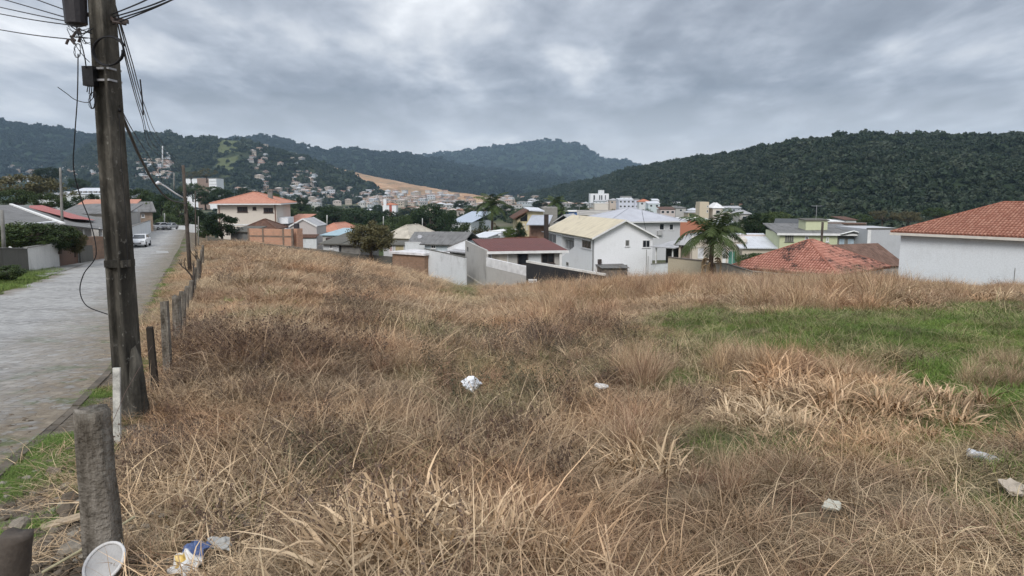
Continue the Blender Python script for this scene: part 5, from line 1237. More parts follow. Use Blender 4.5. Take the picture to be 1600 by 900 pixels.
_lm_ = [(60, 'beyond the brown crowned trees'), (125, 'above the salmon roof'), (165, 'just before the power pole'), (228, 'right behind the thick cable'), (248, 'left of the white mast'), (265, 'by the white mast'), (365, 'over the long white building'), (400, 'over the two storey roof'), (430, 'past the two storey roof'), (470, 'above the white gable house'), (500, 'above the tiled porch house'), (530, 'above the bright orange cottage'), (560, 'above the turquoise shed'), (598, 'above the olive brown tree'), (622, 'by the white church tower'), (645, 'above the pale hipped roof'), (672, 'above the very large tree'), (700, 'right of the very large tree'),
    (738, 'above the blue grey warehouse'), (768, 'left of the tall dark palm'), (800, 'right of the tall dark palm'), (828, 'above the yellow house'), (860, 'above the brown chimney'), (885, 'by the small dark palm'), (908, 'above the blue shop'), (930, 'left of the ribbed tank'), (955, 'under the white tower'), (992, 'by the lavender block'), (1030, 'above the silver roof ridge'), (1062, 'above the silver roof eave'), (1092, 'left of the beige tower'), (1120, 'by the beige tower'), (1700, 'right of the palm crown')]
def lm(px): return next(t for x, t in _lm_ if px < x)
def kx_name(k):
    return ('white', 'beige', 'pink', 'grey', 'brick', 'blue')[k % 6], ('orange', 'pale grey', 'white', 'dark grey', 'brown', 'pinkish')[(k*5+k//6) % 6]
def cluster(n, x0, x1, y0, y1, where, label, group, cat='house', sc=1.0, shape=None, tries=25):
    got = []; k = 0
    rr_ = random.Random(int(x0*7+y0))
    while len(got) < n and k < n*tries:
        k += 1; px = rr_.uniform(x0, x1); py = rr_.uniform(y0, y1)
        if shape and not shape(px, py): continue
        p = ghit(px, py, H=H)
        if p.y > 3500: continue
        if any((p.x-g.x)**2+(p.y-g.y)**2 < (11*sc)**2 for g in got): continue
        got.append(p); ki = rr_.randrange(18); o = bpy.data.objects.new('small_house', tm[ki]); cw = kx_name(ki); COL.objects.link(o)
        o.location = (p.x, p.y, float(H(p.x, p.y))+(.3 if p.y < 700 else 2.5)); o.rotation_euler = (0, 0, rr_.uniform(-.6, .6)); s_ = sc*rr_.uniform(.8, 1.2); o.scale = (s_, s_, s_)
        tag(o, 'small %s house, %s roof, %s, %s' % (cw[0], cw[1], where, lm(px)), cat, group)
    print('CLUSTER', label, len(got))
# the rest of the far town, past the three hundred houses that are things of their own
def farstuff():
    P = []; rr_ = random.Random(5)
    for n, x0, x1, y0, y1 in ((25, 212, 262, 250, 284), (120, 365, 700, 301, 325), (8, 386, 420, 240, 292), (14, 450, 490, 275, 300), (50, 690, 860, 308, 330), (20, 95, 165, 262, 284), (12, 5, 60, 262, 284), (60, 560, 720, 305, 335)):
        for _ in range(n):
            p = ghit(rr_.uniform(x0, x1), rr_.uniform(y0, y1), H=H)
            if p.y < 2600: P.append((p.x, p.y, float(H(p.x, p.y))+(2.5 if p.y > 700 else .3)))
    n = len(P); s_ = rnd(n, .75, 1.1)
    scatter('distant_rooftops', P, np.stack([0*s_, 0*s_, rnd(n, -.6, .6)], -1), np.stack([s_]*3, -1), rs.randint(0, 18, n), tm, 'mass of small roofs filling the far valley town')
farstuff()
cluster(22, 95, 160, 262, 280, 'left settlement', 'one of the tiny pale houses in the settlement just left of the power pole', 'settlement left of the power pole')
cluster(8, 5, 60, 262, 284, 'on the flat', 'one of the tiny pale houses on the flat beyond the far left trees', 'houses beyond the far left trees')
cluster(55, 212, 262, 244, 284, 'stacked settlement', 'one of the crowded houses stacked on the slope right of the power pole', 'hillside settlement right of the power pole', sc=.95, shape=lambda x, y: x > 262-(y-240)*1.6)
cluster(16, 386, 418, 232, 292, 'cleared spur', 'one of the scattered houses climbing the cleared spur', 'houses climbing the cleared spur', sc=1.0)
cluster(7, 425, 475, 238, 262, 'spur crest', 'one of the few houses on the crest of the wooded spur', 'houses on the spur crest')
cluster(26, 454, 486, 272, 300, 'spur gully', 'one of the clustered pale houses in the gully of the wooded spur', 'houses in the spur gully')
cluster(44, 365, 545, 297, 318, 'spur foot', 'one of the low houses along the foot of the wooded spur', 'town along the foot of the spur')
cluster(64, 540, 700, 301, 334, 'valley town', 'one of the houses of the valley town below the ochre slope', 'town below the ochre slope', shape=lambda x, y: y > 296+(x-540)*.06 and y < 318+(x-540)*.12)
cluster(22, 690, 850, 312, 338, 'valley floor', 'one of the low houses in the valley behind the tall palm', 'houses behind the tall palm')
cluster(12, 880, 965, 322, 334, 'tower district', 'one of the small houses around the white tower block', 'houses around the white tower')
cluster(14, 1030, 1150, 326, 342, 'forest foot', 'one of the small houses at the forest foot behind the silver roof', 'houses at the forest foot')
# ------------------------------------------------------------------ trees
def treekind(seed, style):
    """unit tree 1 m tall: trunk with limbs, crown of leaf clumps spread through its volume"""
    q = np.random.RandomState(seed); tb_ = MB(); cx = 0
    flat = {'round': (.44, .36, .60), 'wide': (.62, .26, .66), 'olive': (.48, .40, .56), 'cone': (.30, .52, .48), 'bush': (.50, .42, .50), 'sparse': (.55, .34, .62)}[style]
    rx, rz_, zc = flat
    tb_.tube([(0, 0, -.08), (.01, 0, .12), (.0, .02, .3), (.02, .01, zc)], [.045, .032, .026, .012], 7)
    nC = {'round': 42, 'wide': 44, 'olive': 90, 'cone': 50, 'bush': 70, 'sparse': 30}[style]; V = []; Fq = []; T = []
    for k in range(nC):
        d = q.normal(size=3); d /= np.linalg.norm(d); r = q.uniform(.35, 1)**.45
        c = np.array([d[0]*rx*r, d[1]*rx*r, zc+d[2]*rz_*r])
        if style == 'cone': c[:2] *= np.clip(1.25-(c[2]-.1)*1.15, .08, 1.2)
        if style in ('wide', 'sparse'): c[2] = max(c[2], zc-.14)
        c[2] = max(c[2], .06)
        if k % 3 == 0: tb_.tube([(0, 0, .25+.2*q.uniform()), tuple(c*.55+np.array([0, 0, .12])), tuple(c)], [.016, .009, .004], 4)
        cr = q.uniform(.09, .17)*(.8 if style == 'sparse' else 1); n = int(q.uniform(80, 140)*(.55 if style == 'sparse' else 1)); tone = q.uniform(0, .55)
        dd = q.normal(size=(n, 3)); dd /= np.linalg.norm(dd, axis=1)[:, None]; P = c+dd*cr*q.uniform(.35, 1.05, (n, 1))*np.array([1.15, 1.15, .8])
        for p, e in zip(P, dd):
            nn = e*.6+q.normal(size=3)*.7; nn /= np.linalg.norm(nn); a = np.cross(nn, q.normal(size=3)); a /= np.linalg.norm(a); b_ = np.cross(nn, a); s_ = q.uniform(.015, .032); i = len(V)
            V += [p-a*s_, p-b_*s_*.6, p+a*s_, p+b_*s_*.6]; Fq.append((i, i+1, i+2, i+3)); T += [min(1, tone+q.uniform(0, .45))]*4
    cr_ = npmesh('crown', V, Fq, False, {'tone': T}); return tb_.mesh('trunk', True), cr_
M_bark = plain('bark', (.09, .07, .055), .95, .35, 6)
M_l = {'dark': leafmat('dark_leaves', (.010, .022, .009), (.032, .058, .018), (.028, .045, .02)), 'mid': leafmat('mid_leaves', (.020, .036, .012), (.065, .095, .028), (.05, .07, .028)),
       'olive': leafmat('olive_leaves', (.045, .045, .018), (.135, .12, .055), (.10, .09, .045)), 'light': leafmat('light_leaves', (.035, .06, .014), (.115, .15, .04), (.09, .11, .03)), 'brown': leafmat('brownish_leaves', (.05, .047, .022), (.135, .12, .060), (.10, .10, .045))}
KINDS_ = {}
def kind(style, v, c):
    k = (style, v, c)
    if k not in KINDS_:
        t_, c_ = KINDS_[(style, v)] if (style, v) in KINDS_ else treekind(1000+v*13+len(style), style)
        KINDS_[(style, v)] = (t_, c_)
        t2 = t_; c2 = c_.copy(); c2.materials.clear(); c2.materials.append(M_l[c])
        if not t2.materials: t2.materials.append(M_bark)
        KINDS_[k] = (t2, c2)
    return KINDS_[k]
def tree(px, top, base, D, wpx, style, colr, label, v=0, group=None, name='tree', cat='tree', z0=None):
    """px: column; top, base: rows of the crown top and of the foot (foot may be hidden); wpx: crown width"""
    T_ = at(px, top, D); g_ = float(H(T_.x, T_.y)) if z0 is None else z0
    B_ = at(px, base, D).z if base else g_
    B_ = max(B_, g_-.3) if base is None else B_
    h = T_.z-B_; w_ = wpx/F*D; rx = {'round': .44, 'wide': .62, 'olive': .40, 'cone': .34, 'bush': .46, 'sparse': .55}[style]
    o = empty(name, label, cat, (T_.x, T_.y, B_), random.uniform(0, 6.28), group); sx = w_/(2*(rx+.1)); o.scale = (sx, sx, h*.97)
    t_, c_ = kind(style, v, colr); a = bpy.data.objects.new('trunk', t_); COL.objects.link(a); a.parent = o
    b_ = bpy.data.objects.new('crown', c_); COL.objects.link(b_); b_.parent = o; return o
tree(579, 343, 402, 79, 68, 'olive', 'olive', 'olive brown round tree at the lower border of the lot, in front of the sheds', 0)
tree(345, 329, 372, 95, 56, 'bush', 'dark', 'dense dark green bush tree beside the street, before the two storey house', 1)
tree(318, 344, 374, 100, 24, 'bush', 'mid', 'small green bush where the mossy wall meets the street', 2)
tree(812, 344, 378, 122, 26, 'cone', 'dark', 'dark cone shaped conifer beside the yellow house', 0)
tree(795, 352, 376, 121, 22, 'bush', 'light', 'yellow green bush left of the cone shaped conifer', 0)
for i, (x, t, w_, D, v, c, l) in enumerate(((672, 315, 70, 200, 0, 'dark', 'very large dark green tree behind the grey roofed cottage'), (646, 326, 40, 205, 1, 'mid', 'mid green tree at the left shoulder of the very large dark tree'), (700, 326, 40, 190, 2, 'dark', 'dark tree at the right shoulder of the very large dark tree'),
    (632, 335, 34, 190, 2, 'mid', 'lower green tree behind the pale hipped roof'), (725, 345, 46, 160, 1, 'mid', 'dull green leafy tree between the warehouse and the tall palm'), (750, 352, 40, 140, 2, 'olive', 'olive green shrubby tree under the tall palm'), (712, 356, 34, 140, 0, 'brown', 'brownish bush tree behind the grey corrugated roof'),
    (778, 350, 26, 150, 1, 'mid', 'small tree to the right of the tall palm trunk'), (740, 330, 50, 260, 0, 'mid', 'green tree beyond the blue grey warehouse'))):
    tree(x, t, t+62, D, w_, 'round', c, l, v)
# belt of trees between the two storey house and the big dark tree
bl_ = [(437, 318, 44), (455, 322, 40), (470, 314, 36), (486, 326, 46), (503, 320, 40), (520, 318, 44), (537, 326, 44), (554, 322, 46), (571, 324, 42), (588, 328, 44), (604, 326, 36), (620, 334, 40), (446, 306, 30), (430, 300, 30), (412, 296, 26), (466, 304, 28), (660, 318, 30), (480, 330, 50), (512, 332, 50), (548, 334, 46), (580, 336, 40), (425, 326, 36), (500, 345, 40), (530, 350, 36)]
for i, (x, t, w_) in enumerate(bl_): tree(x, t, t+42, 230+((i*37) % 80), w_*1.25, 'round' if i % 3 else 'wide', ('dark', 'mid', 'dark', 'mid', 'dark')[i % 5], '%s %s belt tree, %s, %s' % (('dark', 'mid green', 'dark', 'mid green', 'dark')[i % 5], 'rounded' if i % 3 else 'spreading', lm(x), 'tall and far' if t < 310 else 'of middling height' if t < 328 else 'low and near'), i % 3, 'belt of dark trees behind the sheds')
for i, (x, t, w_) in enumerate(((455, 338, 60), (490, 344, 60), (525, 348, 60), (560, 346, 50), (600, 344, 50))): tree(x, t, t+30, 175, w_, 'bush', 'light' if i % 2 else 'mid', '%s bush below the tree belt, %s' % ('pale green' if i % 2 else 'mid green', lm(x)), i % 3, 'pale bushes below the tree belt', 'bush', 'bush')
# trees in the middle and right distance
for i, (x, t, w_, D, st_, c) in enumerate(((735, 318, 30, 400, 'wide', 'mid'), (760, 322, 30, 420, 'round', 'dark'), (790, 318, 30, 430, 'wide', 'dark'), (812, 322, 26, 420, 'round', 'mid'), (842, 312, 26, 500, 'round', 'dark'), (868, 318, 24, 330, 'round', 'dark'), (886, 322, 24, 380, 'round', 'dark'), (905, 316, 26, 600, 'round', 'dark'), (850, 322, 30, 360, 'wide', 'mid'), (912, 320, 20, 330, 'round', 'mid'),
    (980, 323, 34, 300, 'bush', 'mid'), (960, 324, 26, 300, 'bush', 'olive'), (1005, 324, 30, 310, 'bush', 'mid'), (1040, 318, 22, 500, 'round', 'dark'), (1065, 320, 24, 480, 'round', 'dark'), (700, 325, 30, 420, 'round', 'mid'), (680, 316, 26, 500, 'wide', 'mid'), (720, 312, 24, 560, 'round', 'dark'), (640, 322, 24, 520, 'round', 'dark'), (612, 316, 16, 560, 'round', 'dark'), (590, 318, 14, 560, 'bush', 'dark'))):
    tree(x, t, t+(26 if D < 450 else 16), D, w_*1.2, st_, c, 'small %s %s tree among the far houses, %s' % (c.replace('mid', 'mid green'), {'round': 'rounded', 'wide': 'spreading', 'bush': 'bushy'}[st_], lm(x)), i % 3, 'trees scattered between the far houses')
tree(1182, 331, 378, 125, 52, 'round', 'dark', 'rounded dark tree between the palm and the charcoal roof', 1)
tree(1200, 329, 372, 150, 70, 'wide', 'mid', 'broad green treetop above the charcoal roof', 0)
tree(1162, 340, 376, 150, 30, 'round', 'mid', 'narrow tree next to the grey cottage behind the palm', 2)
tree(1140, 338, 372, 118, 34, 'round', 'dark', 'dark tree glimpsed through the palm crown', 0)
tree(1178, 392, 420, 76, 56, 'bush', 'mid', 'wide green bush in front of the low hall, above the mossy tile roof', 0, name='bush', cat='bush')
tree(1205, 392, 414, 78, 30, 'bush', 'light', 'small light green shrub at the right end of the wide bush', 2, name='bush', cat='bush')
tree(1210, 328, 358, 240, 60, 'wide', 'light', 'light green spreading tree at the foot of the forest', 2)
for i, (x, t, w_) in enumerate(((1380, 326, 50), (1345, 332, 40), (1420, 328, 50), (1310, 334, 40), (1280, 336, 40), (1465, 322, 50), (1240, 334, 40))):
    tree(x, t, t+30, 250, w_, 'wide', 'brown' if i in (0, 2) else 'mid', 'pale brownish green tree at the forest foot, %s' % ('above the white tile roof house eave' if x > 1440 else 'above the grey hall' if x > 1370 else 'above the brown block building' if x > 1330 else 'above the green tank house' if x > 1270 else 'above the green house'), i % 3, 'trees along the forest foot')
# trees left of and behind the street
for i, (x, t, w_, D, st_, c, l) in enumerate(((215, 290, 60, 185, 'wide', 'mid', 'spreading green tree rising right of the power pole'), (250, 300, 56, 175, 'wide', 'dark', 'dark green tree behind the grey sheet roof cottage'), (278, 308, 50, 165, 'round', 'mid', 'green tree behind the wooden lamp pole'), (305, 322, 44, 150, 'round', 'dark', 'dark tree at the end of the street'), (262, 330, 44, 150, 'bush', 'mid', 'bushy thicket where the street ends'), (235, 318, 40, 160, 'wide', 'dark', 'dark layered tree above the street end'),
    (320, 296, 44, 300, 'round', 'dark', 'dark tree above the left edge of the two storey house roof'), (300, 284, 40, 420, 'wide', 'mid', 'tree in front of the long white building'), (345, 292, 36, 330, 'round', 'dark', 'dark tree behind the ridge of the two storey house'), (385, 290, 40, 420, 'round', 'dark', 'dark crown over the middle of the two storey house roof'),
    (30, 268, 120, 150, 'wide', 'brown', 'broad brownish crowned tree beyond the bungalows'), (-30, 276, 90, 140, 'wide', 'olive', 'olive crowned tree cut by the picture border'), (92, 284, 70, 170, 'sparse', 'brown', 'thin brownish tree in front of the white factory'), (20, 292, 70, 130, 'wide', 'mid', 'dark green tree just above the fibre cement roof'), (75, 298, 60, 130, 'wide', 'mid', 'green tree above the red painted roof'), (118, 302, 40, 150, 'round', 'dark', 'dark round tree above the salmon roof'), (145, 300, 34, 150, 'round', 'dark', 'dark tree next to the power pole, before the factory'),
    (72, 259, 44, 420, 'round', 'dark', 'solitary dark rounded grove beyond the factory'), (120, 276, 40, 420, 'wide', 'dark', 'dark trees below the left settlement'), (178, 292, 30, 250, 'round', 'mid', 'tree hidden partly by the power pole'), (230, 312, 20, 118, 'sparse', 'light', 'thin yellow green tree by the cottage gable'), (203, 337, 22, 104, 'bush', 'light', 'yellow green bush over the white street wall'))):
    tree(x, t, {30: 330}.get(x, t+ (46 if D < 200 else 30)), D, w_, st_, c, l, i % 3)
tree(322, 262, 284, 700, 40, 'sparse', 'brown', 'reddish brown bare tree over the long white building', 1)
tree(298, 266, 286, 690, 34, 'sparse', 'brown', 'smaller bare brown tree at the left end of the long white building', 2)
tree(290, 289, 312, 500, 40, 'round', 'dark', 'dark tree covering the foot of the long white building', 0)
tree(330, 290, 312, 480, 44, 'round', 'mid', 'green tree covering the right foot of the long white building', 1)
for i, (x, t, w_) in enumerate(((50, 342, 96), (18, 346, 76), (90, 347, 66), (114, 352, 40), (-20, 350, 70))):
    tree(x, t, t+(46 if i < 4 else 46), 46+i*1.2, w_, 'bush', ('mid', 'light', 'mid', 'olive', 'mid')[i], ('sprawling green shrub spilling over the white plaster street wall', 'lighter shrub above the dark block wall', 'leafy shrub by the brown sheet gate', 'small drooping shrub over the gate post', 'shrub at the picture border over the block wall')[i], i % 3, name='shrub', cat='shrub')
tree(8, 412, 440, 33, 60, 'bush', 'mid', 'low weeds mound on the grassy verge across the street', 1, name='bush', cat='bush')
# fill the valley floor with unnamed greenery that reads as one mass
n = 2600; Y = 140*(7.5**rnd(n)); u_ = rnd(n, U(-100), U(1700)); X = u_*Y; keep = (G(X, Y) > -40) & (fbm(X/70, Y/70, 21) > .42)
road_ = (X < np.interp(Y, KY, KX)+3) & (Y < 130); keep &= ~road_
for h in HILLS.values(): keep &= h.z(X, Y) < G(X, Y)
X, Y = X[keep], Y[keep]; n = len(X); s = rnd(n, 2.0, 4.6)
scatter('valley_greenery', np.stack([X, Y, G(X, Y)+s*.25], -1), np.stack([rnd(n, -.1, .1), rnd(n, -.1, .1), rnd(n, 0, 6.28)], -1), np.stack([s, s, s*rnd(n, .6, 1.0)], -1), rs.randint(0, 7, n), crowns, 'low trees and thickets over the valley floor')

# palms
M_frond = leafmat('palm_fronds', (.022, .040, .012), (.085, .115, .035)); M_frond_y = leafmat('palm_fronds_dry', (.16, .11, .06), (.30, .22, .13))
def palm(px, crown, base, D, r_px, label, nf=15, seed=0, skirt=0, lean=0.0):
    q = random.Random(seed); C = at(px, crown, D); B_ = at(px-lean, base, D); B_.z = min(B_.z, float(G(B_.x, B_.y))) if base is None else B_.z-.4
    o = empty('palm_tree', label, 'palm', tuple(B_), 0); c = C-B_; Rr = r_px/F*D
    mb = MB(); pts = [Vector((c.x*t*t, c.y*t, c.z*t)) for t in (0, .15, .35, .6, .85, 1)]; tr = Rr*.065
    mb.tube(pts, [tr*1.5, tr*1.15, tr, tr*.9, tr*.85, tr*.7], 9); mb.build('trunk', plain('palm_trunk', (.085, .06, .045), .95, .4, 8), o, smooth=True)
    for k in range(nf):
        az = 2.39996*k+q.uniform(-.2, .2); e0 = (76, 58, 42, 26, 10)[k*5//nf]+q.uniform(-7, 7); L_ = Rr*q.uniform(.95, 1.22); mb = MB(); p = Vector(c)+Vector((0, 0, 0)); e = R(e0); ns = 14; prev = []
        T = []; V = []; Fq = []
        for s_ in range(ns+1):
            prev.append(p.copy()); d = Vector((math.cos(az)*math.cos(e), math.sin(az)*math.cos(e), math.sin(e))); p = p+d*L_/ns; e -= R(q.uniform(6, 9.5))*(1.0 if e0 < 60 else .72)
        mb.tube(prev, [Rr*.018*(1-.8*i/ns) for i in range(ns+1)], 4)
        for s_ in range(2, ns*3+1):
            f_ = s_/3; i = min(int(f_), ns-1); b0 = prev[i].lerp(prev[i+1], f_-i); t_ = (prev[i+1]-prev[i]).normalized(); side = t_.cross(Vector((0, 0, 1))).normalized(); fr = f_/ns
            ll = Rr*.36*math.sin(math.pi*min(1, fr*.82+.16))**.7*q.uniform(.8, 1.15)
            for sg in (-1, 1):
                d = (side*sg*.9+t_*.55+Vector((0, 0, q.uniform(-.5, -.05)))).normalized(); m_ = b0+d*ll*.5; e_ = b0+d*ll+Vector((0, 0, -ll*.18)); w2 = t_*Rr*.014
                mb.add([b0-w2*.5, b0+w2*.5, m_+w2, e_, m_-w2], [(0, 1, 2, 4), (4, 2, 3)])
        me = mb.mesh('frond'); a = me.attributes.new('tone', 'FLOAT', 'POINT'); tv = q.uniform(0, .6); a.data.foreach_set('value', [min(1, tv+q.uniform(0, .4)) for _ in range(len(me.vertices))])
        link('frond', me, M_frond, o)
    for k in range(skirt):
        az = q.uniform(0, 6.28); z0 = c.z*q.uniform(.28, .52); x0 = c*(z0/c.z); mb = MB(); pr = []
        for s_ in range(6): a_ = s_/5; pr.append(Vector((x0.x+math.cos(az)*(tr*1.2+Rr*.16*math.sin(a_*2.4)), x0.y+math.sin(az)*(tr*1.2+Rr*.16*math.sin(a_*2.4)), z0+Rr*.10*math.sin(a_*3.0)-a_*a_*Rr*.6)))
        mb.tube(pr, [Rr*.016, Rr*.022, Rr*.02, Rr*.014, Rr*.01, .004], 4)
        for s_ in range(1, 6):
            for j in range(4):
                d = Vector((q.uniform(-.5, .5), q.uniform(-.5, .5), -1)).normalized()*Rr*.17; mb.add([pr[s_]-Vector((.02, 0, 0)), pr[s_]+Vector((.02, 0, 0)), pr[s_]+d], [(0, 1, 2)])
        me = mb.mesh('dead_frond'); a = me.attributes.new('tone', 'FLOAT', 'POINT'); a.data.foreach_set('value', [q.uniform(0, 1) for _ in range(len(me.vertices))]); link('dead_frond', me, M_frond_y, o)
    return o
palm(1114, 369, 432, 61, 60, 'tall feathery palm with dead fronds round its trunk, before the beige house', 20, 3, 12, 4)
palm(769, 322, 372, 150, 31, 'tall dark palm standing over the tiny white cottage', 16, 5, 2)
palm(868, 319, 345, 210, 20, 'small dark palm beyond the blue shop roof', 13, 8)
palm(878, 330, 345, 200, 12, 'young low palm beside the blue shop', 11, 9)

# ------------------------------------------------------------------ poles, wires
M_poleconc = None
b = NB('pole_concrete'); o_ = b.obj((1, 1, .35)); n1_ = b.noise(o_, 2.2, 7, .7, .4); n2_ = b.noise(b.obj(), 14, 5, .65); n3_ = b.noise(b.obj((1, 1, .12)), 9, 4, .6)
col = b.ramp(n1_, (.32, (.022, .021, .018)), (.48, (.062, .057, .048)), (.60, (.135, .125, .105)), (.74, (.25, .235, .205)))
col = b.mix(b.rng(n3_, .5, .68, 0, .75), col, (.018, .017, .015)); col = b.mix(b.rng(n2_, .62, .7, 0, .5), col, (.30, .29, .26)); b.bump(n2_, .6, .02); M_poleconc = b.fin(col, .93, .15)
b = NB('weathered_post'); o_ = b.obj((1, 1, .18)); n1_ = b.noise(o_, 9, 6, .7); n2_ = b.noise(b.obj((1, 1, .5)), 7, 6, .7); n3_ = b.noise(b.obj(), 30, 3)
col = b.ramp(n1_, (.3, (.035, .028, .02)), (.5, (.17, .15, .125)), (.7, (.33, .30, .26))); col = b.mix(b.rng(n2_, .52, .66, 0, .7), col, (.27, .255, .22)); col = b.mix(b.rng(n2_, .3, .42, .6, 0), col, (.03, .024, .018)); b.bump(b.math('ADD', n1_, n3_), .9, .03); M_post = b.fin(col, .95, .1)
M_wood = plain('dark_wood_pole', (.085, .070, .058), .95, .4, 5); M_cable = plain('cable_black', (.012, .012, .014), .6, .1); M_galv = plain('galvanised', (.38, .38, .39), .5, .2, 3, metal=.4); M_whitepaint = plain('white_lath', (.48, .47, .43), .9, .5, 8)
PB = ghit(204, 652); PX, PY = PB.x, PB.y; PD = PY
pole = empty('utility_pole', 'thick stained concrete utility pole leaning over the verge with boxes and tangled cables', 'pole', (PX, PY, PB.z), 0)
# a double T concrete pole: web and two flanges, tapering up to 8.5 m
zs = [0-.5, 1.0, 2.2, 4, 6, 8.6]; mb = MB()
def ring(z):
    k = 1-z*.034; a, b_, f_ = .116*k, .104*k, .038*k; lean = -.02*z*0
    return [(-a, -b_, z), (a, -b_, z), (a, -b_+f_, z), (a*.42, -b_+f_+.02, z), (a*.42, b_-f_-.02, z), (a, b_-f_, z), (a, b_, z), (-a, b_, z), (-a, b_-f_, z), (-a*.42, b_-f_-.02, z), (-a*.42, -b_+f_+.02, z), (-a, -b_+f_, z)]
vs = []
for z in zs: vs += ring(z)
fs = [(i*12+k, i*12+(k+1) % 12, (i+1)*12+(k+1) % 12, (i+1)*12+k) for i in range(len(zs)-1) for k in range(12)]+[tuple(range((len(zs)-1)*12, len(zs)*12))]
mb.add(vs, fs); sh = mb.build('shaft', M_poleconc, pole); sh.rotation_euler = (0, 0, R(74)); bv = sh.modifiers.new('edge', 'BEVEL'); bv.width = .012; bv.segments = 2
def L(px, py, D=None): return at(px, py, D or PD)-Vector(pole.location)
rub = MB(); q = random.Random(3)    # crumbling stub cast round its foot
vs = []; 
for i, z in enumerate((-.3, .15, .42, .66, .80)):
    for k in range(9): a = 6.283*k/9; r = (.150, .138, .115, .085, .045)[i]*q.uniform(.85, 1.15); vs.append((0.075+math.cos(a)*r, -.02+math.sin(a)*r*.9, z+q.uniform(-.03, .03)))
rub.add(vs, [(i*9+k, i*9+(k+1) % 9, (i+1)*9+(k+1) % 9, (i+1)*9+k) for i in range(4) for k in range(9)]+[tuple(range(36, 45))]); rub.build('foot_stub', M_poleconc, pole)
for py in (109, 127):
    mb = MB(); z = L(160, py).z; 
    kk_ = 1-z*.034; mb.box(-.110*kk_, .110*kk_, -.122*kk_, .122*kk_, z-.010, z+.010); s_ = mb.build('steel_band', M_galv, pole); s_.rotation_euler = (0, 0, R(-6))
mb = MB(); z = L(160, 408).z; mb.box(-.107, .105, -.110, .108, z-.06, z+.015); cl_ = mb.build('collar', M_poleconc, pole); cl_.rotation_euler = (0, 0, R(-6))
a = L(118, 18, PD-.1); mb = MB(); mb.tube([a+Vector((0, 0, -.145)), a+Vector((0, 0, -.12)), a+Vector((0, 0, .16)), a+Vector((0, 0, .20))], [.05, .105, .115, .07], 14); mb.build('splice_can', plain('can_dark', (.035, .032, .035), .45, .3), pole, smooth=False)
a = L(141, 119, PD-.12); mb = MB(); mb.box(a.x-.055, a.x+.055, a.y-.05, a.y+.05, a.z-.10, a.z+.095); j_ = mb.build('junction_box', plain('box_black', (.012, .012, .013), .5, .2), pole)
mb = MB()
for k in range(4): mb.tube([a+Vector((.02*k-.03, 0, -.1)), a+Vector((.02*k-.04, -.01, -.16-.02*k))], .006, 4)
mb.box(a.x-.058, a.x-.05, a.y-.03, a.y+.03, a.z-.05, a.z+.05); mb.build('glands', M_cable, j_)
mb = MB(); a, b_ = L(132, 22), L(200, 34); mb.obox((a+b_)/2, (b_-a)/2, Vector((0, .02, 0)), Vector((0, 0, .02))); mb.build('bracket', M_darktrim, pole)
mb = MB(); a, b_ = L(176, 34, PD-.2), L(197, 38, PD-.2); mb.tube([a, b_], .014, 5); mb.build('bracket_pin', M_darktrim, pole)
def coil(cx, cy, r, n, name, rad=.007, D=None, squash=1.25, m=None):
    mb = MB(); q = random.Random(int(cx*3+cy)); pts = []
    for k in range(n*22):
        a = k/22*6.283; rr_ = r*(1+.08*math.sin(k*.31)); p = L(cx+rr_*math.cos(a)+q.uniform(-.6, .6), cy+rr_*squash*math.sin(a), (D or PD-.22)); p.y += .012*(k/22); pts.append(p)
    mb.tube(pts, rad, 5); return mb.build(name, m or M_cable, pole, smooth=True)
coil(167, 78, 24, 3, 'cable_loop', .008, squash=.95); coil(143, 156, 5, 3, 'cable_loop', .003, squash=2.6); coil(120, 78, 5, 2, 'cable_loop', .003, squash=2.2)
q = random.Random(11)
for k in range(16):                       # the tangle of drop wires between can, box and bracket
    x0, y0 = q.uniform(104, 126), q.uniform(34, 58); x1, y1 = q.uniform(134, 148), q.uniform(40, 108); xm, ym = (x0+x1)/2+q.uniform(-12, 6), (y0+y1)/2+q.uniform(-6, 16)
    P = [L((1-t)**2*x0+2*t*(1-t)*xm+t*t*x1, (1-t)**2*y0+2*t*(1-t)*ym+t*t*y1, PD-.15-.1*math.sin(t*3)) for t in [i/8 for i in range(9)]]
    mb = MB(); mb.tube(P, q.choice([.003, .004, .006]), 4); mb.build('drop_wire', M_cable, pole)
for k in range(7):
    a = L(q.uniform(106, 128), q.uniform(40, 62), PD-.18); mb = MB(); mb.tube([a, a+Vector((q.uniform(-.05, .05), 0, -.05))], .013, 6); mb.build('wire_clamp', M_darktrim, pole)
def wire(name, label, pts, r=.006, sag=0.0, group=None, m=None, D=None):
    P = [at(a, b_, d) for a, b_, d in pts]; Q = []
    for i in range(len(P)-1):                # Catmull-Rom through the measured points
        p0, p1, p2, p3 = P[max(i-1, 0)], P[i], P[i+1], P[min(i+2, len(P)-1)]; n = 10
        for k in range(n): t = k/n; Q.append(.5*((2*p1)+(p2-p0)*t+(2*p0-5*p1+4*p2-p3)*t*t+(3*p1-p0-3*p2+p3)*t**3)+Vector((0, 0, -sag*4*((i+t)/(len(P)-1))*(1-(i+t)/(len(P)-1)))))
    Q.append(P[-1]); O = P[0]; mb = MB(); rr_ = r if not isinstance(r, tuple) else [r[0]+(r[1]-r[0])*k/(len(Q)-1) for k in range(len(Q))]
    mb.tube([p-O for p in Q], rr_, 5); o = mb.build(name, m or M_cable, None, tuple(O), True); return tag(o, label, 'cable', group)
POLE2 = ghit(297, 428)
D2 = POLE2.y
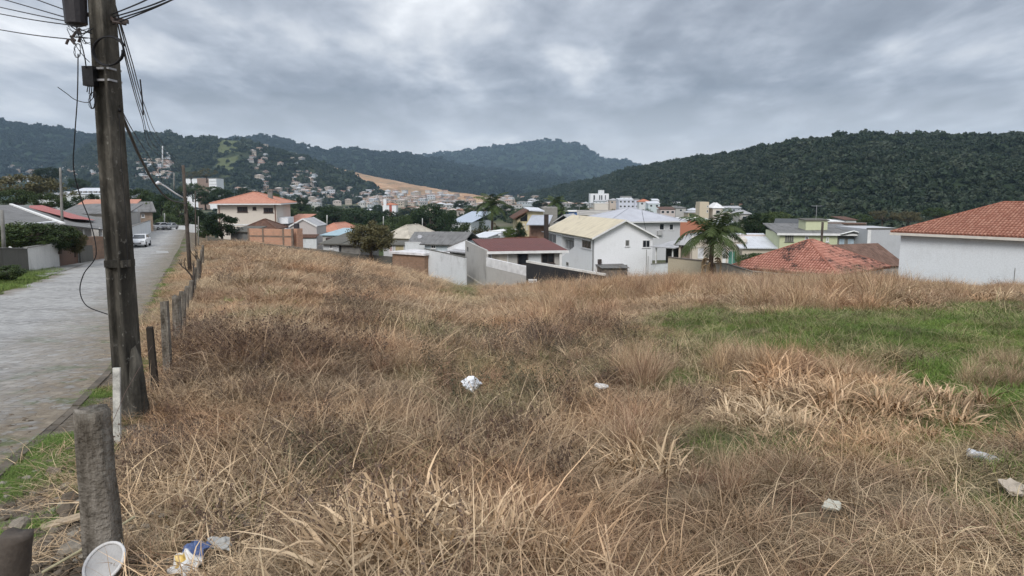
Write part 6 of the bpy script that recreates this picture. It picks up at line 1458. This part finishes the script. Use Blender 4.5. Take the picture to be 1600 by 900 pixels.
for k, (y0, x0, xe, ye) in enumerate(((8, 180, 284, 262), (14, 181, 285, 266), (30, 182, 286, 270), (38, 184, 287, 275))):
    wire('overhead_cable', ('topmost of the four thin cables to the wooden lamp pole', 'second highest of the four thin cables to the wooden lamp pole', 'third of the four thin cables to the wooden lamp pole', 'lowest of the four thin cables to the wooden lamp pole')[k],
         [(x0, y0, PD+.2), (x0+26-k*3, 95+k*6, PD+3.2), (x0+46-k*3, 165+k*6, PD+8), (x0+68-k*4, 215+k*7, PD+17), (xe, ye, D2)], .008)
wire('overhead_cable', 'thick black bundled cable dropping from the big pole toward the wooden lamp pole', [(187, 172, PD), (201, 205, PD+1.5), (222, 252, PD+5), (244, 290, PD+12), (266, 312, PD+18), (290, 318, D2)], (.018, .03))
wire('overhead_cable', 'thin slack cable alongside the thick black bundle', [(187, 165, PD), (205, 200, PD+2), (230, 240, PD+7), (262, 290, PD+16), (292, 306, D2)], .006)
for k, (a, b_, c, d) in enumerate(((176, 22, 268, -22), (176, 27, 290, -14), (177, 32, 300, -14), (177, 38, 312, -22))):
    wire('overhead_cable', ('upper right cable leaving the pole top over the lot', 'second cable leaving the pole top over the lot', 'third cable leaving the pole top over the lot', 'lowest cable leaving the pole top over the lot')[k], [(a, b_, PD), ((a+c)/2, (b_+d)/2+3, PD-1.2), (c, d, PD-2.4)], .007)
for k, (y0, y1, x1) in enumerate(((-16, 30, 112), (2, 34, 108), (14, 40, 116), (40, 62, 118), (-40, 22, 120))):
    wire('overhead_cable', ('short cable entering at the corner just above the splice can', 'cable crossing the street to the splice can', 'cable with a twisted end reaching the splice can', 'lowest street side cable reaching below the splice can', 'steep street side cable from above the frame')[k], [(-60, y0-4, PD+3+k*.3), (40, (y0+y1)/2+2, PD+1.2), (x1, y1, PD-.05)], .006)
wire('overhead_cable', 'stray cable end curling out to the side below the black box', [(90, 136, PD-.3), (104, 146, PD-.25), (118, 156, PD-.2), (137, 160, PD-.15), (146, 152, PD-.1)], .004)
wire('hanging_cable', 'single loose cable hanging from the pole tangle down to the street', [(122, 84, PD-.3), (121, 150, PD-.25), (117, 210, PD-.2), (115, 262, PD-.1), (125, 305, PD), (142, 350, PD), (150, 398, PD), (131, 428, PD), (125, 455, PD), (136, 478, PD-.1), (168, 491, PD-.15)], .006)
wire('hanging_cable', 'thin wire hanging close along the power pole', [(186, 178, PD-.2), (190, 260, PD-.2), (196, 330, PD-.2), (200, 420, PD-.2)], .003)
sp_ = wire('cable_spacer', 'short dark spacer bar clipped on the overhead cables', [(219, 124, PD+6), (222, 152, PD+6), (224, 180, PD+6)], .014); sp_['category'] = 'spacer'
# wooden lamp pole
def woodpole(px, base_y, top_y, name, label, r0=.11, r1=.08, lean=0, m=None, D=None, seg=8):
    B_ = ghit(px, base_y) if D is None else at(px, base_y, D); T_ = at(px-lean, top_y, B_.y); o = empty(name, label, 'pole', tuple(B_), 0)
    mb = MB(); d = T_-B_; mb.tube([-d*.03, d*.33, d*.66, d], [r0, r0*.9, (r0+r1)/2, r1], seg); mb.build('shaft', m or M_wood, o, smooth=True); return o, B_, T_
o2, B2, T2 = woodpole(297, 427, 258, 'lamp_pole', 'tall wooden pole with a white arched lamp arm beside the street', .12, .085, 11)
def rel(px, py, dD=0): return at(px, py, B2.y+dD)-B2
mb = MB(); mb.tube([rel(288, 310), rel(274, 302, -.4), rel(258, 291, -.9), rel(250, 286.5, -1.2)], .04, 6); mb.build('lamp_arm', plain('lamp_white', (.72, .72, .74), .5, .1), o2, smooth=True)
mb = MB(); mb.tube([rel(252, 287, -1.15), rel(247, 285.5, -1.3), rel(243.5, 287, -1.45)], [.05, .10, .05], 8); mb.build('lamp_head', plain('lamp_white', (.72, .72, .74)), o2, smooth=True)
for k, (x0, y0, x1, y1) in enumerate(((286, 300, 304, 324), (290, 312, 303, 317))):
    mb = MB(); a, b_ = rel(x0, y0), rel(x1, y1); mb.tube([a, b_], .028, 5); mb.build('cross_bracket', plain('lamp_white', (.72, .72, .74)), o2)
coilp = [rel(278+5*math.cos(t*.5), 322+9*math.sin(t*.5), -.2) for t in range(26)]; mb = MB(); mb.tube(coilp, .012, 4); mb.build('wire_coil', M_cable, o2)
for k in range(5): mb = MB(); mb.tube([rel(286+k, 300+k*9), rel(293-k*2, 306+k*10, -.2), rel(290, 330+k*6)], .012, 4); mb.build('drop_wire', M_cable, o2)
woodpole(306, 388, 298, 'wooden_pole', 'slim wooden pole just behind the lamp pole', .075, .06, 1)
woodpole(310, 385, 338, 'wooden_pole', 'short pale pole at the corner of the lot behind the lamp pole', .06, .05, 0, M_conc)
woodpole(98, 364, 262, 'concrete_pole', 'slim grey pole rising between the bungalow roofs', .13, .09, 4, M_conc, 66)
woodpole(6, 388, 328, 'concrete_pole', 'short grey pole at the picture border behind the block wall', .11, .09, 3, M_conc, 41)
woodpole(257, 360, 333, 'concrete_pole', 'pale pole at the far end of the street', .11, .09, 0, plain('pale_pole', (.45, .45, .43)), 122)
woodpole(1283, 388, 347, 'wooden_pole', 'dark pole standing behind the ridge of the mossy tile roof', .12, .12, -2.5, M_wood, 70)
woodpole(511, 352, 336, 'concrete_pole', 'pale pole behind the bright orange cottage roof', .14, .12, 0, plain('pale_pole', (.45, .45, .43)), 150)
woodpole(599, 352, 338, 'concrete_pole', 'thin pale pole beside the pale hipped roof', .11, .09, 0, plain('pale_pole', (.45, .45, .43)), 150)
woodpole(649, 370, 349, 'concrete_pole', 'thin pole in front of the very large dark tree', .09, .07, 0, plain('pale_pole', (.45, .45, .43)), 130)
woodpole(660, 368, 341, 'concrete_pole', 'forked lamp post in front of the very large dark tree', .09, .07, 0, plain('pale_pole', (.45, .45, .43)), 130)
woodpole(254, 258, 228, 'transmission_mast', 'white mast on the slope above the stacked settlement', .9, .7, 0, plain('mast_white', (.6, .6, .62)), 900)
woodpole(272, 295, 270, 'concrete_pole', 'grey pole among the trees left of the long white building', .35, .3, 0, M_conc, 300)
wire('overhead_cable', 'thin wire crossing over the silver roof of the large pale house', [(1003, 329, 110), (1006, 345, 109), (1012, 372, 108)], .03)

# fence posts along the verge
def post(px, base, top, wpx, label, lean=0, shape='round', seed=0, m=None, toplean=0):
    B_ = ghit(px, base); D = B_.y; T_ = at(px+toplean, top, D); w_ = wpx/F*D/2; q = random.Random(seed); o = None
    mb = MB(); n = 11 if shape == 'round' else 4; hgt = T_.z-B_.z; vs = []; lv = [-.12, 0, .2, .4, .6, .8, .93, 1.0]
    off = T_-B_
    prof = [q.uniform(.86, 1.12) for _ in range(n)]
    for i, t in enumerate(lv):
        for k in range(n):
            a = 6.283*k/n+(.785 if n == 4 else 0); r = w_*(1.12-.16*t)*prof[k]*q.uniform(.95, 1.05)*(1.25 if n == 4 else 1)
            z = hgt*t+(q.uniform(-.06, .05)*w_*3 if i == len(lv)-1 else 0); vs.append((off.x*t+math.cos(a)*r, off.y*t+math.sin(a)*r*(.75 if n == 4 else 1), z))
    fs = [(i*n+k, i*n+(k+1) % n, (i+1)*n+(k+1) % n, (i+1)*n+k) for i in range(len(lv)-1) for k in range(n)]; c_ = len(vs); vs.append((off.x, off.y, hgt*.985)); fs += [((len(lv)-1)*n+k, (len(lv)-1)*n+(k+1) % n, c_) for k in range(n)]
    mb.add(vs, fs); o = mb.build('fence_post', m or M_post, None, tuple(B_), n > 4); return tag(o, label, 'post', 'old fence posts along the verge')
post(164, 885, 640, 52, 'thick rough grey fence post in front of the power pole, with a split flat top', 0, seed=1, toplean=-22)
post(6, 960, 834, 50, 'broken dark wooden stump at the bottom corner of the picture', 0, seed=2, m=M_wood, toplean=18)
post(243, 613, 511, 11, 'thin dark fence post leaning beside the power pole', 0, 'sq', 3, plain('dark_fence_wood', (.035, .028, .022), .95, .3, 8), toplean=-9)
post(263, 588, 471, 13, 'slender fence post with a pale sawn edge, behind the thin dark one', 0, 'sq', 4, toplean=-6)
post(278, 545, 462, 14, 'grey fence post fourth along the verge from the power pole', 0, seed=5, toplean=-3)
post(285, 520, 455, 10, 'dull fence post just past the grey one', 0, seed=6, toplean=0)
post(291, 492, 447, 8, 'short fence post beside a forked stick', 0, seed=7, toplean=1)
post(297, 478, 438, 6, 'thin knotted fence post on the verge', 0, seed=8, toplean=2)
post(303, 462, 418, 6, 'taller crooked fence post near the bend of the verge', 0, seed=9, toplean=2)
post(308, 446, 405, 5, 'crooked fence post half hidden by straw', 0, seed=10, toplean=2)
post(312, 430, 390, 4, 'far fence post below the lamp pole', 0, seed=11, toplean=3)
post(316, 415, 383, 4, 'farthest fence post before the mossy wall', 0, seed=12, toplean=1)
lath = ghit(183, 694); T_ = at(182, 570, lath.y+.1); mb = MB(); d = T_-lath; mb.obox(d/2-Vector((0, 0, .03)), d/2, Vector((.034, 0, 0)), Vector((0, .012, 0))); tag(mb.build('white_board', M_whitepaint, None, tuple(lath)), 'narrow flaking white board standing against the foot of the power pole', 'board')
def strand(pts, label, r=.0022):
    P = [ghit(a, b_) + Vector((0, 0, h)) for a, b_, h in pts]; O = P[0]; mb = MB(); mb.tube([p-O for p in P], r, 4); tag(mb.build('fence_wire', plain('rusty_wire', (.12, .07, .05)), None, tuple(O)), label, 'wire')
strand([(160, 880, .62), (205, 740, .7), (243, 613, .62)], 'rusty fence wire from the thick rough post to the thin dark post')
strand([(243, 613, .5), (263, 588, .5), (278, 545, .5), (291, 492, .5)], 'rusty fence wire linking the slender posts')
# branching dead stick by the far posts
def stick(px, py, hpx, label, seed):
    B_ = ghit(px, py); q = random.Random(seed); mb = MB(); hh = hpx/F*B_.y
    def br(p, d, l, r, dep):
        e = p+d*l; mb.tube([p, p.lerp(e, .5)+Vector((q.uniform(-1, 1), q.uniform(-1, 1), 0))*l*.06, e], [r, r*.8, r*.6], 5)
        if dep:
            for _ in range(2): br(p.lerp(e, q.uniform(.5, 1)), (d+Vector((q.uniform(-.7, .7), q.uniform(-.7, .7), q.uniform(-.1, .5)))).normalized(), l*.6, r*.6, dep-1)
    br(Vector((0, 0, 0)), Vector((.1, 0, 1)).normalized(), hh*.55, hh*.035, 3); return tag(mb.build('dead_branch', M_wood, None, tuple(B_)), label, 'branch')
stick(302, 470, 80, 'forked dead branch standing among the verge posts', 4); stick(311, 440, 60, 'dead branch sprouting near the lamp pole foot', 6)

# ------------------------------------------------------------------ car and street end
def car(loc, rz, label, paint, s_=1.0):
    o = empty('parked_car', label, 'car', loc, rz); o.scale = (s_,)*3; M_p = plain(paint[0], paint[1], .3, .05, 2, .5)
    prof = [(-2.1, .35), (-2.12, .62), (-2.0, .86), (-1.35, .93), (-.75, .97), (1.35, .98), (1.95, .92), (2.08, .70), (2.1, .35)]
    mb = MB(); mb.prism([(x, -.84, z) for x, z in prof], (0, 1.68, 0)); mb.prism([(-2.0, -.86, .3), (-2.0, -.86, .42), (2.0, -.86, .42), (2.0, -.86, .3)], (0, 1.72, 0)); bo = mb.build('body', M_p, o); bv = bo.modifiers.new('b', 'BEVEL'); bv.width = .07; bv.segments = 3
    vs = [(-.95, -.78, .95), (1.55, -.78, .95), (1.05, -.64, 1.42), (-.25, -.64, 1.44), (-.95, .78, .95), (1.55, .78, .95), (1.05, .64, 1.42), (-.25, .64, 1.44)]
    mb = MB(); mb.add(vs, [(0, 1, 2, 3), (7, 6, 5, 4), (3, 2, 6, 7), (0, 3, 7, 4), (1, 5, 6, 2), (0, 4, 5, 1)]); ca = mb.build('cabin', M_p, o); bv = ca.modifiers.new('b', 'BEVEL'); bv.width = .05; bv.segments = 2
    mb = MB(); mb.add([(-.93, -.66, .99), (-.93, .66, .99), (-.31, .56, 1.38), (-.31, -.56, 1.38)], [(0, 1, 2, 3)]); mb.v = [(x-.035, y, z+.02) for x, y, z in mb.v]; mb.build('windscreen', glassmat('car_glass', (.03, .035, .04)), ca)
    mb = MB(); mb.add([(1.53, -.66, .99), (1.53, .66, .99), (1.10, .56, 1.36), (1.10, -.56, 1.36)], [(0, 3, 2, 1)]); mb.v = [(x+.035, y, z+.02) for x, y, z in mb.v]; mb.build('rear_window', glassmat('car_glass'), ca)
    for sg in (-1, 1):
        mb = MB(); mb.add([(-.72, sg*.775, 1.0), (1.2, sg*.775, 1.0), (.92, sg*.675, 1.36), (-.2, sg*.675, 1.36)], [(0, 1, 2, 3)]); mb.v = [(x, y+sg*.02, z) for x, y, z in mb.v]; mb.build('side_window', glassmat('car_glass'), ca)
        for x in (-1.3, 1.3):
            mb = MB(); mb.tube([(x, sg*.66, .31), (x, sg*.88, .31)], .31, 18); w_ = mb.build('wheel', plain('tyre', (.015, .015, .016), .8, .1), o); mb = MB(); mb.tube([(x, sg*.86, .31), (x, sg*.895, .31)], .18, 12); mb.build('rim', M_galv, w_)
        mb = MB(); mb.box(-2.135, -2.05, sg*.55-.18, sg*.55+.18, .62, .78); mb.build('headlight', plain('lamp_glass', (.55, .56, .58), .15, .1), o)
        mb = MB(); mb.box(2.05, 2.115, sg*.6-.14, sg*.6+.14, .66, .84); mb.build('tail_light', plain('tail_red', (.30, .03, .03), .3, .1), o)
        mb = MB(); mb.box(-.75, -.6, sg*.86-.07, sg*.86+.07, .98, 1.08); mb.build('wing_mirror', M_p, o)
    mb = MB(); mb.box(-2.14, -2.08, -.42, .42, .40, .56); mb.build('grille', M_darktrim, o); mb = MB(); mb.box(-2.155, -2.13, -.26, .26, .46, .56); mb.build('number_plate', plain('plate', (.5, .5, .5)), o)
    return o
cpn = ghit(210, 387); d_ = math.atan2(1.0, -.30)
car((cpn.x-.2, cpn.y+1.8, float(G(cpn.x, cpn.y+1.8, False))+.02), d_, 'white hatchback parked on the street facing up the hill', ('car_white', (.78, .79, .80)), .95)
cq = ghit(246, 359.5); car((cq.x, 120.0, float(G(cq.x, 120, False))+.02), 1.2, 'tiny white car crossing the far end of the street', ('car_white2', (.7, .7, .7)), .8)
cq = ghit(264, 359.5); car((at(266, 357, 121).x, 121.0, float(G(cq.x, 121, False))), 1.5, 'small pale car at the bend at the end of the street', ('car_grey', (.45, .46, .47)), .75)
wallrun('street_wall', 'low pale wall closing the end of the street', [(268, 352, 128), (300, 352.5, 128)], M_white2, .18, M_conc)
wallrun('street_wall', 'short white fence panel at the corner behind the lamp pole', [(296, 350, 118), (318, 353, 110)], M_white2, .1, None, cat='fence')

# ------------------------------------------------------------------ rubble, stones and litter
def rock(seed, r=1.0):
    q = np.random.RandomState(seed); bm_ = []; import bmesh
    bm = bmesh.new(); bmesh.ops.create_icosphere(bm, subdivisions=2, radius=r)
    for v in bm.verts:
        n_ = v.co.normalized(); v.co = v.co*(1+.28*math.sin(n_.x*4+seed)*math.cos(n_.y*3.3+seed*2)+q.uniform(-.09, .09)); v.co.z *= .6
    me = bpy.data.meshes.new('stone_kind'); bm.to_mesh(me); bm.free(); return me
b = NB('rubble_stone'); oi = b.n('ShaderNodeObjectInfo').outputs['Random']; n1_ = b.noise(b.obj(), 3, 5, .6); col = b.ramp(oi, (0, (.10, .08, .06)), (.6, (.19, .155, .12)), (1, (.33, .30, .25))); col = b.mix(1.0, col, b.rng(n1_, .3, .7, .7, 1.2), 'MULTIPLY'); b.bump(n1_, .5, .05); M_rock = b.fin(col, .95, .15)
rk = [rock(k) for k in range(6)]
for m in rk: m.materials.append(M_rock)
pts = []; rr_ = random.Random(4)
for n_, x0, x1, y0, y1, s0, s1 in ((260, -40, 130, 700, 900, .008, .034), (40, 60, 160, 760, 880, .015, .045), (60, -40, 60, 640, 740, .01, .03), (70, 120, 240, 500, 640, .008, .025), (60, 180, 300, 400, 500, .01, .03), (60, 200, 420, 780, 900, .01, .03), (6, 0, 120, 740, 900, .05, .08), (140, 0, 170, 560, 700, .006, .02)):
    for _ in range(n_): p = ghit(rr_.uniform(x0, x1), rr_.uniform(y0, y1)); pts.append((p.x, p.y, p.z, rr_.uniform(s0, s1)))
s_ = np.array([p[3] for p in pts]); n = len(pts)
scatter('rubble', [(p[0], p[1], p[2]+p[3]*.25) for p in pts], np.stack([rnd(n, -.3, .3), rnd(n, -.3, .3), rnd(n, 0, 6.28)], -1), np.stack([s_*rnd(n, .8, 1.4), s_, s_*rnd(n, .7, 1.2)], -1), rs.randint(0, 6, n), rk, 'stones and broken rubble over the verge and kerb')
# rubble heap by the brick wall
for k in range(9):
    p = ghit(rr_.uniform(145, 168), rr_.uniform(396, 405)); o = bpy.data.objects.new('rubble_block', rk[k % 6]); COL.objects.link(o); s__ = rr_.uniform(.25, .5); o.location = (p.x, p.y, p.z+s__*.3); o.scale = (s__, s__, s__); o.rotation_euler = (rr_.uniform(-.4, .4), 0, rr_.uniform(0, 6)); tag(o, 'one of the broken lumps in the rubble heap by the crumbling brick wall', 'rubble', 'rubble heap by the brick wall')
def crumple(name, label, cat, px, py, wpx, hpx, m, seed, lift=.05, sub=3, flat=.55, sharp=.35, rz=0):
    import bmesh
    B_ = ghit(px, py); w_ = wpx/F*B_.y/2; bm = bmesh.new(); bmesh.ops.create_icosphere(bm, subdivisions=sub, radius=1); q = np.random.RandomState(seed); D_ = q.normal(size=(14, 3)); D_ /= np.linalg.norm(D_, axis=1)[:, None]; of = q.uniform(.35, .95, 14)
    for v in bm.verts:
        n_ = np.array(v.co); n_ /= np.linalg.norm(n_); k = min(1.0, min((o_/max(d_.dot(n_), 1e-3)) for d_, o_ in zip(D_, of) if d_.dot(n_) > .05) if any(d_.dot(n_) > .05 for d_ in D_) else 1)
        v.co = Vector(n_*k*(1+q.uniform(-sharp, sharp)*.25))
    for v in bm.verts: v.co.x *= w_; v.co.y *= w_*.8; v.co.z *= w_*flat
    me = bpy.data.meshes.new(name); bm.to_mesh(me); bm.free(); o = link(name, me, m, None, (B_.x, B_.y, B_.z+lift)); o.rotation_euler = (.2, .1, rz); return tag(o, label, cat)
b = NB('white_plastic'); n1_ = b.noise(b.obj(), 12, 4); col = b.ramp(n1_, (.35, (.62, .64, .68)), (.6, (.86, .88, .92))); b.bump(n1_, .4, .02); M_plast = b.fin(col, .4, .4)
M_plast_g = plain('grey_film', (.42, .42, .40), .45, .4, 9, .4)
crumple('plastic_bag', 'bright white crumpled plastic bag lying in the middle of the dry grass', 'bag', 737, 630, 46, 30, M_plast, 1, .24, flat=.62, sharp=1.1)
crumple('plastic_bag', 'faded greyish plastic bag half buried right of the bright white one', 'bag', 940, 632, 24, 16, plain('grey_white_film', (.60, .58, .55), .5, .3, 9), 2, .24)
crumple('plastic_film', 'dirty translucent grey plastic film beside the snack packet', 'litter', 345, 868, 56, 34, M_plast_g, 3, .07, flat=.35, sharp=.8)
crumple('plastic_film', 'torn pale wrapper crumpled at the picture border under the bottle', 'litter', 1578, 790, 60, 22, plain('pale_tan_film', (.42, .36, .29), .6, .3, 8), 5, .14, flat=.3, sharp=.8)
crumple('plastic_wrapper', 'flattened white wrapper with a green end in the straw', 'litter', 1300, 822, 44, 14, plain('wrapper_white', (.46, .45, .38), .5, .25, 8), 7, .14, flat=.35, sharp=.5, rz=-.25)
# plastic bottle
B_ = ghit(1537, 745)+Vector((0, 0, .17)); o = empty('plastic_bottle', 'crushed clear plastic bottle lying on the straw', 'bottle', tuple(B_), 0); o.rotation_euler = (0, R(14), R(-12))
b = NB('bottle_plastic'); b.b.inputs['Transmission Weight'].default_value = .35; n1_ = b.noise(b.obj(), 25, 3); b.bump(n1_, .5, .01); M_bot = b.fin(b.ramp(n1_, (.35, (.50, .52, .55)), (.6, (.80, .82, .86))), .2, .5)
mb = MB(); mb.tube([(-.14, 0, 0), (-.138, 0, 0), (-.09, 0, 0), (-.085, 0, 0), (0.0, 0, 0), (.005, 0, 0), (.06, 0, 0), (.10, 0, 0), (.125, 0, 0)], [.02, .036, .036, .032, .036, .033, .036, .024, .014], 14); mb.build('body', M_bot, o, smooth=True)
mb = MB(); mb.tube([(.125, 0, 0), (.145, 0, 0)], .016, 10); mb.build('cap', plain('cap_dark', (.10, .07, .06), .5, .1), o); mb = MB(); mb.tube([(-.06, 0, 0), (.03, 0, 0)], .0366, 14, False); mb.build('label', plain('bottle_label', (.62, .63, .66), .5, .3, 20), o)
# bucket lid
B_ = ghit(165, 905)+Vector((0, 0, .10)); o = empty('bucket_lid', 'round white plastic bucket lid propped at the foot of the thick post', 'lid', tuple(B_), 0); o.rotation_euler = (R(38), R(-14), 0)
mb = MB(); mb.tube([(0, 0, -.008), (0, 0, .0)], .115, 40); mb.build('disc', plain('lid_inner', (.40, .39, .38), .5, .15, 9), o, smooth=False)
mb = MB(); P = [(math.cos(a)*.118, math.sin(a)*.118, .004) for a in [k*6.2832/40 for k in range(41)]]; mb.tube(P, .010, 6, False); mb.build('rim', plain('lid_rim', (.60, .59, .58), .45, .12, 9), o, smooth=True)
# snack packet: foil, blue and yellow print
B_ = ghit(296, 893)+Vector((0, 0, .06)); nx, ny = 18, 14; q = np.random.RandomState(4); gx, gy = np.meshgrid(np.linspace(-.5, .5, nx), np.linspace(-.5, .5, ny), indexing='ij')
zz__ = .02*np.sin(gx*14+gy*5)+.018*np.sin(gy*17-gx*6)+q.uniform(-.006, .006, gx.shape)+.05*(1-4*gx**2)*(1-4*gy**2)
me = grid_mesh('snack_packet', gx*.19*(1-.45*gy), gy*.26, zz__); l = me.uv_layers.new(name='UVMap'); li = np.zeros(len(me.loops), 'i'); me.loops.foreach_get('vertex_index', li); uvv = np.stack([gx.ravel()[li]+.5, gy.ravel()[li]+.5], -1).astype('f'); l.data.foreach_set('uv', uvv.ravel())
b = NB('packet_print'); s_ = b.n('ShaderNodeSeparateXYZ'); b.l(b.uv(), s_.inputs[0]); n1_ = b.noise(b.uv(), 5, 3); n2_ = b.noise(b.uv(), 11, 3)
blue = b.rng(b.math('ADD', s_.outputs[1], b.math('MULTIPLY', n1_, .3)), .76, .80, 0, 1); yel = b.rng(b.math('ADD', b.math('ABSOLUTE', b.math('SUBTRACT', s_.outputs[0], .40)), b.math('ABSOLUTE', b.math('SUBTRACT', s_.outputs[1], .45))), .24, .20, 0, 1)
col = b.mix(b.rng(n2_, .35, .65, 0, 1), (.62, .62, .60), (.78, .78, .76)); col = b.mix(yel, col, (.62, .44, .13)); col = b.mix(blue, col, (.07, .11, .24)); col = b.mix(b.rng(s_.outputs[1], .12, .08, 0, .8), col, (.10, .09, .08))
me.materials.append(b.fin(col, .35, .4)); o = link('snack_packet', me, None, None, tuple(B_)); o.rotation_euler = (R(32), R(-6), R(-25)); sm = o.modifiers.new('t', 'SOLIDIFY'); sm.thickness = .012; tag(o, 'crumpled foil snack packet printed blue and yellow on white', 'packet')
# board scrap and stick among the rubble
B_ = ghit(95, 822)+Vector((0, 0, .03)); mb = MB(); mb.obox((0, 0, 0), (.11, .05, .02), (-.02, .045, .0), (0, 0, .008)); tag(mb.build('board_scrap', plain('tan_scrap', (.38, .30, .21), .9, .3, 8), None, tuple(B_)), 'pale broken scrap of board on the rubble beside the thick post', 'board')
B_ = ghit(66, 900)+Vector((0, 0, .02)); mb = MB(); mb.tube([(0, 0, 0), (.16, .22, .06), (.30, .48, .12)], .008, 6); tag(mb.build('cane_stick', plain('cane_pale', (.42, .38, .24), .8, .2), None, tuple(B_)), 'pale dry cane stick leaning by the broken stump', 'stick')
wp = at(24, 392, 42.0); mb = MB(); mb.obox((0, 0, 0), (.34, 0, -.20), (0, .04, 0), (.03, 0, .06)); tag(mb.build('white_plank', M_trim, None, tuple(wp)), 'white plank lying slanted against the top of the dark block wall', 'plank')
# grass verge across the street
n = 1500; P = [ghit(rr_.uniform(-60, 88), rr_.uniform(416, 462)) for _ in range(500)]; P = [p for p in P if p.x < np.interp(p.y, LYs, LXs)-.2+.25*math.sin(p.y*2)]; n = len(P)
s_ = rnd(n, .8, 1.6); scatter('verge_grass', [(p.x, p.y, float(G(p.x, p.y))) for p in P], np.stack([0*s_, 0*s_, rnd(n, 0, 6.28)], -1), np.stack([s_, s_, s_], -1), rs.randint(0, 4, n), lawn, 'patchy green grass on the verge across the street', {'dark': rnd(n, 0, .5), 'green': rnd(n, 0, .8)})
# small roof fittings
def fitting(name, label, px, py, D, build, cat):
    p = at(px, py, D); mb = MB(); build(mb); return tag(mb.build(name, M_galv, None, tuple(p)), label, cat)
def dish(mb):
    for k in range(5): a = R(k*15); 
    mb.tube([(0, 0, -.35), (0, 0, 0)], .03, 5); mb.tube([(0, -.02, .05), (0, -.10, .12)], [.36, .30], 14)
fitting('satellite_dish', 'white satellite dish on the ridge of the grey corrugated roof', 656, 371, 99, dish, 'satellite dish')
def yagi(mb):
    mb.tube([(0, 0, -.3), (0, 0, 1.6)], .03, 5); mb.tube([(-.6, 0, 1.5), (.6, 0, 1.5)], .02, 4)
    for k in range(5): mb.tube([(-.5+k*.25, -.3, 1.5), (-.5+k*.25, .3, 1.5)], .014, 4)
fitting('roof_antenna', 'thin television antenna above the cream gabled roof', 905, 338, 110, yagi, 'antenna')
fitting('roof_antenna', 'thin television antenna above the green tank house', 1275, 342, 86.5, yagi, 'antenna')
